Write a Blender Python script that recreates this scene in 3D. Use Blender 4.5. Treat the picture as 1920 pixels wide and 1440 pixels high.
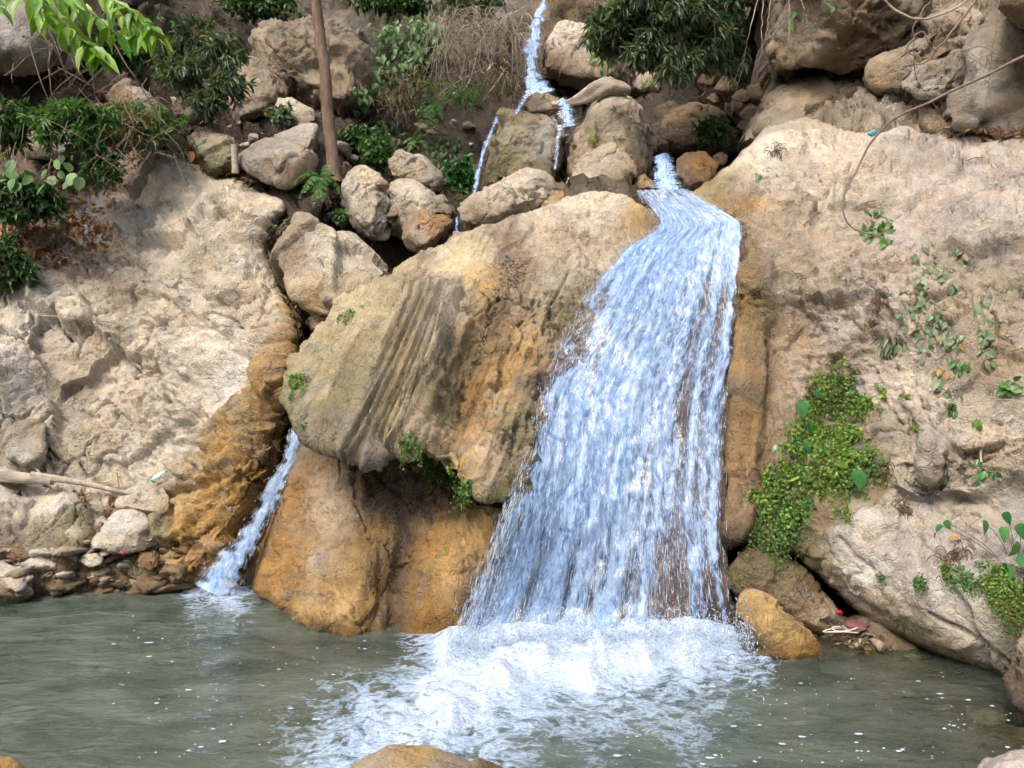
import bpy, bmesh, math, random
import numpy as np
from mathutils import Vector, Matrix
from mathutils.bvhtree import BVHTree

# ------------------------------------------------------------------ scene, camera, light
for o in list(bpy.data.objects):
    bpy.data.objects.remove(o)
sc = bpy.context.scene
COL = sc.collection
CAMH, FPX = 2.2, 1450.0
cam = bpy.data.cameras.new('camera')
cam.sensor_width = 36.0
cam.lens = 36.0 * FPX / 1920.0
cam.clip_end = 300
camo = bpy.data.objects.new('camera', cam)
COL.objects.link(camo)
camo.location = (0, 0, CAMH)
camo.rotation_euler = (math.radians(90), 0, 0)
sc.camera = camo
sc.render.resolution_x, sc.render.resolution_y = 1024, 768

SUN_EL, SUN_AZ = 50.0, 212.0          # azimuth clockwise from +Y (view direction): behind the camera, to its left
world = bpy.data.worlds.new('World')
sc.world = world
world.use_nodes = True
wn = world.node_tree
bg = wn.nodes['Background']
sky = wn.nodes.new('ShaderNodeTexSky')
sky.sky_type = 'NISHITA'
sky.sun_disc = False
sky.sun_elevation = math.radians(SUN_EL)
sky.sun_rotation = math.radians(SUN_AZ)
sky.air_density = 1.0
sky.dust_density = 6.0
sky.ozone_density = 0.6
wn.links.new(sky.outputs[0], bg.inputs[0])
bg.inputs[1].default_value = 0.15
sl = bpy.data.lights.new('sun', 'SUN')
sl.energy = 1.35
sl.angle = math.radians(20)
sl.color = (1.0, 0.965, 0.91)
so = bpy.data.objects.new('sun', sl)
COL.objects.link(so)
a, e = math.radians(SUN_AZ), math.radians(SUN_EL)
sdir = Vector((math.sin(a) * math.cos(e), math.cos(a) * math.cos(e), math.sin(e)))
so.rotation_euler = sdir.to_track_quat('Z', 'Y').to_euler()
so.location = (0, -4, 14)
sc.view_settings.view_transform = 'Standard'
sc.view_settings.look = 'None'
sc.view_settings.exposure = 0.84
sc.view_settings.gamma = 1.0
sc.render.engine = 'CYCLES'
sc.cycles.max_bounces = 5; sc.cycles.diffuse_bounces = 2; sc.cycles.glossy_bounces = 3
sc.cycles.transmission_bounces = 4; sc.cycles.transparent_max_bounces = 10
sc.cycles.use_adaptive_sampling = True; sc.cycles.adaptive_threshold = 0.05; sc.cycles.adaptive_min_samples = 8
sc.cycles.use_denoising = True

rng = np.random.default_rng(7)
random.seed(7)

# ------------------------------------------------------------------ numpy noise
U = np.uint32
def _h(ix, iy, iz, seed):
    with np.errstate(over='ignore'):
        h = ix.astype(np.int64).astype(U) * U(0x8da6b343) ^ iy.astype(np.int64).astype(U) * U(0xd8163841) ^ iz.astype(np.int64).astype(U) * U(0xcb1ab31f) ^ U((seed * 2654435761) & 0xffffffff)
        h ^= h >> U(15); h *= U(0x2c1b3c6d); h ^= h >> U(12); h *= U(0x297a2d39); h ^= h >> U(15)
    return h
def _g3(h):
    s = np.float32(2.0 / 1023.0)
    return ((h & U(1023)).astype(np.float32) * s - 1, ((h >> U(10)) & U(1023)).astype(np.float32) * s - 1, ((h >> U(20)) & U(1023)).astype(np.float32) * s - 1)
def perlin(p, seed=0):
    p = np.asarray(p, np.float32)
    i = np.floor(p); f = p - i
    u = f * f * f * (f * (f * 6 - 15) + 10)
    ix, iy, iz = i[:, 0], i[:, 1], i[:, 2]
    r = np.zeros(len(p), np.float32)
    for dx in (0, 1):
        wx = u[:, 0] if dx else 1 - u[:, 0]
        for dy in (0, 1):
            wy = u[:, 1] if dy else 1 - u[:, 1]
            for dz in (0, 1):
                wz = u[:, 2] if dz else 1 - u[:, 2]
                gx, gy, gz = _g3(_h(ix + dx, iy + dy, iz + dz, seed))
                r += wx * wy * wz * (gx * (f[:, 0] - dx) + gy * (f[:, 1] - dy) + gz * (f[:, 2] - dz))
    return r
def fbm(p, oct=4, seed=0, gain=0.5, lac=2.03):
    r = 0; a_ = 1.0
    for k in range(oct):
        r = r + a_ * perlin(p * (lac ** k), seed + k * 17)
        a_ *= gain
    return r
def ridged(p, oct=3, seed=0):
    r = 0; a_ = 1.0
    for k in range(oct):
        r = r + a_ * (0.5 - np.abs(perlin(p * (2.1 ** k), seed + k * 13)) * 1.6)
        a_ *= 0.5
    return r
def worley(p, seed=0):
    """nearest cell of a jittered grid: F1, F2, offset from the cell's centre, cell hash"""
    p = np.asarray(p, np.float32)
    b = np.floor(p - 0.5)
    n = len(p)
    f1 = np.full(n, 9.0, np.float32); f2 = f1.copy()
    best = np.zeros((n, 3), np.float32); bh = np.zeros(n, U)
    for dx in (0, 1):
        for dy in (0, 1):
            for dz in (0, 1):
                c = b + np.array([dx, dy, dz], np.float32)
                h = _h(c[:, 0], c[:, 1], c[:, 2], seed)
                gx, gy, gz = _g3(h)
                q = p - c - 0.5 - 0.42 * np.stack([gx, gy, gz], 1)
                d = np.einsum('ij,ij->i', q, q)
                m = d < f1
                f2 = np.where(m, f1, np.minimum(f2, d))
                f1 = np.where(m, d, f1)
                best[m] = q[m]; bh[m] = h[m]
    return np.sqrt(f1), np.sqrt(f2), best, bh
def facet(p, seed=0, tilt=1.0):
    """broken-rock relief: each cell is a tilted plane with its own height"""
    f1, f2, q, h = worley(p, seed)
    with np.errstate(over='ignore'):
        h2 = h * U(747796405) + U(2891336453)
    gx, gy, gz = _g3(h2 ^ (h2 >> U(13)))
    off = ((h2 >> U(7)) & U(255)).astype(np.float32) / 255.0 - 0.5
    v = tilt * (gx * q[:, 0] + gy * q[:, 1] + gz * q[:, 2]) + off
    edge = np.clip((f2 - f1) * 16, 0, 1)
    return v * (0.5 + 0.5 * edge)

def sstep(a_, b_, x):
    t = np.clip((x - a_) / (b_ - a_), 0, 1)
    return t * t * (3 - 2 * t)

# ------------------------------------------------------------------ photograph geometry -> world
def P(px, py, d):
    return np.stack([(np.asarray(px, float) - 960) / FPX * d, np.asarray(d, float) + 0 * np.asarray(px, float), CAMH - (np.asarray(py, float) - 720) / FPX * d], -1)
def PX(v):
    return 960 + v[:, 0] / v[:, 1] * FPX, 720 - (v[:, 2] - CAMH) / v[:, 1] * FPX
def PV(px, py, d):
    return Vector(P(px, py, d))

class TPS:
    def __init__(s, pts, smooth=1e-4):
        a_ = np.array(pts, float)
        s.c = a_[:, :2] / 1000; n = len(a_)
        d = np.linalg.norm(s.c[:, None] - s.c[None], axis=2)
        K = np.where(d > 0, d * d * np.log(d + 1e-12), 0) + smooth * np.eye(n)
        Q = np.hstack([np.ones((n, 1)), s.c])
        A = np.block([[K, Q], [Q.T, np.zeros((3, 3))]])
        s.w = np.linalg.solve(A, np.concatenate([a_[:, 2], np.zeros(3)]))
    def __call__(s, px, py):
        p = np.stack([np.asarray(px, float), np.asarray(py, float)], -1) / 1000
        sh = p.shape[:-1]; p = p.reshape(-1, 2)
        r = s.w[-3] + p @ s.w[-2:]
        for c, w in zip(s.c, s.w[:-3]):
            d2 = ((p - c) ** 2).sum(1)
            r += w * 0.5 * d2 * np.log(d2 + 1e-18)
        return r.reshape(sh)

def idw(pts, px, py, power=3.0):
    """scattered values (px, py, *values) spread over a surface"""
    num = 0; den = 0
    for t in pts:
        w = 1.0 / (((px - t[0]) ** 2 + (py - t[1]) ** 2 + 400.0) ** (power / 2))
        num = num + w[:, None] * np.array(t[2], float)[None]
        den = den + w
    return num / den[:, None]

# ------------------------------------------------------------------ mesh + object helpers
def mesh_np(name, V, F, attrs=None, smooth=True):
    """F: list of (n,k) index arrays"""
    me = bpy.data.meshes.new(name)
    V = np.ascontiguousarray(V, np.float32)
    F = [np.asarray(f, np.int32) for f in F if len(f)]
    lt = np.concatenate([np.full(len(f), f.shape[1], np.int32) for f in F])
    lv = np.concatenate([f.ravel() for f in F])
    ls = np.concatenate([[0], np.cumsum(lt)[:-1]]).astype(np.int32)
    me.vertices.add(len(V)); me.vertices.foreach_set('co', V.ravel())
    me.loops.add(len(lv)); me.loops.foreach_set('vertex_index', lv)
    me.polygons.add(len(lt)); me.polygons.foreach_set('loop_start', ls); me.polygons.foreach_set('loop_total', lt)
    me.update(calc_edges=True)
    if smooth:
        me.polygons.foreach_set('use_smooth', np.ones(len(lt), bool))
    for k, v in (attrs or {}).items():
        v = np.asarray(v, np.float32)
        if v.ndim == 1:
            at = me.attributes.new(k, 'FLOAT', 'POINT'); at.data.foreach_set('value', v)
        elif v.shape[1] == 3 and k in ('flow',):
            at = me.attributes.new(k, 'FLOAT_VECTOR', 'POINT'); at.data.foreach_set('vector', np.ascontiguousarray(v).ravel())
        else:
            if v.shape[1] == 3:
                v = np.hstack([v, np.ones((len(v), 1), np.float32)])
            at = me.attributes.new(k, 'FLOAT_COLOR', 'POINT'); at.data.foreach_set('color', np.ascontiguousarray(v).ravel())
    return me
def tag(o, label=None, cat=None, group=None, kind=None):
    if label: o['label'] = label
    if cat: o['category'] = cat
    if group: o['group'] = group
    if kind: o['kind'] = kind
    return o
def link(name, me, mat=None, parent=None, loc=None):
    o = bpy.data.objects.new(name, me)
    COL.objects.link(o)
    if parent is not None: o.parent = parent
    if loc is not None: o.location = loc
    if mat is not None and me is not None and not me.materials: me.materials.append(mat)
    return o
def put(name, V, F, mat, attrs=None, parent=None, origin=None, smooth=True):
    V = np.asarray(V, float)
    if origin is None:
        origin = np.array([V[:, 0].mean(), V[:, 1].mean(), V[:, 2].min()]) if parent is None else np.zeros(3)
    sub = np.asarray(origin, float)
    if parent is not None:
        q_ = parent
        while q_ is not None:
            sub = sub + np.array(q_.location); q_ = q_.parent
    me = mesh_np(name, V - sub, F, attrs, smooth)
    return link(name, me, mat, parent, tuple(np.asarray(origin, float)))
def empty(name, loc, *tags, **kw):
    o = bpy.data.objects.new(name, None)
    o.empty_display_size = 0.1
    COL.objects.link(o); o.location = tuple(loc)
    return tag(o, *tags, **kw)
def vnormals(V, F):
    N = np.zeros_like(V)
    for f in F:
        f = np.asarray(f)
        if f.shape[1] == 4:
            n = np.cross(V[f[:, 2]] - V[f[:, 0]], V[f[:, 3]] - V[f[:, 1]])
        else:
            n = np.cross(V[f[:, 1]] - V[f[:, 0]], V[f[:, 2]] - V[f[:, 0]])
        for k in range(f.shape[1]):
            for c in range(3):
                N[:, c] += np.bincount(f[:, k], n[:, c], minlength=len(V))
    return N / (np.linalg.norm(N, axis=1, keepdims=True) + 1e-12)
SURF = {}
def bvh_of(key, V, F):
    T = []
    for f in F:
        f = np.asarray(f)
        if f.shape[1] == 4:
            T += [f[:, [0, 1, 2]], f[:, [0, 2, 3]]]
        else: T.append(f)
    SURF[key] = BVHTree.FromPolygons([tuple(v) for v in V.tolist()], np.concatenate(T).tolist(), all_triangles=True)
def hit(px, py, keys=None):
    """surface point and normal seen at a photo position"""
    o = Vector((0, 0, CAMH)); d = (PV(px, py, 1.0) - o).normalized()
    best = None
    for k in (keys or SURF):
        if k not in SURF: continue
        h = SURF[k].ray_cast(o, d)
        if h[0] is not None and (best is None or h[3] < best[2]):
            n = h[1]
            if n.dot(d) > 0: n = -n
            best = (h[0], n, h[3])
    if best is None:
        q = PV(px, py, 10.0); return q, Vector((0, -1, 0.3)).normalized()
    return best[0], best[1]

# ------------------------------------------------------------------ outlines
def smooth_poly(pts, n=6, jit=3.0, seed=1, closed=True):
    p = np.array(pts, float); m = len(p); out = []
    for i in range(m if closed else m - 1):
        p0, p1, p2, p3 = p[(i - 1) % m], p[i], p[(i + 1) % m], p[(i + 2) % m]
        if not closed:
            if i == 0: p0 = p1
            if i == m - 2: p3 = p2
        k = max(2, int(np.linalg.norm(p2 - p1) / n))
        for t in np.linspace(0, 1, k, endpoint=False):
            cr = 0.5 * ((2 * p1) + (-p0 + p2) * t + (2 * p0 - 5 * p1 + 4 * p2 - p3) * t * t + (-p0 + 3 * p1 - 3 * p2 + p3) * t ** 3)
            out.append(0.55 * cr + 0.45 * (p1 * (1 - t) + p2 * t))
    if not closed: out.append(p[-1])
    out = np.array(out)
    if jit:
        q = np.hstack([out / 26.0, np.full((len(out), 1), seed * 3.7)])
        out = out + jit * np.stack([fbm(q, 3, seed), fbm(q, 3, seed + 50)], 1) * 1.6
    return out
def inside_poly(px, py, poly):
    r = np.zeros(px.shape, bool)
    x1, y1 = poly[:, 0], poly[:, 1]; x2, y2 = np.roll(x1, -1), np.roll(y1, -1)
    for a0, b0, a1, b1 in zip(x1, y1, x2, y2):
        if b0 == b1: continue
        m = ((b0 > py) != (b1 > py)) & (px < (a1 - a0) * (py - b0) / (b1 - b0) + a0)
        r ^= m
    return r
def dist_poly(px, py, poly):
    bd = np.full(px.shape, 1e9); bx = px.copy(); by = py.copy()
    q = np.roll(poly, -1, axis=0)
    for (ax, ay), (cx, cy) in zip(poly, q):
        ex, ey = cx - ax, cy - ay
        L = ex * ex + ey * ey + 1e-9
        t = np.clip(((px - ax) * ex + (py - ay) * ey) / L, 0, 1)
        nx, ny = ax + t * ex, ay + t * ey
        d = (px - nx) ** 2 + (py - ny) ** 2
        m = d < bd
        bd = np.where(m, d, bd); bx = np.where(m, nx, bx); by = np.where(m, ny, by)
    return np.sqrt(bd), bx, by

def relief(outline, depth, step=3.0, R=40, RD=0.5, back=1.2, disp=None, jit=3.0, seed=1, cap=False):
    """a rock mass with a traced outline: front surface at its own distances, rounded rim, sides and back"""
    poly = smooth_poly(outline, 8, jit, seed) if jit else np.array(outline, float)
    x0, y0 = poly.min(0) - step; x1, y1 = poly.max(0) + step
    gx, gy = np.meshgrid(np.arange(x0, x1 + step, step), np.arange(y0, y1 + step, step))
    sh = gx.shape; gx = gx.ravel(); gy = gy.ravel()
    ins = inside_poly(gx, gy, poly)
    d, bx, by = dist_poly(gx, gy, poly)
    snap = (~ins) & (d < step * 0.75)
    keep = ins | snap
    gx = np.where(snap, bx, gx); gy = np.where(snap, by, gy)
    s = np.where(ins, d, 0)
    k = keep.reshape(sh)
    idx = np.arange(sh[0] * sh[1]).reshape(sh)
    cell = k[:-1, :-1] & k[1:, :-1] & k[:-1, 1:] & k[1:, 1:]
    q = np.stack([idx[:-1, :-1][cell], idx[1:, :-1][cell], idx[1:, 1:][cell], idx[:-1, 1:][cell]], 1)
    used = np.unique(q); mp = np.full(sh[0] * sh[1], -1); mp[used] = np.arange(len(used)); q = mp[q]
    gx, gy, s = gx[used], gy[used], s[used]
    e_ = np.clip(s / R, 0, 1)
    dd = depth(gx, gy) + RD * (1 - np.sqrt(np.clip(1 - (1 - e_) ** 2, 0, 1)))
    V = P(gx, gy, dd)
    N = vnormals(V, [q])
    if disp is not None:
        V = V + N * (disp(V, gx, gy, s) * (0.3 + 0.7 * sstep(0, R * 0.7, s)))[:, None]
    # sides and back
    ed = np.concatenate([q[:, [0, 1]], q[:, [1, 2]], q[:, [2, 3]], q[:, [3, 0]]])
    key = np.sort(ed, 1); kk = key[:, 0].astype(np.int64) * len(V) + key[:, 1]
    u, inv, cnt = np.unique(kk, return_inverse=True, return_counts=True)
    be = ed[cnt[inv] == 1]
    bv = np.unique(be); m2 = np.full(len(V), -1); m2[bv] = np.arange(len(bv))
    c = V[bv].mean(0)
    rings = [bv]; allV = [V]; n = len(V); F = [q]; px, py = [gx], [gy]
    for t, shr in ((0.35, 0.02), (1.0, 0.12)):
        w = V[bv].copy(); w[:, 1] += back * t
        w[:, [0, 2]] += (c[[0, 2]] - w[:, [0, 2]]) * shr
        ids = np.arange(n, n + len(bv)); n += len(bv); allV.append(w)
        px.append(gx[bv]); py.append(gy[bv])
        prev = rings[-1]
        F.append(np.stack([prev[m2[be[:, 1]]], prev[m2[be[:, 0]]], ids[m2[be[:, 0]]], ids[m2[be[:, 1]]]], 1))
        rings.append(ids)
    if cap:
        allV.append(np.array([[c[0], V[:, 1].max() + back, c[2]]])); px.append([gx.mean()]); py.append([gy.mean()])
        F.append(np.stack([rings[-1][m2[be[:, 1]]], rings[-1][m2[be[:, 0]]], np.full(len(be), n)], 1))
    V = np.vstack(allV)
    return V, F, np.concatenate(px), np.concatenate(py)

# ------------------------------------------------------------------ boulders: rounded convex bodies
_ico = {}
def ico(sub):
    if sub not in _ico:
        bm = bmesh.new(); bmesh.ops.create_icosphere(bm, subdivisions=sub, radius=1.0)
        bm.verts.ensure_lookup_table()
        _ico[sub] = (np.array([v.co[:] for v in bm.verts]), np.array([[v.index for v in f.verts] for f in bm.faces]))
        bm.free()
    return _ico[sub]
def hull_planes(pts):
    bm = bmesh.new()
    for p in pts: bm.verts.new(p)
    bmesh.ops.convex_hull(bm, input=bm.verts[:])
    bm.normal_update()
    N = [f.normal[:] for f in bm.faces if f.calc_area() > 1e-8]; D = [f.verts[0].co[:] for f in bm.faces if f.calc_area() > 1e-8]
    bm.free()
    return np.array(N), np.array(D)
def hull_body(pts, sub=5, soft=1.0, chips=4, seed=0):
    pts = np.array(pts, float); c = 0.5 * (pts.min(0) + pts.max(0)) * 0.5 + pts.mean(0) * 0.5
    N, D = hull_planes(pts)
    off = np.einsum('ij,ij->i', N, D - c)
    s = np.sign(off); N = N * s[:, None]; off = np.abs(off) + 1e-6
    keepN, keepO = [], []
    for n_, o_ in zip(N, off):
        if not any(n_ @ a_ > 0.97 for a_ in keepN):
            keepN.append(n_); keepO.append(o_)
    r = np.random.default_rng(seed)
    for k in range(chips):                                   # broken-off corners
        v = r.normal(size=3); v /= np.linalg.norm(v)
        ext = ((pts - c) @ v).max()
        keepN.append(v); keepO.append(ext * r.uniform(0.80, 0.95))
    N = np.array(keepN); off = np.array(keepO)
    D, F = ico(sub)
    A = np.clip(D @ N.T / off[None], 1e-9, None)
    rad = 1.0 / A.max(1)
    V = D * rad[:, None]
    e = np.concatenate([F[:, [0, 1]], F[:, [1, 2]], F[:, [2, 0]]])
    deg = np.bincount(e[:, 0], minlength=len(V))[:, None]
    for _ in range(int(soft * 4 ** (sub - 4))):          # worn edges
        S = np.stack([np.bincount(e[:, 0], V[e[:, 1], k], minlength=len(V)) for k in range(3)], 1)
        V = 0.4 * V + 0.6 * S / deg
    return c, V + c, [F]
# ------------------------------------------------------------------ materials
class NT:
    def __init__(s, name):
        s.m = bpy.data.materials.new(name); s.m.use_nodes = True
        s.t = s.m.node_tree; s.t.nodes.clear()
        s.out = s.n('ShaderNodeOutputMaterial')
    def n(s, typ, **kw):
        nd = s.t.nodes.new(typ)
        for k, v in kw.items():
            if k.startswith('i_'): continue
            setattr(nd, k, v)
        return nd
    def l(s, a_, b_):
        s.t.links.new(a_, b_)
    def val(s, sock, v):
        if hasattr(v, 'is_output') or isinstance(v, bpy.types.NodeSocket): s.l(v, sock)
        else: sock.default_value = v
    def math(s, op, a_, b_=None, c=None, clamp=False):
        nd = s.n('ShaderNodeMath', operation=op, use_clamp=clamp)
        for i, v in enumerate((a_, b_, c)):
            if v is not None: s.val(nd.inputs[i], v)
        return nd.outputs[0]
    def noise(s, vec, scale, detail=4, rough=0.55, dist=0.0):
        nd = s.n('ShaderNodeTexNoise')
        s.l(vec, nd.inputs['Vector']); s.val(nd.inputs['Scale'], scale); nd.inputs['Detail'].default_value = detail
        nd.inputs['Roughness'].default_value = rough; nd.inputs['Distortion'].default_value = dist
        return nd.outputs['Fac']
    def ramp(s, fac, stops, interp='LINEAR'):
        nd = s.n('ShaderNodeValToRGB'); cr = nd.color_ramp; cr.interpolation = interp
        while len(cr.elements) < len(stops): cr.elements.new(0.5)
        for e_, (p, c) in zip(cr.elements, stops):
            e_.position = p
            e_.color = (c, c, c, 1) if not hasattr(c, '__len__') else tuple(c) + (1,)
        s.l(fac, nd.inputs[0]); return nd.outputs[0]
    def mix(s, fac, a_, b_, typ='MIX'):
        nd = s.n('ShaderNodeMix', data_type='RGBA', blend_type=typ)
        s.val(nd.inputs['Factor'], fac)
        for sk, v in ((nd.inputs[6], a_), (nd.inputs[7], b_)):
            if isinstance(v, bpy.types.NodeSocket): s.l(v, sk)
            else: sk.default_value = tuple(v) + ((1,) if len(v) == 3 else ())
        return nd.outputs[2]
    def attr(s, name):
        nd = s.n('ShaderNodeAttribute', attribute_name=name); return nd
    def bump(s, h, strength, dist, normal=None):
        nd = s.n('ShaderNodeBump'); nd.inputs['Strength'].default_value = strength; nd.inputs['Distance'].default_value = dist
        s.l(h, nd.inputs['Height'])
        if normal is not None: s.l(normal, nd.inputs['Normal'])
        return nd.outputs[0]
    def pos(s, scale=(1, 1, 1), rot=(0, 0, 0)):
        g = s.n('ShaderNodeNewGeometry')
        mp = s.n('ShaderNodeMapping'); mp.inputs['Scale'].default_value = scale; mp.inputs['Rotation'].default_value = rot
        s.l(g.outputs['Position'], mp.inputs['Vector']); return mp.outputs[0]
    def done(s, shader):
        s.l(shader, s.out.inputs[0]); return s.m

def rock_mat(name, bumpk=1.0):
    """colour from the 'col' attribute of the mesh (stains, patches, lichen), fine grain and relief on top"""
    t = NT(name)
    pos = t.pos()
    col = t.attr('col').outputs['Color']
    n3 = t.noise(pos, 48, 5, 0.68, 0.5)
    col = t.mix(1.0, col, t.ramp(n3, [(0.28, 0.62), (0.5, 0.97), (0.72, 1.16)]), 'MULTIPLY')
    h = t.noise(pos, 17, 7, 0.72, 0.6)
    wn_ = t.n('ShaderNodeTexNoise'); wn_.inputs['Scale'].default_value = 6; wn_.inputs['Detail'].default_value = 4; t.l(pos, wn_.inputs['Vector'])
    sc_ = t.n('ShaderNodeVectorMath', operation='SCALE'); sc_.inputs['Scale'].default_value = 0.22; t.l(wn_.outputs['Color'], sc_.inputs[0])
    wv = t.n('ShaderNodeVectorMath', operation='ADD'); t.l(pos, wv.inputs[0]); t.l(sc_.outputs[0], wv.inputs[1])
    vo = t.n('ShaderNodeTexVoronoi', feature='DISTANCE_TO_EDGE'); vo.inputs['Scale'].default_value = 8.0; t.l(wv.outputs[0], vo.inputs['Vector'])
    cr = t.ramp(vo.outputs['Distance'], [(0.0, 0.0), (0.07, 1.0)])
    h2 = t.math('ADD', h, t.math('MULTIPLY', n3, 0.50))
    h2 = t.math('ADD', h2, t.math('MULTIPLY', t.math('MULTIPLY', cr, t.ramp(wn_.outputs['Fac'], [(0.42, 0.0), (0.6, 1.0)])), 0.42))
    h2 = t.math('MULTIPLY', h2, t.ramp(t.noise(pos, 1.3, 2), [(0.36, 0.5), (0.6, 1.15)]))
    nb = t.bump(h2, 0.95 * bumpk, 0.06)
    wet = t.attr('wet').outputs['Fac']
    b = t.n('ShaderNodeBsdfPrincipled')
    t.l(col, b.inputs['Base Color']); t.l(nb, b.inputs['Normal'])
    rg = t.math('SUBTRACT', 0.88, t.math('MULTIPLY', wet, t.math('ADD', 0.32, t.math('MULTIPLY', h, 0.65))))
    t.l(rg, b.inputs['Roughness'])
    b.inputs['Specular IOR Level'].default_value = 0.35
    return t.done(b.outputs[0])

def leaf_mat(name, base, tip=None, trans=0.35, gloss=0.42, var=0.35, dry=None):
    t = NT(name)
    oi = t.n('ShaderNodeObjectInfo'); at = t.attr('tint')
    r = t.math('FRACT', t.math('ADD', oi.outputs['Random'], at.outputs['Fac']))
    b2 = tip or tuple(min(1, c * 1.7) for c in base)
    c = t.mix(t.math('MULTIPLY', t.math('POWER', r, 1.6), 1.0), base, b2)
    v = t.math('ADD', 1 - var * 0.5, t.math('MULTIPLY', t.math('FRACT', t.math('MULTIPLY', r, 7.31)), var))
    hs = t.n('ShaderNodeHueSaturation'); t.l(v, hs.inputs['Value']); t.l(c, hs.inputs['Color'])
    t.l(t.math('ADD', 0.485, t.math('MULTIPLY', t.math('FRACT', t.math('MULTIPLY', r, 3.77)), 0.03)), hs.inputs['Hue'])
    c = hs.outputs[0]
    if dry is not None:
        c = t.mix(t.ramp(t.math('FRACT', t.math('MULTIPLY', r, 13.7)), [(0.90, 0.0), (0.93, 0.85)]), c, dry)
    nz = t.noise(t.pos(), 30, 3)
    c = t.mix(0.5, c, t.mix(1.0, c, t.ramp(nz, [(0.3, 0.7), (0.7, 1.2)]), 'MULTIPLY'))
    p = t.n('ShaderNodeBsdfPrincipled'); t.l(c, p.inputs['Base Color']); p.inputs['Roughness'].default_value = gloss
    p.inputs['Specular IOR Level'].default_value = 0.4
    tr = t.n('ShaderNodeBsdfTranslucent')
    t.l(t.mix(1.0, c, (1.15, 1.25, 0.45), 'MULTIPLY'), tr.inputs['Color'])
    ms = t.n('ShaderNodeMixShader'); ms.inputs[0].default_value = trans
    t.l(p.outputs[0], ms.inputs[1]); t.l(tr.outputs[0], ms.inputs[2])
    return t.done(ms.outputs[0])

def wood_mat(name, base, scale=(14, 14, 2.2), bump=0.5):
    t = NT(name)
    pos = t.pos(scale)
    n = t.noise(pos, 1.0, 6, 0.65, 0.8); n2 = t.noise(t.pos(), 5, 4)
    c = t.mix(t.ramp(n, [(0.3, 0.0), (0.7, 1.0)]), tuple(x * 0.55 for x in base), tuple(min(1, x * 1.3) for x in base))
    c = t.mix(0.6, c, t.mix(1.0, c, t.ramp(n2, [(0.3, 0.65), (0.7, 1.15)]), 'MULTIPLY'))
    b = t.n('ShaderNodeBsdfPrincipled'); t.l(c, b.inputs['Base Color']); b.inputs['Roughness'].default_value = 0.85
    t.l(t.bump(n, bump, 0.02), b.inputs['Normal'])
    return t.done(b.outputs[0])

def plain_mat(name, col, rough=0.5, trans=0.0, alpha=1.0):
    t = NT(name)
    b = t.n('ShaderNodeBsdfPrincipled')
    n = t.noise(t.pos(), 40, 3)
    t.l(t.mix(1.0, col, t.ramp(n, [(0.3, 0.82), (0.7, 1.1)]), 'MULTIPLY'), b.inputs['Base Color'])
    b.inputs['Roughness'].default_value = rough; b.inputs['Transmission Weight'].default_value = trans
    b.inputs['Alpha'].default_value = alpha
    return t.done(b.outputs[0])

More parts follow.
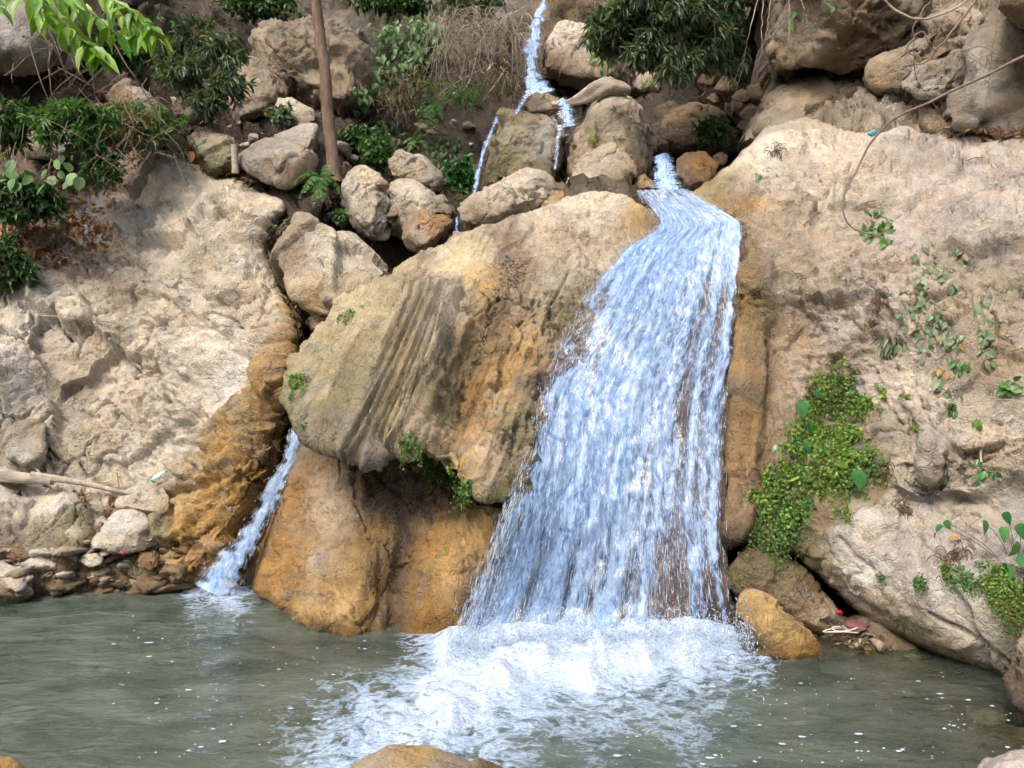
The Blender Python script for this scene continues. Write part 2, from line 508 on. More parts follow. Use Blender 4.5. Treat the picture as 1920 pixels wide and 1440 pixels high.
def pool_mat():
    t = NT('pool_water')
    pos = t.pos()
    g = t.n('ShaderNodeNewGeometry')
    # moving water: long low ripples plus small chop
    r1 = t.noise(t.pos((1.0, 2.3, 1), (0, 0, 0.25)), 2.6, 4, 0.55, 0.8)
    r2 = t.noise(t.pos((1.0, 1.9, 1), (0, 0, -0.2)), 8.0, 4, 0.6, 0.6)
    r3 = t.noise(pos, 30, 3, 0.6)
    h = t.math('ADD', t.math('MULTIPLY', r1, 1.0), t.math('MULTIPLY', r2, 0.30))
    h = t.math('ADD', h, t.math('MULTIPLY', r3, 0.03))
    nb = t.bump(h, 0.5, 0.12)
    turb = t.attr('turb').outputs['Fac']
    foam = t.attr('foam').outputs['Fac']
    # murky water: greenish silt, thicker where deep; tone patches paint in reflected dapples
    silt_dapple = t.noise(t.pos((0.8, 1.7, 1)), 1.3, 5, 0.6, 1.0)
    mc = t.mix(t.ramp(silt_dapple, [(0.35, 0.0), (0.68, 1.0)]), (0.055, 0.078, 0.062), (0.150, 0.182, 0.150))
    df = t.n('ShaderNodeBsdfDiffuse'); t.l(mc, df.inputs['Color']); t.l(nb, df.inputs['Normal'])
    tp = t.n('ShaderNodeBsdfTransparent'); tp.inputs['Color'].default_value = (0.74, 0.80, 0.70, 1)
    m1 = t.n('ShaderNodeMixShader'); t.l(turb, m1.inputs[0]); t.l(tp.outputs[0], m1.inputs[1]); t.l(df.outputs[0], m1.inputs[2])
    gl = t.n('ShaderNodeBsdfGlossy'); gl.inputs['Roughness'].default_value = 0.06; t.l(nb, gl.inputs['Normal'])
    gl.inputs['Color'].default_value = (1, 1, 1, 1)
    fr = t.n('ShaderNodeFresnel'); fr.inputs['IOR'].default_value = 1.33; t.l(nb, fr.inputs['Normal'])
    m2 = t.n('ShaderNodeMixShader'); t.l(t.math('MULTIPLY', fr.outputs[0], 0.85), m2.inputs[0]); t.l(m1.outputs[0], m2.inputs[1]); t.l(gl.outputs[0], m2.inputs[2])
    # foam: churned white where the falls strike, torn into strings and flecks away from them
    def strings(scale, dist, rot):
        n_ = t.noise(t.pos((1, 1.25, 1), (0, 0, rot)), scale, 5, 0.58, dist)
        return t.math('SUBTRACT', 1.0, t.math('MULTIPLY', t.math('ABSOLUTE', t.math('SUBTRACT', n_, 0.5)), 7.0), clamp=True)
    web = strings(3.4, 1.3, 0.3); web2 = strings(9.0, 1.0, -0.5)
    fl = t.noise(t.pos((1, 1.6, 1)), 26, 5, 0.72, 0.5)
    pat = t.math('ADD', t.math('MULTIPLY', web, 0.50), t.math('MULTIPLY', web2, 0.28))
    pat = t.math('ADD', pat, t.math('MULTIPLY', fl, 0.40))
    ff = t.math('ADD', pat, t.math('MULTIPLY', t.math('SUBTRACT', foam, 0.74), 1.5))
    ff = t.ramp(ff, [(0.28, 0.0), (0.48, 0.40), (0.78, 1.0)])
    ff = t.math('MULTIPLY', ff, t.ramp(foam, [(0.03, 0.0), (0.16, 1.0)]))
    fd = t.n('ShaderNodeBsdfPrincipled'); t.l(t.mix(t.ramp(t.math('ADD', t.math('MULTIPLY', fl, 0.55), t.math('MULTIPLY', t.noise(pos, 75, 3, 0.7), 0.45)), [(0.34, 0.0), (0.58, 1.0)]), (0.17, 0.28, 0.44), t.mix(t.ramp(foam, [(0.75, 0.0), (1.05, 1.0)]), (0.46, 0.56, 0.69), (0.68, 0.76, 0.83))), fd.inputs['Base Color']); fd.inputs['Roughness'].default_value = 0.6  # bluish shadows of the froth are mixed into its colour
    t.l(t.bump(t.math('ADD', fl, pat), 0.6, 0.03), fd.inputs['Normal'])
    m3 = t.n('ShaderNodeMixShader'); t.l(ff, m3.inputs[0]); t.l(m2.outputs[0], m3.inputs[1]); t.l(fd.outputs[0], m3.inputs[2])
    return t.done(m3.outputs[0])

def fall_mat(name, dens=0.0, col=(0.72, 0.84, 0.97), su=1.0):
    """falling water: white threads over a clear film; 'flow' holds (across, along) in metres, 'cover' how much water"""
    t = NT(name)
    fl = t.attr('flow').outputs['Vector']
    def st(sx, sy, dist, det, ox=0.0):
        mp = t.n('ShaderNodeMapping'); mp.inputs['Scale'].default_value = (sx * su, sy, 1); mp.inputs['Location'].default_value = (ox, ox * 0.7, 0)
        t.l(fl, mp.inputs['Vector']); return t.noise(mp.outputs[0], 1.0, det, 0.6, dist)
    a1 = st(5, 1.0, 1.2, 4); a2 = st(26, 5.2, 0.8, 5, 3.1); a3 = st(68, 13, 0.5, 4, 7.7); a4 = st(11, 5.0, 2.0, 5, 1.7)
    v = t.math('ADD', t.math('MULTIPLY', a1, 0.14), t.math('MULTIPLY', a2, 0.33))
    v = t.math('ADD', v, t.math('MULTIPLY', a3, 0.17)); v = t.math('ADD', v, t.math('MULTIPLY', a4, 0.38))
    cov = t.attr('cover').outputs['Fac']
    f = t.math('ADD', v, t.math('MULTIPLY', t.math('SUBTRACT', cov, 0.52), 0.85))
    f = t.ramp(t.math('ADD', f, dens), [(0.40, 0.0), (0.50, 0.40), (0.62, 0.98)])
    f = t.math('MULTIPLY', f, t.ramp(cov, [(0.0, 0.0), (0.25, 1.0)]))
    c = t.mix(t.ramp(t.math('ADD', t.math('MULTIPLY', a2, 0.45), t.math('MULTIPLY', t.math('ADD', a3, a4), 0.275)), [(0.40, 0.0), (0.60, 1.0)]), (0.12, 0.27, 0.58), (0.46, 0.635, 0.88))
    air = t.math('MULTIPLY', t.ramp(cov, [(0.52, 0.0), (0.9, 1.0)]), t.ramp(t.math('ADD', t.math('MULTIPLY', a4, 0.6), t.math('MULTIPLY', a2, 0.4)), [(0.42, 0.0), (0.60, 1.0)]))
    c = t.mix(air, c, (0.66, 0.79, 0.93))                               # aerated water is whiter
    p = t.n('ShaderNodeBsdfPrincipled'); t.l(c, p.inputs['Base Color']); p.inputs['Roughness'].default_value = 0.5
    nb = t.bump(t.math('ADD', v, t.math('MULTIPLY', a3, 0.3)), 0.4, 0.05); t.l(nb, p.inputs['Normal'])
    tl = t.n('ShaderNodeBsdfTranslucent'); t.l(c, tl.inputs['Color'])
    ms = t.n('ShaderNodeMixShader'); ms.inputs[0].default_value = 0.22; t.l(p.outputs[0], ms.inputs[1]); t.l(tl.outputs[0], ms.inputs[2])
    tp = t.n('ShaderNodeBsdfTransparent')
    gl = t.n('ShaderNodeBsdfGlossy'); gl.inputs['Roughness'].default_value = 0.12; t.l(nb, gl.inputs['Normal'])
    film = t.n('ShaderNodeMixShader'); t.l(t.math('MULTIPLY', t.ramp(cov, [(0.02, 0.0), (0.3, 1.0)]), 0.10), film.inputs[0]); t.l(tp.outputs[0], film.inputs[1]); t.l(gl.outputs[0], film.inputs[2])
    m = t.n('ShaderNodeMixShader'); t.l(f, m.inputs[0]); t.l(film.outputs[0], m.inputs[1]); t.l(ms.outputs[0], m.inputs[2])
    return t.done(m.outputs[0])

M = {}
M['rock'] = rock_mat('limestone')
M['soil'] = rock_mat('earth_bank', 1.5)
M['bed'] = rock_mat('pool_bed')
M['pool'] = pool_mat()
M['fall'] = fall_mat('falling_water')
M['chute'] = fall_mat('running_water', dens=0.07)
def spray_mat():
    t = NT('water_spray')
    p = t.n('ShaderNodeBsdfPrincipled'); p.inputs['Roughness'].default_value = 0.75
    n = t.noise(t.pos(), 25, 2)
    t.l(t.mix(n, (0.42, 0.59, 0.86), (0.68, 0.79, 0.92)), p.inputs['Base Color'])
    tp = t.n('ShaderNodeBsdfTransparent'); m = t.n('ShaderNodeMixShader'); m.inputs[0].default_value = 0.7
    t.l(tp.outputs[0], m.inputs[1]); t.l(p.outputs[0], m.inputs[2])
    return t.done(m.outputs[0])
M['spray'] = spray_mat()
M['bright_leaf'] = leaf_mat('bright_leaf', (0.11, 0.24, 0.025), (0.28, 0.44, 0.08), 0.4, 0.38)
M['oleander'] = leaf_mat('oleander_leaf', (0.07, 0.115, 0.06), (0.20, 0.27, 0.16), 0.2, 0.42, dry=(0.2, 0.16, 0.06))
M['broad'] = leaf_mat('broad_leaf', (0.05, 0.125, 0.03), (0.14, 0.27, 0.07), 0.25, 0.42)
M['dark_leaf'] = leaf_mat('dark_leaf', (0.025, 0.07, 0.02), (0.08, 0.16, 0.04), 0.25, 0.45)
M['fern'] = leaf_mat('fern_leaf', (0.06, 0.15, 0.035), (0.13, 0.25, 0.06), 0.35, 0.5)
M['maiden'] = leaf_mat('maidenhair_leaf', (0.075, 0.17, 0.022), (0.27, 0.42, 0.07), 0.4, 0.55, var=0.5, dry=(0.25, 0.2, 0.05))
M['grey_leaf'] = leaf_mat('grey_green_leaf', (0.13, 0.19, 0.11), (0.24, 0.31, 0.18), 0.2, 0.6, dry=(0.35, 0.2, 0.08))
M['heart'] = leaf_mat('heart_leaf', (0.025, 0.11, 0.03), (0.07, 0.22, 0.06), 0.2, 0.25)
M['dry'] = leaf_mat('dry_leaf', (0.16, 0.075, 0.03), (0.36, 0.20, 0.09), 0.15, 0.7, var=0.6)
M['litter'] = leaf_mat('dark_litter', (0.05, 0.035, 0.025), (0.22, 0.17, 0.10), 0.1, 0.55, var=0.7, dry=(0.32, 0.27, 0.10))
M['dead'] = leaf_mat('dead_fern', (0.10, 0.05, 0.035), (0.22, 0.13, 0.08), 0.1, 0.8)
M['straw'] = leaf_mat('dry_stem', (0.22, 0.17, 0.10), (0.40, 0.33, 0.22), 0.1, 0.7)
M['bark'] = wood_mat('bark', (0.155, 0.105, 0.07), (26, 26, 5), 1.0)
M['twig'] = wood_mat('twig', (0.19, 0.14, 0.10))
M['driftwood'] = wood_mat('driftwood', (0.36, 0.31, 0.25), (3, 18, 18))
M['root'] = wood_mat('root', (0.38, 0.32, 0.25))
M['green_plastic'] = plain_mat('green_plastic', (0.02, 0.42, 0.33), 0.35)
M['clear_plastic'] = plain_mat('clear_plastic', (0.75, 0.82, 0.82), 0.15, 0.0, 0.5)
M['white_paper'] = plain_mat('white_wrap', (0.7, 0.7, 0.72), 0.6)
M['red'] = plain_mat('red_plastic', (0.45, 0.02, 0.03), 0.5)
M['rope'] = plain_mat('rope_fibre', (0.50, 0.46, 0.40), 0.8)
M['cloth'] = plain_mat('mauve_cloth', (0.16, 0.06, 0.07), 0.9)
M['teal'] = plain_mat('teal_plastic', (0.05, 0.42, 0.48), 0.4)
M['orange_leaf'] = leaf_mat('orange_leaf', (0.50, 0.22, 0.05), (0.6, 0.3, 0.1), 0.2, 0.6)
# ------------------------------------------------------------------ rock colours (base colours, wetness last)
PAL = dict(
    cream=(0.55, 0.475, 0.365, 0), pale=(0.61, 0.55, 0.455, 0), grey=(0.37, 0.355, 0.325, 0), tan=(0.395, 0.315, 0.22, 0),
    pink=(0.50, 0.435, 0.375, 0), white=(0.62, 0.595, 0.555, 0), ochre=(0.42, 0.245, 0.072, 0.85), amber=(0.46, 0.31, 0.13, 0.7),
    rust=(0.31, 0.17, 0.055, 0.85), brown=(0.155, 0.11, 0.07, 0.1), dark=(0.075, 0.06, 0.045, 0.3), wet=(0.13, 0.10, 0.085, 0.9),
    moss=(0.15, 0.15, 0.06, 0.2), olive=(0.27, 0.245, 0.14, 0.2), mauve=(0.20, 0.15, 0.125, 0.9), dun=(0.32, 0.27, 0.20, 0),
    soil=(0.20, 0.145, 0.095, 0), slime=(0.13, 0.115, 0.055, 0.6), umber=(0.21, 0.145, 0.08, 0.4), straw=(0.50, 0.42, 0.26, 0.1), flax=(0.38, 0.32, 0.185, 0.1))
def colours(pts, px, py, V, warp=26, seed=3, power=3.4, fine=10):
    q = V * 1.6
    wx = warp * fbm(q, 4, seed) * 2 + fine * perlin(V * 13, seed + 5); wy = warp * fbm(q, 4, seed + 90) * 2 + fine * perlin(V * 13, seed + 6)
    r = idw([(a_, b_, PAL[c]) for a_, b_, c in pts], px + wx, py + wy, power)
    c = weather(r[:, :3], V, seed)
    ws = sstep(0.16, 0.03, V[:, 2] + 0.10 * perlin(V * 3.5, seed + 20))              # soaked band at the waterline
    c = c * (1 - ws[:, None] * np.array([0.45, 0.48, 0.55])); r[:, 3] = np.maximum(r[:, 3], 0.8 * ws)
    return np.hstack([c, np.ones((len(r), 1))]), r[:, 3]
def weather(c, V, seed=3, k=1.0):
    n1 = fbm(V * 1.9, 3, seed + 11); n2 = fbm(V * 9.0, 4, seed + 12, 0.6)
    c = c * np.clip(0.97 + k * (0.24 * n1 + 0.28 * n2), 0.5, 1.4)[:, None]
    st = sstep(0.05, 0.38, fbm(V * 3.3, 3, seed + 13))[:, None]                  # iron stain
    c = c * (1 - 0.16 * st * np.array([0.05, 0.40, 0.85]))
    g = sstep(0.10, 0.40, fbm(V * 4.4 + 9.1, 3, seed + 14))[:, None]              # grey weathering
    lum = c.mean(1, keepdims=True)
    c = c * (1 - 0.38 * g) + 0.38 * g * (lum * np.array([0.95, 0.93, 0.89]))
    sp = sstep(0.26, 0.45, perlin(V * 30, seed + 15)) * sstep(0.0, 0.3, perlin(V * 2.7, seed + 16))   # lichen
    return np.clip(c * (1 - 0.45 * sp[:, None]), 0.01, 0.66)

def chips(V, freq, seed, nrm=(0.2, -0.3, 0.93), warp=1.0):
    """one generation of conchoidal flakes: saw-tooth steps along a strongly bent direction, present in patches"""
    n = np.array(nrm, float); n /= np.linalg.norm(n)
    h = V @ n * freq + warp * 1.15 * fbm(V * freq * 0.45, 3, seed, 0.55)
    f = h - np.floor(h)
    e_ = max(0.04, min(0.16, 0.017 * freq)); saw = np.where(f < 1 - e_, f / (1 - e_), (1 - f) / e_)
    k = ((np.floor(h) * 0.6180339) % 1.0)
    return (saw - 0.5) * (0.35 + 1.1 * k) * np.clip(0.35 + 1.5 * perlin(V * freq * 0.33 + 5.3, seed + 7), 0, 1)
def crag(V, amp=1.0, seed=0, big=0.9, mid=1.0, fine=1.0, warp=0.12):
    """broken limestone relief, metres"""
    W = V + warp * np.stack([fbm(V * 2.2, 3, seed + 1), fbm(V * 2.2, 3, seed + 2), fbm(V * 2.2, 3, seed + 3)], 1)
    r = big * 0.20 * fbm(V * 0.75, 3, seed + 4)
    rm = sstep(-0.20, 0.22, perlin(V * 0.85 + 7.1, seed + 60))                  # worn-smooth and freshly broken areas
    mr, fr = mid * (0.25 + 0.95 * rm), fine * (0.30 + 0.90 * rm)
    r = r + mid * 0.17 * facet(W * 0.95, seed + 5, 1.3) + mr * 0.06 * facet(W * 2.8 + 3.3, seed + 6, 1.4)
    r = r + mr * 0.085 * chips(V, 2.3, seed + 20, (0.35, -0.2, 0.9)) - mr * 0.055 * chips(V, 4.6, seed + 30, (-0.45, -0.3, 0.85))
    r = r + fr * 0.05 * chips(V, 9.0, seed + 40, (0.6, -0.3, 0.7)) - fr * 0.034 * chips(V, 17.0, seed + 50, (-0.2, -0.3, 0.9))
    r = r + fr * 0.026 * facet(W * 9.0, seed + 7, 1.5) + fine * 0.008 * perlin(V * 24, seed + 8)
    f1, f2, q, h = worley((V + 1.6 * (W - V)) * 1.7, seed + 9)                # joints
    r = r - mid * 0.14 * np.exp(-((f2 - f1) / 0.022) ** 2) * sstep(-0.1, 0.25, perlin(V * 1.1, seed + 10))
    f1, f2, q, h = worley((V + 1.2 * (W - V)) * 5.5, seed + 15)
    r = r - fine * 0.035 * np.exp(-((f2 - f1) / 0.05) ** 2) * sstep(0.0, 0.3, perlin(V * 2.1, seed + 16))
    return amp * r
def ledges(V, nrm, freq, amp, seed=0, warp=0.25):
    """bedding: saw-tooth steps across a direction"""
    n = np.array(nrm, float); n /= np.linalg.norm(n)
    h = V @ n * freq + warp * freq * 0.35 * fbm(V * 1.3, 3, seed) + 0.5 * fbm(V * 4.0, 2, seed + 3)
    f = h - np.floor(h)
    return amp * (np.clip(f * 1.15, 0, 1) - 0.5) * (0.4 + 0.9 * np.clip(fbm(V * 1.1, 2, seed + 9) + 0.45, 0, 1))
# ------------------------------------------------------------------ hillside behind everything
hill_d = TPS([(-500, -700, 18), (300, -700, 20), (960, -700, 22), (1500, -700, 19), (2400, -700, 14), (-500, 0, 12.5), (0, 0, 12.8), (60, 160, 14.2), (180, 60, 13.2), (300, 100, 13.6),
              (400, 180, 13.6), (500, 100, 14.2), (620, 60, 15), (700, 80, 15.2), (760, 150, 14.6), (850, 200, 14.0), (900, 120, 14.9), (960, 60, 15.6), (1000, 60, 16.0), (1000, 170, 14.3), (1030, 0, 16.8), (1100, 20, 17.0),
              (1180, 150, 15.4), (1250, 60, 15.6), (1350, 100, 14.6), (1400, 40, 14.6), (1300, 220, 14.2), (1240, 330, 11.9), (1215, 250, 13.2), (1260, 180, 14.5), (1430, 200, 13.0), (1600, 100, 12.8), (1800, 150, 12.0), (2300, 200, 11.5),
              (-400, 350, 11.0), (100, 300, 12.6), (100, 420, 11.8), (250, 420, 11.8), (400, 420, 11.6), (300, 300, 12.9), (300, 240, 12.9), (420, 280, 12.5), (550, 250, 12.6), (640, 240, 13.0), (700, 290, 12.8), (800, 250, 13.4), (800, 340, 12.6), (860, 300, 13.0), (930, 330, 13.0), (1060, 320, 12.4),
              (600, 330, 11.2), (620, 345, 10.95), (605, 380, 10.5), (520, 420, 10.65), (700, 420, 11.3), (780, 430, 10.9), (860, 400, 11.2), (1000, 380, 11.0), (1140, 370, 10.6), (560, 560, 9.95), (580, 640, 9.5), (700, 520, 10.2), (900, 450, 10.4),
              (565, 740, 9.05), (550, 810, 8.72), (510, 930, 8.55), (430, 1060, 8.48), (380, 1130, 8.45), (800, 800, 9.2), (1100, 700, 9.6), (1300, 500, 10), (1300, 900, 9), (900, 1130, 8.6), (1500, 700, 9.3), (1500, 1130, 8.0),
              (-400, 700, 11.5), (200, 700, 11.0), (350, 650, 10.9), (350, 850, 10.0), (440, 760, 9.9), (200, 1130, 9.3), (-400, 1130, 9.4), (2300, 700, 8.5), (2300, 1130, 8.0), (1400, 400, 9.9)], 2e-4)
V, F, px, py = relief([(-400, -600), (2250, -600), (2250, 1140), (-400, 1140)], hill_d, 7.0, 10, 0.0, 1.0, lambda V, x, y, s: crag(V, 1.1, 11, 1.4, 1.3, 1.2), jit=0)
hc, hw = colours([(0, 100, 'brown'), (60, 180, 'dark'), (200, 250, 'soil'), (100, 420, 'brown'), (330, 220, 'brown'), (420, 280, 'soil'), (460, 130, 'dun'), (450, 240, 'brown'), (560, 120, 'dun'), (640, 60, 'pink'), (660, 10, 'tan'), (560, 20, 'dun'),  # dark tones in the hollows paint their shade into the colour
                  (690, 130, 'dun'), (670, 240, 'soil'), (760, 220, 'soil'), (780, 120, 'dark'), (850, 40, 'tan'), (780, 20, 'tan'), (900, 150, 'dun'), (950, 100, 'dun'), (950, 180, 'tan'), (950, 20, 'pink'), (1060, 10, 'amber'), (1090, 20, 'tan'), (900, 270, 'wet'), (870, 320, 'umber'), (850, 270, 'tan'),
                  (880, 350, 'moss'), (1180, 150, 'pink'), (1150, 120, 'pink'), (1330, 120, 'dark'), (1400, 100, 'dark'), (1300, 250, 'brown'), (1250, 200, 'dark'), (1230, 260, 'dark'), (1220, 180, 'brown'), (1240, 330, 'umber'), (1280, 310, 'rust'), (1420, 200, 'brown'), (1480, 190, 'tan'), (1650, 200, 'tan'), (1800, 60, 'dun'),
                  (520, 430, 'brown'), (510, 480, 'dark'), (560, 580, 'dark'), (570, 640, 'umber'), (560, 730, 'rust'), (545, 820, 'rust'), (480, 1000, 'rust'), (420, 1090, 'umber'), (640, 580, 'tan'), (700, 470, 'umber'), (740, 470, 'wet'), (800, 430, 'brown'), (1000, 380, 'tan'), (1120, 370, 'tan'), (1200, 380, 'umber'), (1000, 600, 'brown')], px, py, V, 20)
hc[:, :3] *= 0.54  # whole hillside darkened: shade of the back bank put into its colour
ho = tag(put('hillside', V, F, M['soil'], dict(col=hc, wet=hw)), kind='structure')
bvh_of('hill', V, F[:1])

# added bank, unseen behind and beside the viewer, blocks low sky light
th, rr_ = np.meshgrid(np.radians(np.linspace(-12, -168, 120)), np.linspace(0, 1, 40))
bx_ = (8.5 + 8.5 * rr_) * np.cos(th) * 1.15; by_ = 1.5 + (6.5 + 8.5 * rr_) * np.sin(th); bz_ = -0.9 + 8.0 * rr_ ** 1.15
V = np.stack([bx_, by_, bz_], -1).reshape(-1, 3); idx = np.arange(len(V)).reshape(th.shape)
Q = np.stack([idx[:-1, :-1], idx[1:, :-1], idx[1:, 1:], idx[:-1, 1:]], -1).reshape(-1, 4)
V = V + vnormals(V, [Q]) * (0.9 * fbm(V * 0.4, 4, 141))[:, None]
bc = weather(np.tile(np.array([0.10, 0.10, 0.055]), (len(V), 1)), V * 0.4, 9)
tag(put('sky_block_bank', V, [Q], M['soil'], dict(col=bc, wet=np.zeros(len(V)))), kind='structure')

# ------------------------------------------------------------------ pale rock slope on the left
slope_d = TPS([(-400, 200, 11.3), (-400, 600, 9.6), (-400, 1150, 7.9), (0, 300, 11.2), (0, 480, 10.1), (0, 620, 9.3), (0, 760, 8.95), (0, 890, 8.6), (0, 950, 8.3), (0, 1130, 7.85), (120, 560, 9.75), (100, 760, 9.05), (60, 840, 8.75), (200, 680, 9.35), (200, 800, 8.95), (150, 890, 8.72), (230, 935, 8.55), (120, 960, 8.4), (100, 1080, 8.1), (250, 1090, 8.15),
               (270, 275, 11.5), (350, 340, 11.0), (300, 420, 10.55), (180, 420, 10.5), (430, 400, 10.4), (520, 380, 10.35), (500, 470, 9.9), (400, 500, 9.7), (330, 480, 9.95), (300, 560, 9.75), (460, 560, 9.35), (545, 590, 9.15), (380, 600, 9.4), (420, 680, 9.05), (330, 700, 9.2), (540, 700, 8.75), (480, 770, 8.6), (380, 800, 8.75), (300, 850, 8.72), (330, 930, 8.45), (420, 880, 8.35), (520, 830, 8.6), (460, 960, 8.3), (390, 1020, 8.2), (320, 1080, 8.1), (380, 1110, 8.2)], 1e-4)
slope_out = [(-420, 150), (-100, 210), (120, 280), (225, 292), (270, 268), (330, 300), (420, 330), (470, 352), (532, 372), (540, 400), (512, 430), (500, 470), (522, 520), (552, 575), (566, 612), (558, 660), (548, 705), (556, 750), (538, 800), (528, 850), (498, 930), (462, 990), (420, 1045), (385, 1090), (340, 1125), (200, 1140), (0, 1165), (-420, 1180)]
def slope_disp(V, x, y, s):
    r = crag(V, 1.0, 31, 0.9, 1.05, 1.25)
    r += ledges(V, (0.35, -0.3, 0.9), 2.6, 0.085, 33) * sstep(620, 420, y + 0.1 * x)
    r += ledges(V, (-0.5, -0.2, 0.8), 4.5, 0.045, 35) * sstep(500, 700, y)
    # smooth water-worn shoulder high on the slope, hollow and step below it
    m = np.exp(-(((x - 420) / 130) ** 2 + ((y - 510) / 55) ** 2))
    r *= 1 - 0.6 * m
    # a step in the rock running across under the shoulder, and cracks
    yy = 560 + 0.28 * (x - 250) + 22 * np.sin(x / 60.0)
    r += 0.10 * sstep(-10, 10, yy - y) * sstep(150, 260, x) * sstep(480, 420, x) * np.exp(-np.clip(yy - y, 0, 999) / 70)
    for (ax, ay, bx, by, w, dp) in ((210, 830, 270, 960, 5, 0.10), (150, 760, 215, 830, 5, 0.09), (60, 800, 100, 880, 5, 0.08), (300, 640, 350, 720, 4, 0.07), (400, 600, 440, 650, 4, 0.06), (340, 730, 400, 820, 4, 0.07), (0, 915, 300, 940, 8, 0.10), (240, 560, 330, 640, 4, 0.05), (380, 820, 440, 800, 6, 0.08), (300, 930, 400, 900, 7, 0.14), (310, 930, 330, 1040, 6, 0.12), (500, 660, 560, 640, 5, 0.08), (60, 640, 200, 700, 5, 0.07), (100, 500, 250, 560, 5, 0.06)):
        t = np.clip(((x - ax) * (bx - ax) + (y - ay) * (by - ay)) / ((bx - ax) ** 2 + (by - ay) ** 2), 0, 1)
        dd = np.hypot(x - ax - t * (bx - ax) + 14 * perlin(V * 3.1, 71), y - ay - t * (by - ay) + 14 * perlin(V * 3.1, 72))
        r -= dp * np.exp(-(dd / w) ** 2)
    return r
V, F, px, py = relief(slope_out, slope_d, 3.2, 38, 0.5, 1.6, slope_disp, 4, 2)
cc, cw = colours([(0, 330, 'brown'), (120, 330, 'brown'), (80, 440, 'brown'), (20, 500, 'dun'), (170, 400, 'grey'), (230, 350, 'dun'), (280, 300, 'dun'), (350, 330, 'pale'), (280, 420, 'grey'), (360, 400, 'cream'), (430, 360, 'cream'), (510, 400, 'cream'), (200, 480, 'dun'), (330, 470, 'cream'), (420, 480, 'cream'), (60, 560, 'grey'), (150, 560, 'cream'), (230, 560, 'dun'), (330, 560, 'cream'),
                  (450, 540, 'cream'), (510, 540, 'cream'), (540, 590, 'amber'), (560, 640, 'rust'), (500, 620, 'cream'), (440, 640, 'pale'), (350, 640, 'pale'), (250, 640, 'cream'), (100, 650, 'cream'), (20, 620, 'pale'), (20, 720, 'grey'), (120, 720, 'dun'), (230, 720, 'cream'), (350, 740, 'pale'), (430, 720, 'white'), (460, 690, 'white'), (500, 690, 'amber'), (535, 690, 'ochre'), (540, 760, 'rust'), (490, 740, 'ochre'), (460, 765, 'olive'), (400, 770, 'pale'), (420, 800, 'ochre'), (500, 800, 'ochre'),
                  (470, 860, 'ochre'), (400, 850, 'ochre'), (370, 860, 'amber'), (345, 830, 'pale'), (300, 820, 'pale'), (200, 800, 'cream'), (100, 800, 'cream'), (50, 830, 'dun'), (150, 870, 'cream'), (260, 880, 'pale'), (310, 910, 'cream'), (330, 940, 'amber'), (380, 930, 'ochre'), (440, 930, 'ochre'), (500, 900, 'rust'), (350, 1000, 'ochre'), (400, 1000, 'ochre'), (330, 1070, 'amber'), (290, 1000, 'olive'), (270, 1060, 'olive'), (390, 1080, 'rust'), (240, 960, 'pale'), (100, 930, 'pale'), (30, 950, 'pale'), (120, 1000, 'olive'), (200, 1010, 'olive'), (50, 1020, 'dun'), (100, 1080, 'umber'), (200, 1080, 'umber'), (0, 1120, 'umber')], px, py, V, 22)
tag(put('rock_slope', V, F, M['rock'], dict(col=cc, wet=cw)), kind='structure')
bvh_of('slope', V, F[:1])

# ------------------------------------------------------------------ right-hand cliff
cliff_d = TPS([(1290, 375, 9.3), (1330, 340, 9.7), (1390, 440, 8.75), (1392, 600, 8.2), (1372, 800, 7.55), (1355, 1000, 7.0), (1412, 700, 7.72), (1450, 700, 7.8), (1430, 500, 8.35), (1430, 880, 7.3), (1500, 225, 10.1), (1440, 290, 9.4), (1600, 300, 9.1), (1690, 237, 9.7), (1800, 260, 9.2), (1960, 250, 8.7), (1550, 400, 8.55), (1700, 400, 8.15), (1850, 400, 7.65),
               (1550, 600, 7.85), (1700, 550, 7.45), (1900, 550, 6.85), (1520, 800, 7.35), (1560, 760, 7.5), (1650, 800, 6.95), (1850, 800, 6.3), (1600, 1000, 6.65), (1500, 1030, 6.95), (1700, 1100, 6.2), (1850, 1000, 5.95), (1850, 1200, 5.72), (1880, 1275, 5.8), (1700, 1205, 6.25), (1600, 1150, 6.6), (1480, 1040, 6.95), (2250, 700, 5.6), (2250, 300, 7.8), (2250, 1400, 5.0), (1960, 900, 5.95), (1980, 1300, 5.5), (1750, 920, 6.6), (1750, 880, 6.45)], 1e-4)
cliff_out = [(1278, 372), (1335, 330), (1400, 276), (1440, 237), (1510, 222), (1570, 240), (1640, 252), (1690, 237), (1780, 250), (1960, 246), (2250, 300), (2250, 1420), (1960, 1330), (1890, 1295), (1858, 1276), (1790, 1250), (1700, 1207), (1620, 1157), (1560, 1103), (1490, 1045), (1440, 1040), (1400, 1015), (1362, 1032), (1349, 1000), (1363, 800), (1384, 560), (1389, 445), (1330, 410), (1290, 392)]
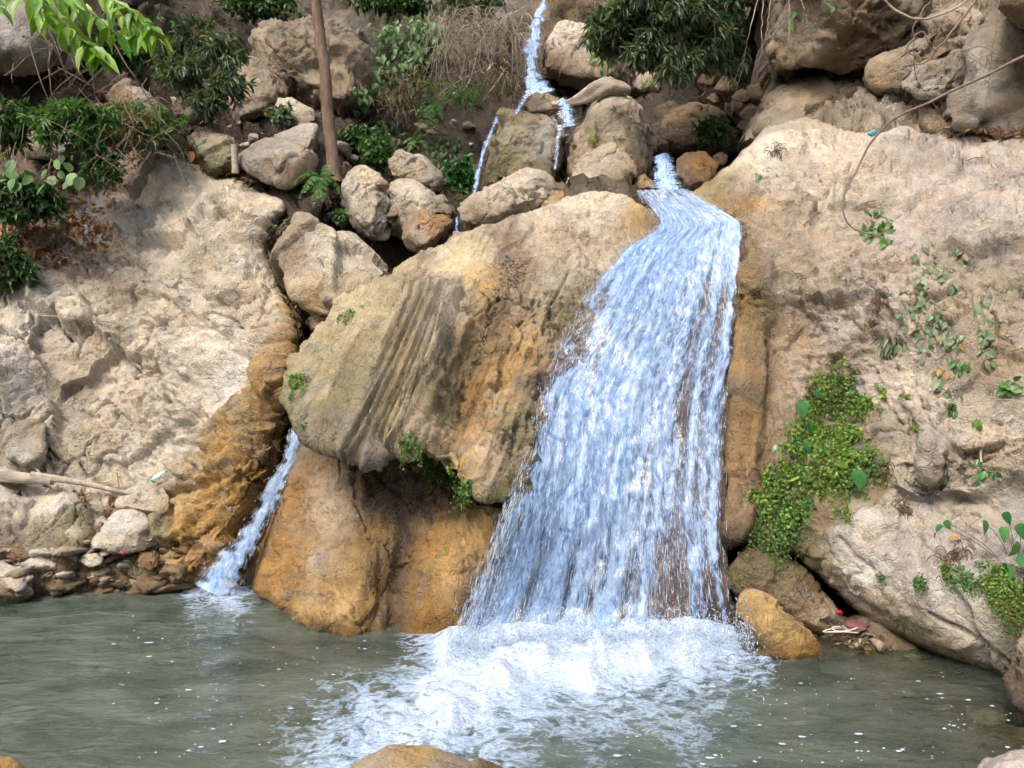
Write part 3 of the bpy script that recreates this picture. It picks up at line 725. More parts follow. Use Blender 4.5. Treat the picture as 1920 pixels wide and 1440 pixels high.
def cliff_disp(V, x, y, s):
    up = sstep(1560, 1440, x)                                   # near the fall: smooth flowstone column
    lo = sstep(880, 960, y) * sstep(1500, 1600, x)
    r = crag(V, 0.95, 51, 0.8, 0.9, 1.3) * (1 - 0.55 * up) * (1 - 0.45 * lo)
    r += ledges(V, (0.25, -0.2, 0.95), 3.4, 0.045, 53) * sstep(520, 300, y)
    fl = V * np.array([9.0, 3.0, 0.9])
    r += up * sstep(430, 520, y) * 0.05 * ridged(fl, 3, 55)
    # the flowstone column beside the fall, with a recess on either side
    xc = x - (1409 - 0.075 * (y - 500)) + 5 * perlin(V * 2.2, 63); cm = sstep(455, 520, y) * sstep(1040, 960, y)
    r += cm * (0.15 * np.exp(-(xc / 17) ** 2) - 0.13 * np.exp(-((xc + 26) / 9) ** 2) - 0.09 * np.exp(-((xc - 52) / 12) ** 2) + 0.05 * np.exp(-((xc - 30) / 12) ** 2))
    # flutes running down the face, pitted
    r += 0.035 * ridged(V * np.array([4.5, 2.5, 0.7]), 3, 57) * sstep(450, 600, y) * (1 - up) * sstep(940, 860, y)
    f1, f2, q, h = worley(V * 9.0, 58)
    r -= 0.035 * sstep(0.34, 0.16, f1) * ((h & U(3)) == 0) * sstep(400, 500, y) * sstep(900, 800, y)
    # grotto behind the fern patch, ledge below it
    r -= 0.35 * np.exp(-(((x - 1545) / 60) ** 2 + ((y - 770) / 80) ** 2))
    yl = 925 + 12 * np.sin(x / 45.0) + 9 * np.sin(x / 17.0)
    r += 0.10 * sstep(-7, 7, yl - y) * np.exp(-np.clip(yl - y, 0, 999) / 60) * sstep(1640, 1690, x)
    for (ax, ay, bx, by, w, dp) in ((1545, 970, 1560, 1080, 4, 0.05), (1580, 1010, 1640, 1075, 4, 0.05), (1740, 1150, 1830, 1205, 4, 0.06), (1840, 1200, 1910, 1250, 5, 0.07), (1560, 670, 1500, 760, 6, 0.08), (1590, 670, 1600, 760, 5, 0.06), (1435, 640, 1470, 560, 5, 0.07), (1760, 900, 1790, 700, 4, 0.04), (1690, 780, 1700, 900, 6, 0.08)):
        t = np.clip(((x - ax) * (bx - ax) + (y - ay) * (by - ay)) / ((bx - ax) ** 2 + (by - ay) ** 2), 0, 1)
        dd = np.hypot(x - ax - t * (bx - ax) + 12 * perlin(V * 3.5, 61), y - ay - t * (by - ay) + 12 * perlin(V * 3.5, 62))
        r -= dp * np.exp(-(dd / w) ** 2)
    return r
V, F, px, py = relief(cliff_out, cliff_d, 3.2, 40, 0.45, 2.2, cliff_disp, 3, 4)
colpts = [(x - 0.075 * (y - 500), y, c_) for y in range(490, 960, 45) for x, c_ in ((1388, 'wet'), (1400, 'rust'), (1413, 'amber'), (1428, 'slime' if y < 640 else 'umber'), (1446, 'umber'), (1464, 'umber' if y > 560 else 'tan'), (1488, 'tan'))]
cc, cw = colours(colpts + [(1300, 375, 'amber'), (1340, 380, 'ochre'), (1420, 385, 'ochre'), (1340, 345, 'olive'), (1400, 320, 'cream'), (1450, 260, 'pale'), (1500, 250, 'cream'), (1430, 350, 'white'), (1600, 300, 'cream'), (1690, 260, 'pink'), (1800, 290, 'pink'), (1900, 320, 'pink'), (1560, 350, 'cream'), (1700, 400, 'pink'), (1850, 420, 'pink'), (1470, 420, 'dun'), (1420, 440, 'tan'), (1450, 480, 'pink'),
                  (1395, 470, 'tan'), (1392, 560, 'rust'), (1385, 700, 'rust'), (1400, 620, 'ochre'), (1375, 800, 'umber'), (1392, 800, 'amber'), (1370, 900, 'umber'), (1390, 930, 'tan'), (1365, 1000, 'umber'), (1418, 560, 'moss'), (1425, 700, 'umber'), (1440, 640, 'olive'), (1450, 800, 'tan'), (1440, 900, 'umber'), (1480, 760, 'tan'), (1470, 540, 'grey'), (1520, 520, 'cream'), (1480, 650, 'tan'), (1550, 620, 'pink'), (1620, 560, 'pink'), (1500, 700, 'pink'), (1560, 740, 'soil'), (1600, 800, 'dun'), (1580, 900, 'moss'), (1640, 720, 'pink'),
                  (1700, 620, 'pink'), (1720, 720, 'cream'), (1800, 600, 'tan'), (1880, 550, 'dun'), (1870, 660, 'tan'), (1800, 700, 'dun'), (1870, 770, 'cream'), (1760, 800, 'pink'), (1680, 830, 'dun'), (1720, 870, 'cream'), (1850, 870, 'tan'), (1690, 960, 'pale'), (1740, 950, 'white'), (1660, 930, 'umber'), (1800, 960, 'cream'), (1850, 1000, 'pink'), (1900, 960, 'grey'), (1600, 1000, 'grey'), (1540, 970, 'umber'), (1520, 1020, 'slime'), (1560, 1060, 'olive'), (1580, 1110, 'dun'), (1640, 1060, 'white'), (1620, 1000, 'pale'), (1700, 1030, 'pink'), (1700, 1100, 'pink'), (1640, 1150, 'dun'), (1720, 1180, 'olive'),
                  (1780, 1100, 'white'), (1800, 1160, 'pale'), (1780, 1230, 'tan'), (1720, 1210, 'umber'), (1850, 1200, 'pale'), (1860, 1265, 'umber'), (1900, 1120, 'grey'), (1900, 1230, 'dun'), (2000, 1200, 'brown')], px, py, V, 20)
tag(put('cliff', V, F, M['rock'], dict(col=cc, wet=cw)), kind='structure')
bvh_of('cliff', V, F[:1])

# craggy outcrop above the cliff, at the top right
oc_d = TPS([(1420, 230, 11.1), (1440, 120, 11.8), (1500, 60, 11.4), (1550, 150, 11.5), (1600, 200, 10.7), (1700, 100, 10.6), (1800, 50, 10.2), (1750, 200, 9.9), (1900, 200, 9.3), (1950, 50, 9.6), (2180, 0, 9), (2180, 260, 8.8), (1600, -80, 12), (1900, -80, 11), (1500, 250, 10.7), (1650, 160, 10.6)], 1e-4)
V, F, px, py = relief([(1398, 268), (1422, 205), (1440, 150), (1434, 105), (1452, 40), (1480, -80), (2180, -80), (2180, 290), (1800, 268), (1600, 272)], oc_d, 3.6, 20, 0.3, 1.5, lambda V, x, y, s: crag(V, 1.15, 151, 1.0, 1.3, 1.1) + ledges(V, (0.5, -0.2, 0.8), 2.4, 0.14, 153), 4, 9)
cc, cw = colours([(1430, 230, 'dun'), (1480, 190, 'tan'), (1450, 80, 'dun'), (1520, 60, 'brown'), (1560, 170, 'tan'), (1600, 220, 'dun'), (1640, 110, 'brown'), (1680, 170, 'grey'), (1720, 60, 'dun'), (1780, 120, 'tan'), (1820, 200, 'grey'), (1850, 60, 'dun'), (1900, 150, 'tan'), (1900, 220, 'dun'), (1750, 230, 'tan'), (2000, 100, 'dun')], px, py, V, 18)
tag(put('rock_outcrop', V, F, M['rock'], dict(col=cc, wet=cw)), kind='structure')
bvh_of('outcrop', V, F[:1])

# ------------------------------------------------------------------ layered boulder that carries the fall
cen_d = TPS([(560, 690, 8.35), (600, 650, 8.3), (700, 545, 8.75), (830, 455, 9.05), (960, 405, 9.4), (1100, 362, 9.75), (1160, 365, 9.65), (1250, 420, 9.2), (1400, 430, 8.85), (700, 862, 6.75), (600, 830, 7.25), (560, 770, 7.75), (780, 840, 6.85), (950, 940, 6.62), (870, 890, 6.72), (700, 700, 7.5), (640, 720, 7.65), (850, 540, 8.2), (850, 700, 7.5), (950, 650, 7.8), (1000, 500, 8.55), (1100, 450, 8.95), (950, 800, 7.1), (1050, 600, 8.1),
             (1150, 600, 8.02), (1300, 500, 8.6), (1380, 600, 8.3), (1200, 800, 7.5), (1370, 800, 7.7), (1100, 1000, 7.1), (1360, 1000, 7.2), (950, 1100, 7.0), (1150, 1210, 6.87), (1370, 1210, 6.95), (880, 1235, 6.85), (1000, 900, 7.0)], 1e-4)
cen_out = [(558, 690), (600, 650), (640, 600), (700, 545), (760, 490), (830, 455), (890, 430), (960, 405), (1040, 380), (1100, 362), (1160, 366), (1230, 398), (1330, 415), (1402, 432), (1392, 600), (1378, 800), (1368, 1000), (1372, 1100), (1392, 1235), (1150, 1245), (870, 1250), (905, 1080), (945, 975), (950, 945), (905, 935), (868, 892), (828, 872), (788, 838), (762, 852), (735, 838), (702, 864), (660, 848), (600, 832), (562, 772)]
def pplane(*pts):
    a_ = np.array(pts, float); return np.linalg.solve(np.stack([np.ones(3), a_[:, 0], a_[:, 1]], 1), 1 / a_[:, 2])
pl_l = pplane((575, 700, 8.05), (735, 625, 7.80), (655, 850, 6.85)); pl_r = pplane((735, 625, 7.80), (655, 850, 6.85), (858, 545, 8.22))
cen_tps = cen_d
def cen_d(x, y):
    """the crown and the fall's bed are rounded; the front slab is two flat faces meeting at a crest"""
    d = cen_tps(x, y)
    sl_ = np.maximum(1 / (pl_l[0] + pl_l[1] * x + pl_l[2] * y), 1 / (pl_r[0] + pl_r[1] * x + pl_r[2] * y))
    m = sstep(8, -30, x - (862 - (y - 535) * 0.235)) * sstep(530, 600, y + 0.28 * (x - 700))
    return d * (1 - m) + sl_ * m
sa, sb = P(850, 540, 8.2), P(720, 850, 6.8)
sdirn = (sb - sa) / np.linalg.norm(sb - sa)
sn = np.cross(sdirn, np.array([0.2, -0.75, 0.62])); sn /= np.linalg.norm(sn)
def cen_disp(V, x, y, s):
    # edge of the front slab: from (860,535) down to (790,850)
    ed = x - (862 - (y - 535) * 0.235) + 10 * perlin(V * 3, 81)
    slab = sstep(12, -14, ed) * sstep(500, 560, y)
    gull = np.exp(-((ed - 55) / 34) ** 2) * sstep(520, 640, y)
    fallz = sstep(1000, 1090, x + (y - 800) * 0.30)
    top = sstep(560, 440, y)
    a1, a2 = V @ sn, V @ sdirn
    r = crag(V, 0.62, 83, 0.8, 0.8, 1.1) * (1 - 0.7 * slab) * (1 - 0.55 * fallz)
    r += 0.20 * slab - 0.22 * gull
    # the slab: flat weathered face on the left, straight bedding ridges down its right half
    rid = sstep(640, 730, x + (y - 700) * 0.42) * slab
    w_ = 0.025 * fbm(np.stack([a1 * 1.5, a2 * 0.8, 0 * a1], 1), 3, 85)
    for fr, am in ((4.6, 0.06), (11.0, 0.085), (24.0, 0.05)):
        h = (a1 + w_) * fr + 0.30 * perlin(np.stack([a1 * fr * 0.7, a2 * 1.6, 0 * a1], 1), 86)
        f = h - np.floor(h); k_ = (np.floor(h) * 0.6180339) % 1.0
        saw = np.where(f < 0.74, f / 0.74, (1 - f) / 0.26) - 0.5
        r += am * saw * (0.4 + 0.9 * k_) * (0.10 * (1 - slab) * (1 - fallz) + 0.42 * slab + 0.75 * rid) * (1 - 0.75 * top)
    r += (0.15 * slab + 0.6 * rid) * 0.022 * perlin(np.stack([a1 * 30, a2 * 7, 0 * a1], 1), 87)
    # wavy laminae on the crown
    lw = (V @ np.array([0.25, 0.35, 0.9])) * 11 + 1.3 * fbm(V * 1.7, 3, 88)
    r += 0.035 * top * np.abs(lw - np.floor(lw) - 0.5) * (1 - fallz)
    # knobbly flowstone between slab and fall
    fs = (1 - slab) * (1 - fallz) * sstep(520, 600, y)
    r += fs * (0.15 * ridged(np.stack([a1 * 3.6, a2 * 0.8, V[:, 1] * 1.2], 1), 3, 89) + 0.12 * (0.5 - worley(V * 4.4, 90)[0]))
    r += fallz * 0.05 * ridged(np.stack([V[:, 0] * 5, V[:, 2] * 0.9, V[:, 1]], 1), 3, 91)
    # drip-toothed lower lip
    r += 0.12 * perlin(np.stack([V[:, 0] * 8, V[:, 2] * 2, V[:, 1]], 1), 92) * sstep(70, 10, s) * (1 - top)
    return r
V, F, px, py = relief(cen_out, cen_d, 2.3, 11, 0.13, 1.3, cen_disp, 4, 6, True)
cc, cw = colours([(570, 700, 'flax'), (620, 660, 'straw'), (620, 760, 'flax'), (580, 760, 'olive'), (640, 800, 'olive'), (680, 700, 'flax'), (700, 620, 'straw'), (720, 560, 'straw'), (660, 610, 'straw'), (760, 600, 'straw'), (760, 700, 'straw'), (800, 640, 'cream'), (840, 560, 'cream'), (720, 800, 'flax'), (770, 800, 'tan'), (700, 850, 'dun'), (620, 830, 'dun'), (800, 500, 'tan'), (760, 520, 'straw'), (900, 450, 'straw'), (850, 470, 'straw'), (950, 430, 'tan'), (1000, 410, 'cream'),
                  (1080, 390, 'cream'), (1160, 390, 'cream'), (1200, 400, 'amber'), (1240, 420, 'umber'), (1120, 440, 'cream'), (1050, 460, 'tan'), (960, 500, 'umber'), (950, 480, 'brown'), (900, 520, 'amber'), (900, 600, 'amber'), (930, 560, 'brown'), (880, 680, 'umber'), (860, 660, 'slime'), (850, 740, 'slime'), (830, 780, 'olive'), (920, 620, 'wet'), (900, 720, 'rust'), (870, 800, 'rust'), (840, 830, 'tan'), (860, 860, 'amber'), (1000, 560, 'tan'), (1050, 520, 'cream'), (980, 640, 'amber'), (960, 700, 'amber'), (1030, 620, 'tan'), (1060, 600, 'moss'),
                  (930, 780, 'amber'), (960, 820, 'olive'), (900, 850, 'tan'), (920, 900, 'tan'), (960, 900, 'slime'), (940, 930, 'moss'), (880, 890, 'amber'), (1010, 740, 'mauve'), (1060, 680, 'mauve'), (1000, 850, 'mauve'), (1150, 560, 'mauve'), (1300, 480, 'mauve'), (1250, 600, 'mauve'), (1340, 700, 'mauve'), (1200, 900, 'mauve'), (1000, 1000, 'wet'), (1250, 1100, 'mauve'), (1350, 1000, 'mauve'), (1100, 1150, 'wet'), (900, 1150, 'wet'), (1350, 1150, 'wet'), (1370, 560, 'umber')], px, py, V, 16)
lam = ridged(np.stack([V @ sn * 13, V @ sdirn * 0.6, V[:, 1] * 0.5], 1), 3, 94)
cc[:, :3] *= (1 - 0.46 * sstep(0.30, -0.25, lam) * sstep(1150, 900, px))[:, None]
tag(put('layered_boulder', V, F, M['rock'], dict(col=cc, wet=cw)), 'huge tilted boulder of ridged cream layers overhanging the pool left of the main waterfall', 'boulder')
bvh_of('centre', V, F[:1])

# ------------------------------------------------------------------ ochre rock below the overhang
low_d = TPS([(560, 830, 8.2), (650, 850, 7.95), (800, 900, 7.75), (900, 950, 7.45), (940, 980, 7.3), (600, 1000, 7.45), (680, 1050, 7.08), (752, 1080, 7.36), (815, 1060, 7.06), (890, 1020, 7.15), (720, 930, 7.75), (650, 930, 7.6), (540, 1000, 7.95), (500, 1080, 7.95), (540, 1150, 7.3), (600, 1195, 6.85), (720, 1200, 6.85), (860, 1200, 6.8), (480, 1100, 8.1), (900, 1130, 6.95), (800, 980, 7.35), (850, 1120, 6.9), (660, 1130, 6.92)], 1e-4)
low_out = [(476, 1100), (500, 1010), (540, 900), (575, 815), (650, 790), (760, 800), (860, 860), (930, 930), (960, 980), (930, 1080), (915, 1225), (720, 1222), (600, 1212), (540, 1165), (490, 1128)]
def low_disp(V, x, y, s):
    r = crag(V, 0.6, 101, 0.8, 0.6, 1.0)
    r += 0.05 * ridged(np.stack([V[:, 0] * 3.5, V[:, 1] * 1.5, V[:, 2] * 1.0], 1), 3, 103)
    r += ledges(V, (0.75, -0.3, 0.6), 7, 0.035, 105) * sstep(740, 640, x) * sstep(1040, 1120, y)
    r -= 0.10 * np.exp(-((x - 755 + 0.12 * (y - 1000) + 12 * perlin(V * 3, 107)) / 12) ** 2) * sstep(940, 1000, y)
    return r
V, F, px, py = relief(low_out, low_d, 3.0, 30, 0.35, 0.9, low_disp, 3, 8, True)
cc, cw = colours([(520, 1000, 'rust'), (550, 930, 'rust'), (500, 1080, 'rust'), (540, 1060, 'ochre'), (600, 870, 'umber'), (640, 900, 'tan'), (620, 960, 'tan'), (700, 900, 'brown'), (740, 950, 'wet'), (800, 920, 'brown'), (860, 930, 'brown'), (650, 1000, 'tan'), (600, 1060, 'tan'), (680, 1010, 'ochre'), (660, 1080, 'amber'), (580, 1140, 'amber'), (640, 1150, 'amber'), (700, 1120, 'ochre'), (730, 1060, 'amber'), (757, 985, 'wet'), (756, 1010, 'wet'), (754, 1035, 'wet'), (752, 1060, 'wet'), (748, 1090, 'wet'), (745, 1120, 'wet'), (741, 1145, 'wet'), (738, 1165, 'umber'), (728, 1010, 'amber'), (724, 1080, 'amber'), (778, 1050, 'ochre'), (772, 1110, 'ochre'), (790, 1000, 'ochre'),
                  (820, 1060, 'ochre'), (800, 1130, 'ochre'), (850, 1100, 'amber'), (880, 1000, 'amber'), (910, 980, 'amber'), (840, 1180, 'rust'), (780, 1170, 'ochre'), (700, 1180, 'ochre'), (600, 1190, 'umber'), (890, 1100, 'mauve'), (900, 1160, 'wet')], px, py, V, 16)
tag(put('ochre_boulder', V, F, M['rock'], dict(col=cc, wet=cw)), 'wet ochre rock in the pool under the overhang, with a dark vertical groove', 'boulder')
bvh_of('low', V, F[:1])

# ------------------------------------------------------------------ pool bed
gx, gy = np.meshgrid(np.linspace(-9, 9, 260), np.linspace(0.6, 9.6, 200))
def bed_z(x, y):
    z = -0.62 + 0.42 * sstep(1.2, 3.2, x - 0.1 * (y - 5)) + 0.22 * sstep(7.4, 8.3, y) + 0.35 * sstep(2.6, 1.0, y)
    z += 0.32 * np.exp(-(((x + 1.2) / 1.1) ** 2 + ((y - 6.5) / 0.6) ** 2))                       # shelf below the ochre rock
    z += 0.36 * np.exp(-(((x - 3.0) / 0.75) ** 2 + ((y - 6.75) / 0.55) ** 2))                     # mud under the cliff
    z += 0.20 * np.exp(-(((x - 3.5) / 1.0) ** 2 + ((y - 4.6) / 0.8) ** 2))
    p = np.stack([x, y, 0 * x], -1).reshape(-1, 3)
    return z + (0.10 * fbm(p * 1.5, 4, 121) + 0.03 * facet(p * 5, 122)).reshape(np.shape(x))
zz = bed_z(gx, gy)
V = np.stack([gx, gy, zz], -1).reshape(-1, 3); idx = np.arange(len(V)).reshape(gx.shape)
Q = np.stack([idx[:-1, :-1], idx[:-1, 1:], idx[1:, 1:], idx[1:, :-1]], -1).reshape(-1, 4)
px, py = PX(V)
cc, cw = colours([(300, 1250, 'umber'), (700, 1230, 'tan'), (1200, 1300, 'umber'), (1600, 1220, 'soil'), (1560, 1230, 'brown'), (1700, 1300, 'tan'), (1850, 1330, 'tan'), (1600, 1400, 'dun'), (900, 1500, 'umber')], px, py, V, 30)
cw = cw * 0 + 0.4
tag(put('pool_bed', V, [Q], M['bed'], dict(col=cc, wet=cw)), kind='structure')
bvh_of('bed', V, [Q])

# ------------------------------------------------------------------ pool water
xs = np.concatenate([np.linspace(-700, 0, 60, endpoint=False), np.arange(0, 1920, 3.2), np.linspace(1920, 2700, 60)])
ys = np.concatenate([[1066, 1072], np.arange(1078, 1440, 2.2), np.linspace(1442, 2900, 70)])
gx, gy = np.meshgrid(xs, ys)
d = CAMH * FPX / (gy - 720)
V = P(gx, gy, d).reshape(-1, 3); V[:, 2] = 0
X, Y = V[:, 0], V[:, 1]; fx, fy = gx.ravel(), gy.ravel()
foam = idw([(-200, 1200, (0,)), (100, 1150, (0,)), (100, 1300, (0.0,)), (250, 1420, (0.0,)), (420, 1420, (0.08,)), (300, 1140, (0.12,)), (230, 1110, (0.02,)), (330, 1105, (0.5,)), (365, 1108, (1.0,)), (400, 1102, (1.1,)), (440, 1100, (1.0,)), (470, 1098, (0.45,)), (380, 1125, (0.5,)), (330, 1140, (0.30,)), (300, 1165, (0.34,)), (400, 1160, (0.3,)), (420, 1250, (0.2,)), (500, 1280, (0.28,)), (520, 1140, (0.02,)), (600, 1210, (0.0,)), (560, 1250, (0.06,)), (700, 1225, (0.05,)),
             (620, 1290, (0.55,)), (590, 1340, (0.48,)), (620, 1390, (0.68,)), (640, 1425, (0.72,)), (700, 1320, (0.86,)), (720, 1280, (0.55,)), (780, 1250, (0.55,)), (800, 1290, (0.95,)), (850, 1250, (1.05,)), (870, 1225, (1.0,)), (760, 1370, (0.88,)), (700, 1400, (0.84,)), (850, 1330, (1.02,)), (900, 1300, (1.0,)), (950, 1260, (1.1,)), (1000, 1240, (1.15,)), (1100, 1220, (1.2,)), (1200, 1215, (1.2,)), (1300, 1215, (1.15,)), (1370, 1215, (1.0,)), (1400, 1230, (0.8,)),
             (1100, 1260, (1.05,)), (1200, 1250, (1.0,)), (1300, 1245, (0.9,)), (1000, 1300, (0.75,)), (1060, 1330, (0.64,)), (1100, 1370, (0.56,)), (950, 1350, (0.74,)), (900, 1390, (0.68,)), (980, 1400, (0.55,)), (1050, 1420, (0.22,)), (1180, 1310, (0.70,)), (1250, 1290, (0.62,)), (1200, 1350, (0.55,)), (1300, 1320, (0.52,)), (1200, 1420, (0.16,)), (1350, 1280, (0.55,)), (1420, 1250, (0.72,)), (1480, 1270, (0.28,)), (1400, 1300, (0.40,)), (1450, 1340, (0.15,)), (1400, 1400, (0.14,)), (1550, 1280, (0.05,)), (1600, 1350, (0.10,)), (1700, 1300, (0.03,)), (1600, 1420, (0.12,)), (1800, 1350, (0.05,)),
             (1900, 1400, (0.04,)), (800, 1600, (0.2,)), (1200, 1800, (0.1,)), (300, 1800, (0.02,)), (1800, 1800, (0.02,))], fx, fy, 3.2)[:, 0]
foam *= 1 - 0.0 * X
p3 = np.stack([X, Y, 0 * X], 1)
W2 = p3 + 0.12 * np.stack([fbm(p3 * 3, 3, 131), fbm(p3 * 3, 3, 132), 0 * X], 1)
lump = 0.5 - worley(W2 * 3.6, 133)[0]
lump2 = 0.5 - worley(W2 * 9.0, 134)[0]
fm = np.clip(foam, 0, 1.1)
V[:, 2] = 0.012 * fbm(p3 * np.array([1.6, 3.0, 1]), 3, 135) + 0.05 * fm * fbm(p3 * 3.2, 3, 136) + 0.08 * np.clip(fm - 0.55, 0, 1) * (lump + 0.25) + 0.06 * np.clip(fm - 0.35, 0, 1) * lump2 + 0.11 * sstep(0.8, 1.15, fm) * (0.6 + 1.2 * np.clip(fbm(p3 * 2.6, 2, 138) + 0.3, 0, 1))
dep = np.clip(-bed_z(X, Y), 0, 3)
turb = 1 - np.exp(-dep * 2.4)
turb = np.clip(turb * (0.97 + 0.12 * fbm(p3 * 0.9, 3, 137)), 0, 0.97)
idx = np.arange(len(V)).reshape(gx.shape)
Q = np.stack([idx[:-1, :-1], idx[1:, :-1], idx[1:, 1:], idx[:-1, 1:]], -1).reshape(-1, 4)
tag(put('pool_water', V, [Q], M['pool'], dict(foam=foam, turb=turb)), kind='structure')

# flecks of foam drifting on the pool
r_ = np.random.default_rng(161); n = 420
fx = np.where(r_.random(n) < 0.55, r_.uniform(1150, 1900, n), r_.uniform(200, 760, n)); fy = np.where(fx > 1000, r_.uniform(1265, 1440, n), r_.uniform(1130, 1430, n))
k = (perlin(np.stack([fx / 70, fy / 40, 0 * fx], 1), 162) > -0.05) & ~((fx > 480) & (fx < 900) & (fy < 1205)); fx, fy = fx[k], fy[k]; n = len(fx)
c0 = P(fx, fy, CAMH * FPX / (fy - 720)); c0[:, 2] = 0.016
ang = np.linspace(0, 2 * np.pi, 7)[:-1]; sz = 0.0025 + 0.013 * r_.random(n) ** 4
V = c0[:, None] + np.stack([np.cos(ang)[None] * sz[:, None] * r_.uniform(1.0, 2.6, (n, 1)), np.sin(ang)[None] * sz[:, None], np.zeros((n, 6)) + 0.002], 2) * r_.uniform(0.7, 1.3, (n, 6, 1))
V = np.concatenate([V, (c0 + np.array([0, 0, 0.007]))[:, None]], 1).reshape(-1, 3)
F = (np.arange(n)[:, None, None] * 7 + np.array([[i, (i + 1) % 6, 6] for i in range(6)])[None]).reshape(-1, 3)
tag(put('foam_flecks', V, [F], M['spray']), 'scattered flecks of white foam drifting on the pool', 'foam', kind='stuff')
# ------------------------------------------------------------------ boulders
def boulder(label, out, d, thick, cols, seed, tilt=0.35, bulge=0.45, front=(), chips_n=7, sub=6, rough=1.1, name='boulder', group=None, soft=0.45, key=True, kind=None):
    o_ = np.array(out, float); c = 0.5 * (o_.min(0) + o_.max(0))
    hpx = np.ptp(o_[:, 1]); wpx = np.ptp(o_[:, 0]); W = min(hpx, wpx) / FPX * d
    Hm = hpx / FPX * d
    def dep(py): return d + tilt * Hm * (c[1] - py) / hpx
    pts = [P(x, y, dep(y)) for x, y in out]
    for x, y in out:                                          # belly toward the viewer, shallower back
        fx, fy = c + (np.array([x, y]) - c) * 0.62
        pts.append(P(fx, fy, dep(fy) - bulge * W))
        fx, fy = c + (np.array([x, y]) - c) * 0.85
        pts.append(P(fx, fy, dep(fy) + thick))
    for x, y, o2 in front:
        pts.append(P(x, y, dep(y) + o2))
    cc_, V, F = hull_body(pts, sub, soft, chips_n, seed)
    N = vnormals(V, F)
    k = np.clip(W / 1.1, 0.3, 1.2) * rough
    V = V + N * (crag(V * (1.0 / max(0.45, min(1, W / 1.2))), 0.66 * k, seed * 7 + 3, 0.3, 0.9, 0.9))[:, None]
    px, py = PX(V)
    col, wet = colours(cols, px, py, V, 9, seed, 3.0, 5)
    o = put(name, V, F, M['rock'], dict(col=col, wet=wet))
    if kind: tag(o, kind=kind)
    else: tag(o, label, 'boulder', group)
    if key: bvh_of('b%d' % seed, V, F)
    return o

boulder('pale rounded boulder right beside the topmost narrow waterfall', [(1008, 125), (1018, 75), (1040, 38), (1062, 33), (1088, 46), (1112, 72), (1150, 100), (1190, 130), (1200, 160), (1150, 175), (1100, 165), (1075, 120), (1050, 118), (1015, 160)], 14.2, 1.2,
        [(1050, 70, 'pink'), (1080, 60, 'cream'), (1120, 110, 'cream'), (1150, 140, 'tan'), (1030, 130, 'umber'), (1060, 140, 'brown'), (1080, 150, 'tan')], 201, 0.2, 0.4, sub=6)
boulder('mossy wet block between two thin trickles, behind the wedge-shaped boulder', [(925, 245), (945, 216), (1000, 208), (1050, 220), (1062, 260), (1046, 300), (1040, 345), (960, 365), (890, 370), (902, 300)], 12.3, 0.8,
        [(940, 240, 'olive'), (990, 225, 'umber'), (1040, 240, 'grey'), (980, 270, 'dun'), (960, 290, 'moss'), (1020, 280, 'grey'), (1030, 310, 'olive'), (930, 320, 'moss'), (980, 330, 'umber'), (910, 350, 'umber')], 202, 0.25, 0.35)
boulder('small wet brown rock splitting the stream below the top waterfall', [(975, 205), (980, 180), (1000, 170), (1030, 175), (1055, 190), (1060, 205), (1030, 216), (990, 218)], 12.6, 0.5,
        [(985, 190, 'umber'), (1010, 180, 'olive'), (1040, 200, 'tan'), (1000, 210, 'wet')], 203, 0.4, 0.4, sub=5)
boulder('tall pale pointed boulder right of the upper stream', [(1064, 335), (1076, 250), (1098, 208), (1130, 180), (1152, 165), (1182, 186), (1206, 232), (1224, 292), (1214, 332), (1180, 350), (1100, 360)], 11.7, 1.0,
        [(1100, 230, 'dun'), (1150, 190, 'cream'), (1180, 220, 'cream'), (1130, 260, 'tan'), (1090, 300, 'tan'), (1200, 280, 'dun'), (1200, 320, 'umber'), (1170, 260, 'cream'), (1075, 330, 'umber')], 204, 0.45, 0.35, [(1140, 200, -0.25)])
boulder('blunt cream boulder leaning against the foot of the tall pointed one', [(1058, 360), (1072, 322), (1100, 286), (1155, 266), (1180, 290), (1192, 318), (1186, 350), (1150, 362), (1100, 366)], 11.0, 0.6,
        [(1100, 320, 'cream'), (1140, 290, 'cream'), (1170, 310, 'tan'), (1080, 350, 'cream'), (1150, 340, 'dun'), (1180, 345, 'amber')], 205, 0.4, 0.4)
boulder('big cream wedge-shaped boulder with a flat sloping top in mid stream', [(860, 378), (876, 364), (985, 312), (1006, 308), (1040, 325), (1043, 356), (1010, 386), (932, 432), (896, 434), (862, 420)], 10.3, 0.6,
        [(900, 370, 'cream'), (960, 340, 'cream'), (1010, 325, 'pale'), (1000, 360, 'cream'), (875, 400, 'tan'), (920, 415, 'tan'), (970, 395, 'dun'), (1030, 360, 'tan')], 206, 0.7, 0.3, [(900, 385, -0.35), (1000, 350, -0.25), (930, 400, -0.4)])
boulder('rounded cream boulder at the top right of the boulder cluster, under the green shrub', [(732, 302), (745, 275), (770, 288), (802, 310), (827, 338), (820, 352), (800, 358), (760, 342), (735, 330)], 11.4, 0.5,
        [(750, 290, 'cream'), (780, 310, 'cream'), (810, 340, 'cream'), (760, 330, 'tan'), (790, 345, 'tan')], 207, 0.5, 0.4)
boulder('upright tan boulder standing right of the tree trunk', [(637, 345), (655, 312), (680, 305), (710, 330), (722, 360), (728, 400), (726, 452), (700, 456), (665, 432), (648, 400)], 10.5, 0.6,
        [(660, 330, 'dun'), (690, 330, 'cream'), (690, 380, 'tan'), (710, 420, 'pale'), (670, 400, 'cream'), (700, 440, 'grey'), (660, 370, 'grey')], 208, 0.35, 0.35)
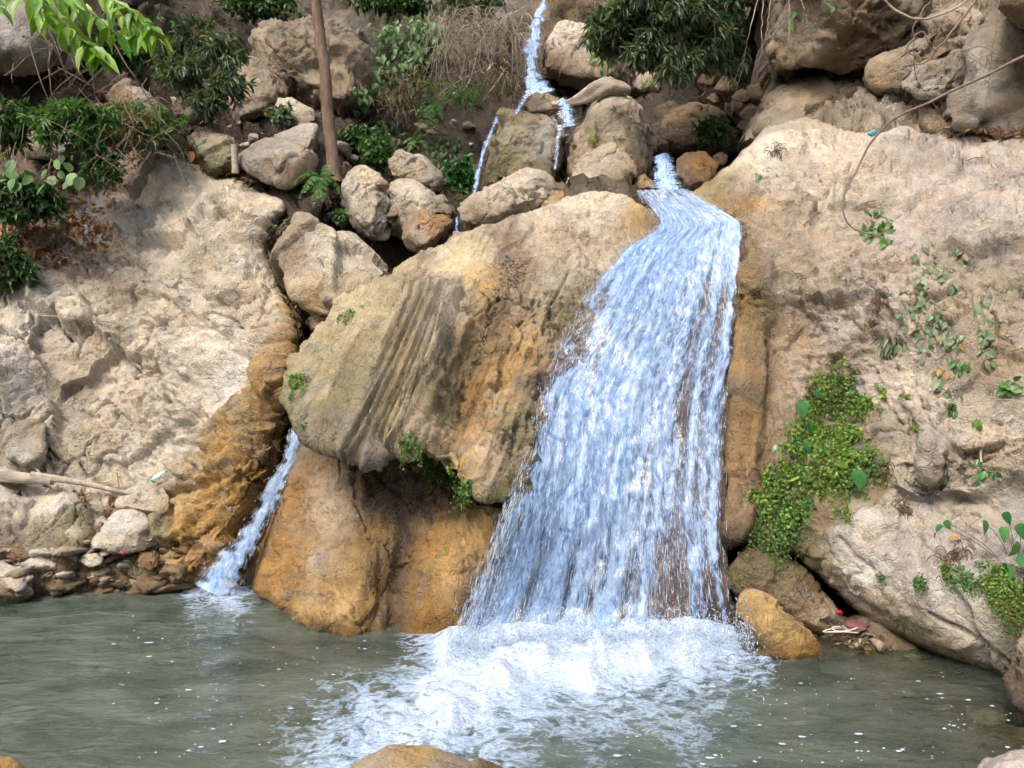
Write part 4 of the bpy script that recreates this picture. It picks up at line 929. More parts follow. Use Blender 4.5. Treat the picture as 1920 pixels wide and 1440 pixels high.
boulder('rough cream boulder wedged in the middle of the boulder cluster', [(726, 358), (745, 333), (778, 334), (810, 355), (815, 375), (850, 402), (830, 412), (790, 432), (745, 440), (728, 410)], 10.75, 0.5,
        [(750, 350, 'cream'), (780, 360, 'pale'), (800, 380, 'cream'), (740, 400, 'dun'), (770, 400, 'olive'), (830, 405, 'umber')], 209, 0.5, 0.4)
boulder('wet brown boulder at the bottom of the boulder cluster', [(756, 425), (790, 398), (830, 400), (852, 416), (838, 440), (792, 474), (766, 468), (754, 442)], 10.0, 0.4,
        [(780, 420, 'umber'), (810, 410, 'ochre'), (840, 420, 'umber'), (790, 440, 'grey'), (810, 440, 'rust'), (780, 465, 'umber')], 210, 0.4, 0.45)
boulder('large slab with a grey sloping top left of the tree trunk', [(445, 290), (460, 280), (520, 250), (560, 240), (597, 235), (600, 290), (582, 332), (545, 352), (500, 342), (450, 312)], 10.9, 0.7,
        [(470, 285, 'grey'), (520, 265, 'grey'), (570, 250, 'grey'), (590, 270, 'tan'), (560, 300, 'tan'), (520, 310, 'dun'), (570, 330, 'dun'), (470, 305, 'dun')], 211, 0.75, 0.25, [(585, 262, -0.30), (540, 300, -0.45), (480, 300, -0.3)])
boulder('low grey-tan rock behind the wooden stake', [(352, 262), (385, 232), (420, 246), (450, 270), (446, 300), (440, 330), (400, 335), (372, 305)], 11.3, 0.6,
        [(380, 250, 'dun'), (420, 260, 'tan'), (420, 300, 'olive'), (400, 310, 'moss'), (440, 280, 'tan')], 212, 0.5, 0.35)
boulder('pale ledge rock above the large grey slab', [(508, 215), (520, 188), (545, 183), (590, 205), (597, 228), (575, 240), (530, 240)], 12.0, 0.6,
        [(530, 195, 'pale'), (570, 210, 'cream'), (590, 225, 'tan'), (540, 230, 'soil')], 213, 0.5, 0.35, sub=5)
boulder('smooth cream boulder between the leaf-filled gully and the layered boulder', [(537, 490), (548, 440), (558, 405), (580, 392), (610, 398), (645, 432), (690, 475), (738, 508), (705, 545), (660, 580), (612, 600), (565, 585), (540, 530)], 9.25, 0.8,
        [(570, 410, 'tan'), (600, 410, 'cream'), (630, 440, 'cream'), (590, 480, 'pale'), (650, 490, 'cream'), (700, 510, 'cream'), (560, 500, 'tan'), (555, 470, 'umber'), (620, 550, 'cream'), (590, 560, 'amber'), (660, 560, 'tan')], 214, 0.85, 0.14, [(600, 470, -0.2), (640, 520, -0.2)], chips_n=3)
boulder('small pinkish rock below the smooth cream boulder', [(580, 600), (590, 578), (612, 580), (626, 592), (622, 618), (600, 626), (584, 618)], 9.0, 0.3, [(600, 590, 'pink'), (615, 610, 'umber'), (590, 615, 'amber')], 215, 0.4, 0.4, sub=5)
boulder('flat cream stone left of the small round one on top of the layered boulder', [(835, 455), (850, 436), (880, 432), (900, 440), (896, 456), (860, 462)], 9.45, 0.35, [(870, 440, 'cream'), (850, 455, 'tan')], 216, 0.5, 0.4, sub=5)
boulder('small round pale stone on top of the layered boulder', [(882, 445), (888, 428), (905, 423), (926, 431), (930, 440), (915, 450), (895, 455)], 9.6, 0.3, [(905, 430, 'pale'), (900, 448, 'tan')], 217, 0.4, 0.4, sub=5)
boulder('reddish-tan rock tucked behind the right end of the wedge-shaped boulder', [(1000, 400), (1005, 375), (1035, 362), (1062, 360), (1070, 380), (1050, 396), (1020, 405)], 10.3, 0.4, [(1030, 370, 'tan'), (1050, 380, 'amber'), (1010, 395, 'umber')], 218, 0.4, 0.4, sub=5)
boulder('low tan rock at the head of the main waterfall, below the blunt cream boulder', [(1060, 382), (1080, 362), (1120, 352), (1175, 353), (1205, 375), (1190, 392), (1120, 392)], 10.2, 0.5, [(1090, 370, 'tan'), (1140, 360, 'dun'), (1180, 370, 'amber'), (1130, 385, 'tan')], 219, 0.5, 0.35, sub=5)
boulder('shaded brown boulder behind the bushy green tuft, right of the upper stream', [(1222, 265), (1235, 230), (1262, 204), (1302, 195), (1352, 210), (1390, 240), (1398, 275), (1350, 292), (1260, 290)], 12.4, 0.8, [(1260, 220, 'umber'), (1310, 205, 'umber'), (1360, 230, 'brown'), (1300, 260, 'brown'), (1250, 270, 'wet')], 220, 0.4, 0.4)
boulder('rust-brown rock beside the small blue cascade', [(1258, 330), (1262, 298), (1285, 284), (1320, 288), (1345, 310), (1335, 345), (1285, 362)], 10.9, 0.5, [(1280, 300, 'umber'), (1310, 310, 'rust'), (1290, 340, 'wet')], 221, 0.4, 0.4, sub=5)
boulder('small brown stone between the blunt cream boulder and the blue cascade', [(1184, 352), (1190, 332), (1208, 328), (1226, 340), (1228, 355), (1205, 362)], 11.0, 0.3, [(1205, 340, 'umber'), (1215, 352, 'amber')], 222, 0.4, 0.4, sub=5)
for i, (x, y, r, dd) in enumerate([(1360, 160, 22, 12.9), (1392, 182, 20, 12.6), (1425, 175, 26, 12.6), (1375, 205, 20, 12.3), (1410, 215, 24, 12.1), (1340, 185, 16, 13.0), (1440, 205, 18, 12.0), (1395, 235, 15, 11.9), (1415, 250, 16, 11.7), (1300, 300, 14, 11.6), (1350, 300, 16, 11.4), (1330, 150, 20, 13.4)]):
    ang = np.linspace(0, 6.28, 8)[:-1] + i
    boulder('shaded brown stone in the rubble of the dark hollow', [(x + r * math.cos(t) * (1 + 0.2 * math.sin(3 * t + i)), y + r * 0.8 * math.sin(t)) for t in ang], dd, 0.3, [(x - 9, y, 'brown'), (x + 9, y - 8, 'umber'), (x + 5, y + 9, 'soil')], 230 + i, 0.4, 0.4, sub=4, group='stones in the dark hollow', key=False)
boulder('dark wet rock behind the small blue cascade', [(1205, 300), (1212, 240), (1230, 200), (1270, 190), (1300, 230), (1300, 290), (1260, 310)], 12.7, 0.7, [(1230, 230, 'dark'), (1260, 210, 'brown'), (1240, 280, 'wet'), (1280, 260, 'dark')], 223, 0.3, 0.3, sub=5)
boulder('smooth pinkish rock face behind the big grey-green shrub', [(1105, 120), (1120, 70), (1170, 40), (1230, 60), (1260, 120), (1250, 180), (1200, 200), (1150, 180)], 14.6, 0.9, [(1150, 90, 'pink'), (1200, 80, 'cream'), (1180, 150, 'pink'), (1230, 150, 'tan')], 224, 0.3, 0.2, rough=0.5)
boulder('added rock roof above the frame that shades the dark hollow', [(1225, -40), (1250, -110), (1400, -150), (1500, -110), (1500, -30), (1440, 2), (1380, -6), (1290, -14)], 12.4, 3.0, [(1300, -40, 'brown'), (1400, -40, 'brown'), (1480, -60, 'dun')], 225, -0.1, 0.25, sub=5, key=False)  # unseen roof, put in to keep the sun off the hollow
# rocks above the right-hand cliff
boulder('great overhanging brown rock above the cliff at the top right', [(1428, 118), (1436, 70), (1460, 20), (1490, -50), (1600, -90), (1770, -60), (1750, 30), (1700, 72), (1630, 105), (1570, 138), (1510, 142), (1445, 134)], 10.4, 1.6,
        [(1450, 60, 'dun'), (1500, 40, 'dun'), (1560, 30, 'brown'), (1620, 40, 'brown'), (1480, 110, 'tan'), (1530, 120, 'tan'), (1580, 90, 'umber'), (1640, 80, 'brown'), (1700, 40, 'dun'), (1600, 0, 'soil')], 245, -0.25, 0.16, chips_n=9, rough=1.5)
boulder('brown rock shelf between the overhanging rock and the top of the cliff', [(1400, 268), (1420, 215), (1440, 182), (1500, 160), (1580, 140), (1660, 160), (1750, 200), (1770, 245), (1700, 275), (1560, 275)], 10.9, 1.2,
        [(1440, 220, 'dun'), (1500, 180, 'tan'), (1560, 170, 'tan'), (1520, 210, 'dun'), (1600, 210, 'brown'), (1650, 190, 'umber'), (1680, 220, 'tan'), (1600, 240, 'tan')], 246, 0.5, 0.2, rough=1.3)
boulder('rounded grey-tan rock knob below the overhanging rock at the top right', [(1618, 155), (1630, 112), (1680, 85), (1760, 40), (1800, 10), (1840, 30), (1820, 90), (1760, 140), (1700, 150), (1650, 190)], 9.9, 0.9,
        [(1650, 120, 'tan'), (1700, 100, 'dun'), (1760, 70, 'dun'), (1800, 40, 'tan'), (1660, 170, 'umber')], 247, 0.1, 0.2, chips_n=8, rough=1.5)
boulder('grey fractured rock in the middle of the bank at the top right', [(1672, 165), (1690, 125), (1740, 110), (1800, 95), (1860, 80), (1870, 120), (1830, 165), (1790, 182), (1720, 192)], 9.6, 0.8,
        [(1700, 140, 'grey'), (1750, 130, 'dun'), (1800, 120, 'tan'), (1740, 175, 'grey'), (1830, 130, 'grey')], 248, 0.15, 0.2, chips_n=8, rough=1.5)
boulder('broad grey-brown rock sloping out of the frame at the top right', [(1752, 235), (1760, 195), (1820, 140), (1870, 60), (1900, 10), (1960, -40), (2120, -20), (2140, 200), (2000, 262), (1850, 258), (1780, 250)], 9.3, 1.4,
        [(1790, 210, 'dun'), (1850, 160, 'grey'), (1900, 80, 'dun'), (1880, 200, 'tan'), (1850, 230, 'dun'), (1930, 150, 'soil'), (1910, 30, 'dun'), (1820, 230, 'grey')], 249, 0.2, 0.16, chips_n=8, rough=1.5)
boulder('dark rock corner jutting in at the very top right', [(1872, 20), (1880, -20), (1960, -60), (2060, -30), (2060, 50), (1960, 52), (1900, 45)], 8.2, 0.8, [(1900, 20, 'brown'), (1960, 20, 'soil')], 250, -0.2, 0.35, sub=5)
# top-left bank
boulder('brown blocky outcrop behind the tree trunk', [(468, 70), (480, 45), (525, 28), (590, 24), (645, 45), (690, 100), (702, 165), (690, 225), (640, 235), (590, 232), (545, 195), (500, 150)], 13.3, 1.2,
        [(490, 60, 'dun'), (540, 40, 'dun'), (600, 60, 'dun'), (660, 120, 'tan'), (540, 100, 'soil'), (580, 130, 'dun'), (600, 200, 'soil'), (650, 210, 'umber'), (680, 180, 'tan'), (560, 180, 'soil'), (510, 110, 'tan')], 251, 0.2, 0.3, rough=1.2)
boulder('smooth tan rock face right of the grey-green shrub, at the top left', [(425, 190), (440, 120), (470, 105), (510, 130), (545, 170), (520, 205), (480, 225), (440, 240)], 12.9, 0.8,
        [(450, 150, 'tan'), (490, 130, 'dun'), (510, 170, 'tan'), (470, 210, 'dun')], 252, 0.3, 0.3, rough=0.7)
boulder('grey rock brow over the dark hollow at the far left', [(-120, 40), (-60, -20), (60, -20), (130, 20), (145, 70), (120, 105), (60, 112), (-20, 130), (-100, 140)], 11.0, 1.6,
        [(0, 60, 'grey'), (60, 90, 'grey'), (110, 50, 'dun'), (-40, 90, 'brown')], 253, -0.1, 0.25)
boulder('dark rounded rock under the overhanging twigs at the upper left', [(195, 215), (205, 175), (235, 155), (265, 165), (290, 200), (320, 225), (300, 245), (230, 245)], 10.9, 0.6,
        [(220, 180, 'brown'), (250, 170, 'grey'), (230, 175, 'rust'), (290, 215, 'soil')], 254, 0.3, 0.4, sub=5)
boulder('small brown rock below the grey-green shrub at the upper left', [(318, 205), (330, 175), (355, 165), (382, 185), (385, 215), (360, 230), (335, 225)], 11.5, 0.5, [(340, 190, 'soil'), (370, 200, 'dun')], 255, 0.2, 0.4, sub=5)
boulder('grey rock showing among the plants at the left edge', [(40, 275), (55, 250), (100, 243), (150, 258), (160, 285), (100, 300), (50, 298)], 10.8, 0.6, [(80, 265, 'dun'), (130, 275, 'grey')], 256, 0.3, 0.4, sub=5)
# beside and under the cliff
boulder('dull brown boulder wedged in the hollow under the cliff, right of the waterfall foot', [(1352, 1050), (1390, 1012), (1440, 1018), (1500, 1060), (1562, 1130), (1592, 1172), (1560, 1196), (1480, 1170), (1400, 1135), (1362, 1100)], 7.05, 0.6,
        [(1400, 1040, 'umber'), (1380, 1080, 'slime'), (1460, 1070, 'slime'), (1520, 1120, 'umber'), (1560, 1165, 'tan'), (1450, 1130, 'brown')], 260, 0.4, 0.25, rough=0.7)
boulder('wet orange rock in the water right of the waterfall foot', [(1388, 1215), (1386, 1150), (1400, 1106), (1440, 1118), (1500, 1170), (1545, 1218), (1562, 1248), (1500, 1262), (1440, 1250)], 6.45, 0.4,
        [(1410, 1120, 'amber'), (1430, 1160, 'amber'), (1480, 1190, 'amber'), (1530, 1230, 'ochre'), (1440, 1220, 'umber'), (1400, 1190, 'slime'), (1490, 1240, 'rust')], 261, 0.6, 0.25, rough=0.6, sub=6)
boulder('dark mossy rock at the right edge of the pool', [(1882, 1345), (1892, 1270), (1903, 1195), (1922, 1160), (2000, 1150), (2050, 1300), (1990, 1400), (1900, 1380)], 5.2, 0.8,
        [(1890, 1230, 'umber'), (1905, 1200, 'dun'), (1890, 1300, 'dark'), (1920, 1330, 'dark'), (1910, 1270, 'brown')], 262, 0.3, 0.3, sub=6)
# foreground
boulder('tan rock breaking the bottom edge of the picture, in front of the foam', [(600, 1500), (640, 1445), (700, 1418), (760, 1402), (810, 1401), (880, 1420), (950, 1442), (1010, 1520), (820, 1640), (660, 1620)], 3.6, 0.5,
        [(700, 1430, 'tan'), (780, 1410, 'amber'), (850, 1420, 'tan'), (920, 1445, 'umber'), (800, 1480, 'tan')], 270, 0.5, 0.3, rough=0.6)
boulder('pinkish rock at the bottom right corner', [(1820, 1470), (1850, 1430), (1900, 1408), (1980, 1405), (2050, 1450), (2060, 1560), (1900, 1600)], 3.3, 0.5, [(1880, 1425, 'pink'), (1950, 1440, 'pink')], 271, 0.4, 0.3, rough=0.6, sub=6)
boulder('orange rock tip in the bottom left corner', [(-60, 1470), (-40, 1425), (0, 1416), (25, 1425), (45, 1450), (40, 1520), (-40, 1540)], 3.6, 0.4, [(0, 1430, 'ochre'), (20, 1440, 'amber')], 272, 0.4, 0.3, rough=0.7, sub=5)
# ------------------------------------------------------------------ broken blocks along the left shore
for i, (lab, o_, dd, cl) in enumerate([
    ('squarish cracked block at the left edge, halfway up the pale slope', [(0, 800), (20, 785), (60, 778), (95, 800), (94, 850), (62, 892), (20, 872), (4, 840)], 8.72, [(40, 800, 'dun'), (70, 850, 'cream'), (30, 850, 'grey')]),
    ('cream stone lying on the slope at the left edge below the cracked block', [(0, 905), (5, 880), (30, 872), (50, 885), (48, 908), (20, 916)], 8.6, [(20, 890, 'dun')]),
    ('blunt cream block low on the left, beside the olive-stained hollow', [(35, 1005), (45, 985), (70, 980), (92, 995), (98, 1018), (70, 1028), (40, 1024)], 8.2, [(60, 995, 'pale'), (80, 1015, 'dun')]),
    ('long cream block with a broken lower end near the left shore', [(84, 985), (92, 962), (120, 955), (160, 972), (180, 1000), (170, 1020), (140, 1022), (100, 1005)], 8.28, [(110, 970, 'cream'), (150, 990, 'cream'), (150, 1015, 'dun')]),
    ('big white-cream block above the rubble, left of the orange rock', [(186, 1020), (190, 985), (215, 960), (250, 952), (290, 975), (296, 1000), (275, 1036), (235, 1040), (200, 1034)], 8.22, [(220, 980, 'white'), (260, 980, 'pale'), (280, 1010, 'cream'), (210, 1020, 'pale')]),
    ('cream block just below the plastic bottle', [(215, 955), (225, 925), (260, 905), (300, 905), (318, 930), (316, 975), (285, 970), (250, 950)], 8.42, [(250, 925, 'pale'), (300, 940, 'cream'), (310, 965, 'amber')]),
    ('flat whitish slab near the water at the far left', [(12, 1040), (30, 1020), (70, 1025), (108, 1050), (104, 1072), (60, 1075), (20, 1060)], 8.1, [(50, 1035, 'white'), (80, 1060, 'pale')]),
    ('whitish block standing at the waterline at the far left', [(-30, 1075), (0, 1055), (40, 1062), (58, 1085), (62, 1125), (20, 1140), (-30, 1135)], 7.85, [(10, 1075, 'white'), (40, 1090, 'pale'), (50, 1120, 'umber'), (0, 1125, 'tan')]),
    ('small cream slab in the leaf-filled cleft near the left shore', [(160, 945), (168, 920), (195, 915), (216, 930), (210, 952), (180, 955)], 8.48, [(185, 930, 'cream')]),
    ('small cream stone between the long block and the big white-cream one', [(164, 985), (172, 965), (195, 962), (207, 980), (198, 996), (175, 997)], 8.35, [(185, 975, 'cream')]),
    ('long pale slab under the driftwood log at the left', [(40, 950), (60, 928), (110, 925), (168, 948), (170, 968), (120, 966), (70, 962)], 8.45, [(80, 940, 'cream'), (140, 955, 'pale')]),
    ('brown cubic stone at the right end of the rubble, next to the orange rock', [(262, 1062), (264, 1042), (280, 1036), (296, 1045), (297, 1062), (280, 1070)], 8.05, [(280, 1050, 'umber'), (290, 1060, 'rust')]),
    ('flat grey-white stone in the rubble below the red bottle cap', [(150, 1052), (158, 1038), (180, 1036), (194, 1046), (190, 1060), (165, 1064)], 8.08, [(170, 1045, 'pale')])]):
    boulder(lab, o_, dd, 0.35, cl, 280 + i, 0.6, 0.2, name='rock_block', sub=5, chips_n=9, soft=0.12, rough=0.75)
# rubble of small stones at the waterline
rub = []
for k in range(5):
    r_ = np.random.default_rng(400 + k)
    c_, V, F = hull_body(r_.normal(size=(11, 3)) * np.array([1, 0.8, 0.6]), 3, 0.2, 8, 400 + k)
    V = V - c_; V = V / np.abs(V).max()
    V = V + vnormals(V, F) * (0.10 * facet(V * 2.2, 410 + k) + 0.04 * perlin(V * 6, 415 + k))[:, None]
    for tone in ('pale', 'tan', 'umber'):
        col = weather(np.tile(np.array(PAL[tone][:3]), (len(V), 1)), V * 0.3 + k, 3 + k)
        me = mesh_np('stone', V, F, dict(col=np.hstack([col, np.ones((len(V), 1))]), wet=np.full(len(V), PAL[tone][3])))
        me.materials.append(M['rock']); rub.append((tone, me))
rr = random.Random(5)
nst = 0
for k in range(95):
    x = rr.uniform(-10, 345); y = rr.uniform(1012, 1112)
    if y < 1030 and x < 150: continue
    lim = 1122 - x * 0.06
    if y > lim: continue
    q, n_ = hit(x, y, ['slope', 'b287', 'b286'])
    tone = 'umber' if (y > 1096 or x > 285 or rr.random() < 0.15) else ('tan' if rr.random() < 0.45 else 'pale')
    pool_ = [m for t_, m in rub if t_ == tone]
    o = link('stone', rr.choice(pool_)); s_ = rr.choice([0.05, 0.08, 0.12, 0.16, 0.22])
    o.location = q - n_ * s_ * 0.1
    o.rotation_euler = (rr.uniform(-.4, .4), rr.uniform(-.4, .4), rr.uniform(0, 6.28)); o.scale = (s_ * 1.25, s_ * rr.uniform(.7, 1), s_ * rr.uniform(.35, .7))
    tag(o, 'small stone in the cream and brown rubble at the left waterline', 'stone', 'rubble stones at the left waterline')
for x, y, s_, tone, lab in [(1645, 1212, 0.10, 'tan', 'tan stone on the mud under the cliff, the larger of two'), (1712, 1238, 0.07, 'dun', 'small grey-tan stone at the water under the cliff edge'),
                            (880, 240, 0.17, 'amber', 'brown rock on the bank left of the mossy block'), (848, 232, 0.10, 'dun', 'small grey rock left of the brown one on the bank'), (463, 275, 0.13, 'grey', 'small grey stone left of the grey slab'),
                            (640, 285, 0.2, 'tan', 'tan stone behind the tree trunk'), (655, 300, 0.16, 'dun', 'grey-brown stone right of the tree trunk foot'), (742, 405, 0.14, 'umber', 'small brown stone low in the boulder cluster'), (715, 345, 0.12, 'tan', 'small stone caught between two upright boulders'), (1245, 275, 0.16, 'wet', 'wet black stone above the blue cascade')]:
    q, n_ = hit(x, y)
    pool_ = [m for t_, m in rub if t_ == {'tan': 'tan', 'amber': 'tan', 'umber': 'umber', 'wet': 'umber'}.get(tone, 'pale')]
    o = link('stone', rr.choice(pool_)); o.location = q + n_ * s_ * 0.3; o.scale = (s_, s_ * 0.8, s_ * 0.8); o.rotation_euler = (0.3, 0.2, rr.uniform(0, 6))
    tag(o, lab, 'stone')
for k in range(60):
    x, y = (rr.uniform(640, 960), rr.uniform(150, 350)) if k < 40 else (rr.uniform(280, 600), rr.uniform(170, 320))
    q, n_ = hit(x, y, ['hill']); s_ = rr.choice([0.06, 0.08, 0.1, 0.14, 0.2])
    o = link('stone', rr.choice(rub)[1]); o.location = q - n_ * s_ * 0.2; o.scale = (s_, s_ * rr.uniform(.7, 1), s_ * rr.uniform(.6, .9)); o.rotation_euler = (rr.uniform(-.6, .6), rr.uniform(-.6, .6), rr.uniform(0, 6))
    tag(o, 'small stone half buried in the earth bank behind the boulders', 'stone', 'half-buried stones on the earth bank')
# drowned stones that show through the shallow water
for x, y, s_, lab in [(1700, 1302, 0.10, 'drowned round stone in the shallows right of the orange rock'), (1580, 1285, 0.09, 'drowned dark stone in front of the orange rock'), (1850, 1345, 0.16, 'drowned stone near the right edge of the pool'), (1660, 1330, 0.09, 'flat drowned stone in the clear shallows'), (1770, 1330, 0.08, 'small drowned stone in the clear shallows')]:
    q, n_ = hit(x, y, ['bed'])
    o = link('stone', rub[1][1]); o.location = q; o.scale = (s_, s_, s_ * 0.5); o.rotation_euler = (0, 0, rr.uniform(0, 6))
    tag(o, lab, 'stone')
# ------------------------------------------------------------------ falling water
def interp_curve(pts, n):
    p = np.array(pts, float); s = np.concatenate([[0], np.cumsum(np.linalg.norm(np.diff(p[:, :2], axis=0), axis=1))])
    t = np.linspace(0, s[-1], n)
    return np.stack([np.interp(t, s, p[:, k]) for k in range(p.shape[1])], 1)
def smooth1(a_, k=2):
    for _ in range(k):
        a_ = np.concatenate([a_[:1], (a_[:-2] + 2 * a_[1:-1] + a_[2:]) / 4, a_[-1:]])
    return a_
def sheet(L, R, depth, nu, nv, cover, seed, lift=0.05, amp=0.03, bow=0.0):
    """water skin between a left and a right edge (photo positions), at real distances"""
    L = np.array(L, float); R = np.array(R, float)
    mid = 0.5 * (L + R); s_ = np.concatenate([[0], np.cumsum(np.linalg.norm(np.diff(mid, axis=0), axis=1))]); t_ = np.linspace(0, s_[-1], nv)
    l = np.stack([np.interp(t_, s_, L[:, k]) for k in (0, 1)], 1); r = np.stack([np.interp(t_, s_, R[:, k]) for k in (0, 1)], 1)
    l = smooth1(l, 8); r = smooth1(r, 8)
    u = np.linspace(0, 1, nu)
    x = l[:, None, 0] * (1 - u) + r[:, None, 0] * u; y = l[:, None, 1] * (1 - u) + r[:, None, 1] * u
    d = depth(x, y)
    V = P(x, y, d - lift)
    V[..., 1] -= bow * np.sin(np.pi * u)[None, :]
    al = np.concatenate([np.zeros((1, nu)), np.cumsum(np.linalg.norm(np.diff(V, axis=0), axis=2), axis=0)])
    ac = np.concatenate([np.zeros((nv, 1)), np.cumsum(np.linalg.norm(np.diff(V, axis=1), axis=2), axis=1)], 1)
    wid = ac[:, -1].mean()
    flow = np.stack([u[None] * wid + 0 * al + 0.10 * np.sin(al * 2.1), al, 0 * al], -1).reshape(-1, 3)
    idx = np.arange(nu * nv).reshape(nv, nu)
    Q = np.stack([idx[:-1, :-1], idx[1:, :-1], idx[1:, 1:], idx[:-1, 1:]], -1).reshape(-1, 4)
    V = V.reshape(-1, 3); N = vnormals(V, [Q])
    f2 = flow * np.array([4.5, 2.6, 1]); f3 = flow * np.array([13, 7.0, 1])
    h = perlin(f2 + seed, seed) + 0.5 * perlin(f3 + seed, seed + 1)
    V = V + N * (amp * h)[:, None]
    U2, V2 = np.meshgrid(u, np.linspace(0, 1, nv))
    cv = cover(U2.ravel(), V2.ravel(), x.ravel(), y.ravel())
    return V, Q, flow, cv
def spindles(pos, dirs, length, width, seed=0):
    """drops and threads of water: tapered three-sided spindles"""
    n = len(pos); r_ = np.random.default_rng(seed)
    d = dirs / np.linalg.norm(dirs, axis=1, keepdims=True)
    a_ = np.cross(d, r_.normal(size=(n, 3))); a_ /= np.linalg.norm(a_, axis=1, keepdims=True); b_ = np.cross(d, a_)
    V = [pos[:, None] - d[:, None] * length[:, None, None] * 0.5]
    ring = np.stack([np.cos(t) * a_ + np.sin(t) * b_ for t in (0, 2.094, 4.189)], 1)
    V.append(pos[:, None] + ring * width[:, None, None] + d[:, None] * length[:, None, None] * 0.2)
    V.append(pos[:, None] + d[:, None] * length[:, None, None] * 0.5)
    V = np.concatenate(V, 1).reshape(-1, 3)
    f = np.array([[0, 1, 2], [0, 2, 3], [0, 3, 1], [4, 2, 1], [4, 3, 2], [4, 1, 3]])
    F = (np.arange(n)[:, None, None] * 5 + f[None]).reshape(-1, 3)
    return V, [F]

water_d = lambda x, y: cen_d(x, y)
ML = [(1192, 357), (1212, 382), (1236, 408), (1232, 432), (1172, 464), (1112, 540), (1078, 600), (1043, 670), (1018, 740), (1000, 840), (965, 925), (935, 1000), (905, 1080), (868, 1165), (835, 1240)]
MR = [(1288, 354), (1318, 374), (1352, 394), (1390, 414), (1391, 452), (1384, 520), (1379, 580), (1372, 650), (1365, 740), (1358, 840), (1352, 925), (1350, 1000), (1354, 1070), (1372, 1145), (1386, 1222)]
def main_cover(u, v, x, y):
    c = 0.60 + 0.08 * np.sin(3.1 * v)
    c += 0.10 * sstep(0.3, 0.15, v) - 0.18 * sstep(0.08, 0.0, v)
    c -= 0.25 * sstep(0.55, 0.80, u) * sstep(0.16, 0.3, v)                                    # thin on the right: rock shows
    for u0, w_, k in ((0.70, 0.035, 0.18), (0.955, 0.03, 0.26), (0.85, 0.035, 0.26)):
        c += k * np.exp(-((u - u0 - 0.02 * np.sin(v * 9)) / w_) ** 2) * sstep(0.13, 0.22, v)
    c -= 0.20 * np.exp(-(((x - 1085) / 40) ** 2 + ((y - 650) / 55) ** 2))                       # bare patches on the upper left
    c -= 0.16 * np.exp(-(((x - 1130) / 25) ** 2 + ((y - 560) / 30) ** 2))
    c -= 0.16 * np.exp(-(((x - 1230) / 18) ** 2 + ((y - 1080) / 90) ** 2)) + 0.11 * np.exp(-(((x - 985) / 35) ** 2 + ((y - 1110) / 80) ** 2)) + 0.11 * np.exp(-(((x - 1105) / 20) ** 2 + ((y - 1080) / 80) ** 2)) + 0.2 * np.exp(-(((x - 1330) / 30) ** 2 + ((y - 1120) / 80) ** 2))
    c += 0.10 * sstep(0.35, 0.6, v) * sstep(0.65, 0.45, u)
    q = np.stack([u * 9, v * 5, 0 * u], 1)
    c += 0.09 * perlin(q, 301) + 0.06 * perlin(q * np.array([3.2, 1.4, 1]), 302)
    tg = perlin(np.stack([u * 11 + 0.6 * np.sin(v * 6), v * 2.0, 0 * u], 1), 304) + 0.8 * perlin(np.stack([u * 26, v * 4.5, 0 * u + 4], 1), 305)
    c += (0.24 + 0.26 * sstep(0.55, 0.9, v)) * tg - 0.07 * sstep(0.5, 0.9, v)                  # separate tongues lower down
    edge = np.minimum(u / 0.05, (1 - u) / 0.03) + 1.2 * perlin(np.stack([v * 26, u * 3, 0 * u], 1), 303)
    return np.clip(c, 0.2, 1.2) * np.clip(edge + 0.25, 0, 1)
V, Q, flow, cv = sheet(ML, MR, water_d, 170, 420, main_cover, 11, 0.13, 0.04)
wf = empty('waterfall', P(1130, 1205, 6.7), 'wide white main waterfall sliding over brown rock into the pool', 'waterfall')
put('water_sheet', V, [Q], M['fall'], dict(flow=flow, cover=cv), wf)
mainV, mainU = V.reshape(420, 170, 3), cv.reshape(420, 170)
V2, Q2, flow2, cv2 = sheet(ML, MR, water_d, 150, 360, lambda u, v, x, y: main_cover(u, v, x, y) - 0.22 - 0.3 * sstep(0.5, 0.8, u), 23, 0.22, 0.06)
put('outer_water_sheet', V2, [Q2], M['fall'], dict(flow=flow2 + np.array([5.3, 2.2, 0]), cover=cv2), wf)
# threads thrown clear of the sheet
r_ = np.random.default_rng(31)
def threads(grid, cov, n, seed, lo=0.03, hi=0.2, wlo=0.0015, whi=0.004, push=0.16, bias=None):
    r_ = np.random.default_rng(seed); nv, nu = grid.shape[:2]
    i = r_.integers(2, nv - 3, n * 3); j = r_.integers(0, nu, n * 3) if bias is None else np.clip((r_.beta(*bias, n * 3) * nu).astype(int), 0, nu - 1)
    k = r_.random(n * 3) < np.clip(cov[i, j] * 1.5 - 0.25, 0.02, 1); i, j = i[k][:n], j[k][:n]
    d = grid[i + 2, j] - grid[i - 2, j]; d /= np.linalg.norm(d, axis=1, keepdims=True) + 1e-9
    t = i / nv
    pos = grid[i, j] + np.array([0, -1, 0.25]) * (push * r_.random(len(i)) ** 2 * (0.3 + t))[:, None] + r_.normal(size=(len(i), 3)) * np.array([0.03, 0.02, 0.02])
    d = d + np.array([0, -0.15, -0.5]) * t[:, None] + r_.normal(size=d.shape) * 0.08
    return spindles(pos, d, (lo + (hi - lo) * r_.random(len(i)) ** 2 * (0.4 + t)), wlo + (whi - wlo) * r_.random(len(i)), seed)
Vs, Fs = threads(mainV, mainU, 10000, 41, 0.03, 0.18, 0.0016, 0.0040)
tag(put('water_threads', Vs, Fs, M['spray'], None, wf), kind='stuff')
Vs, Fs = threads(mainV, np.ones_like(mainU), 2600, 43, 0.03, 0.16, 0.0015, 0.0035, 0.35, (0.5, 6))
tag(put('edge_spray', Vs, Fs, M['spray'], None, wf), kind='stuff')
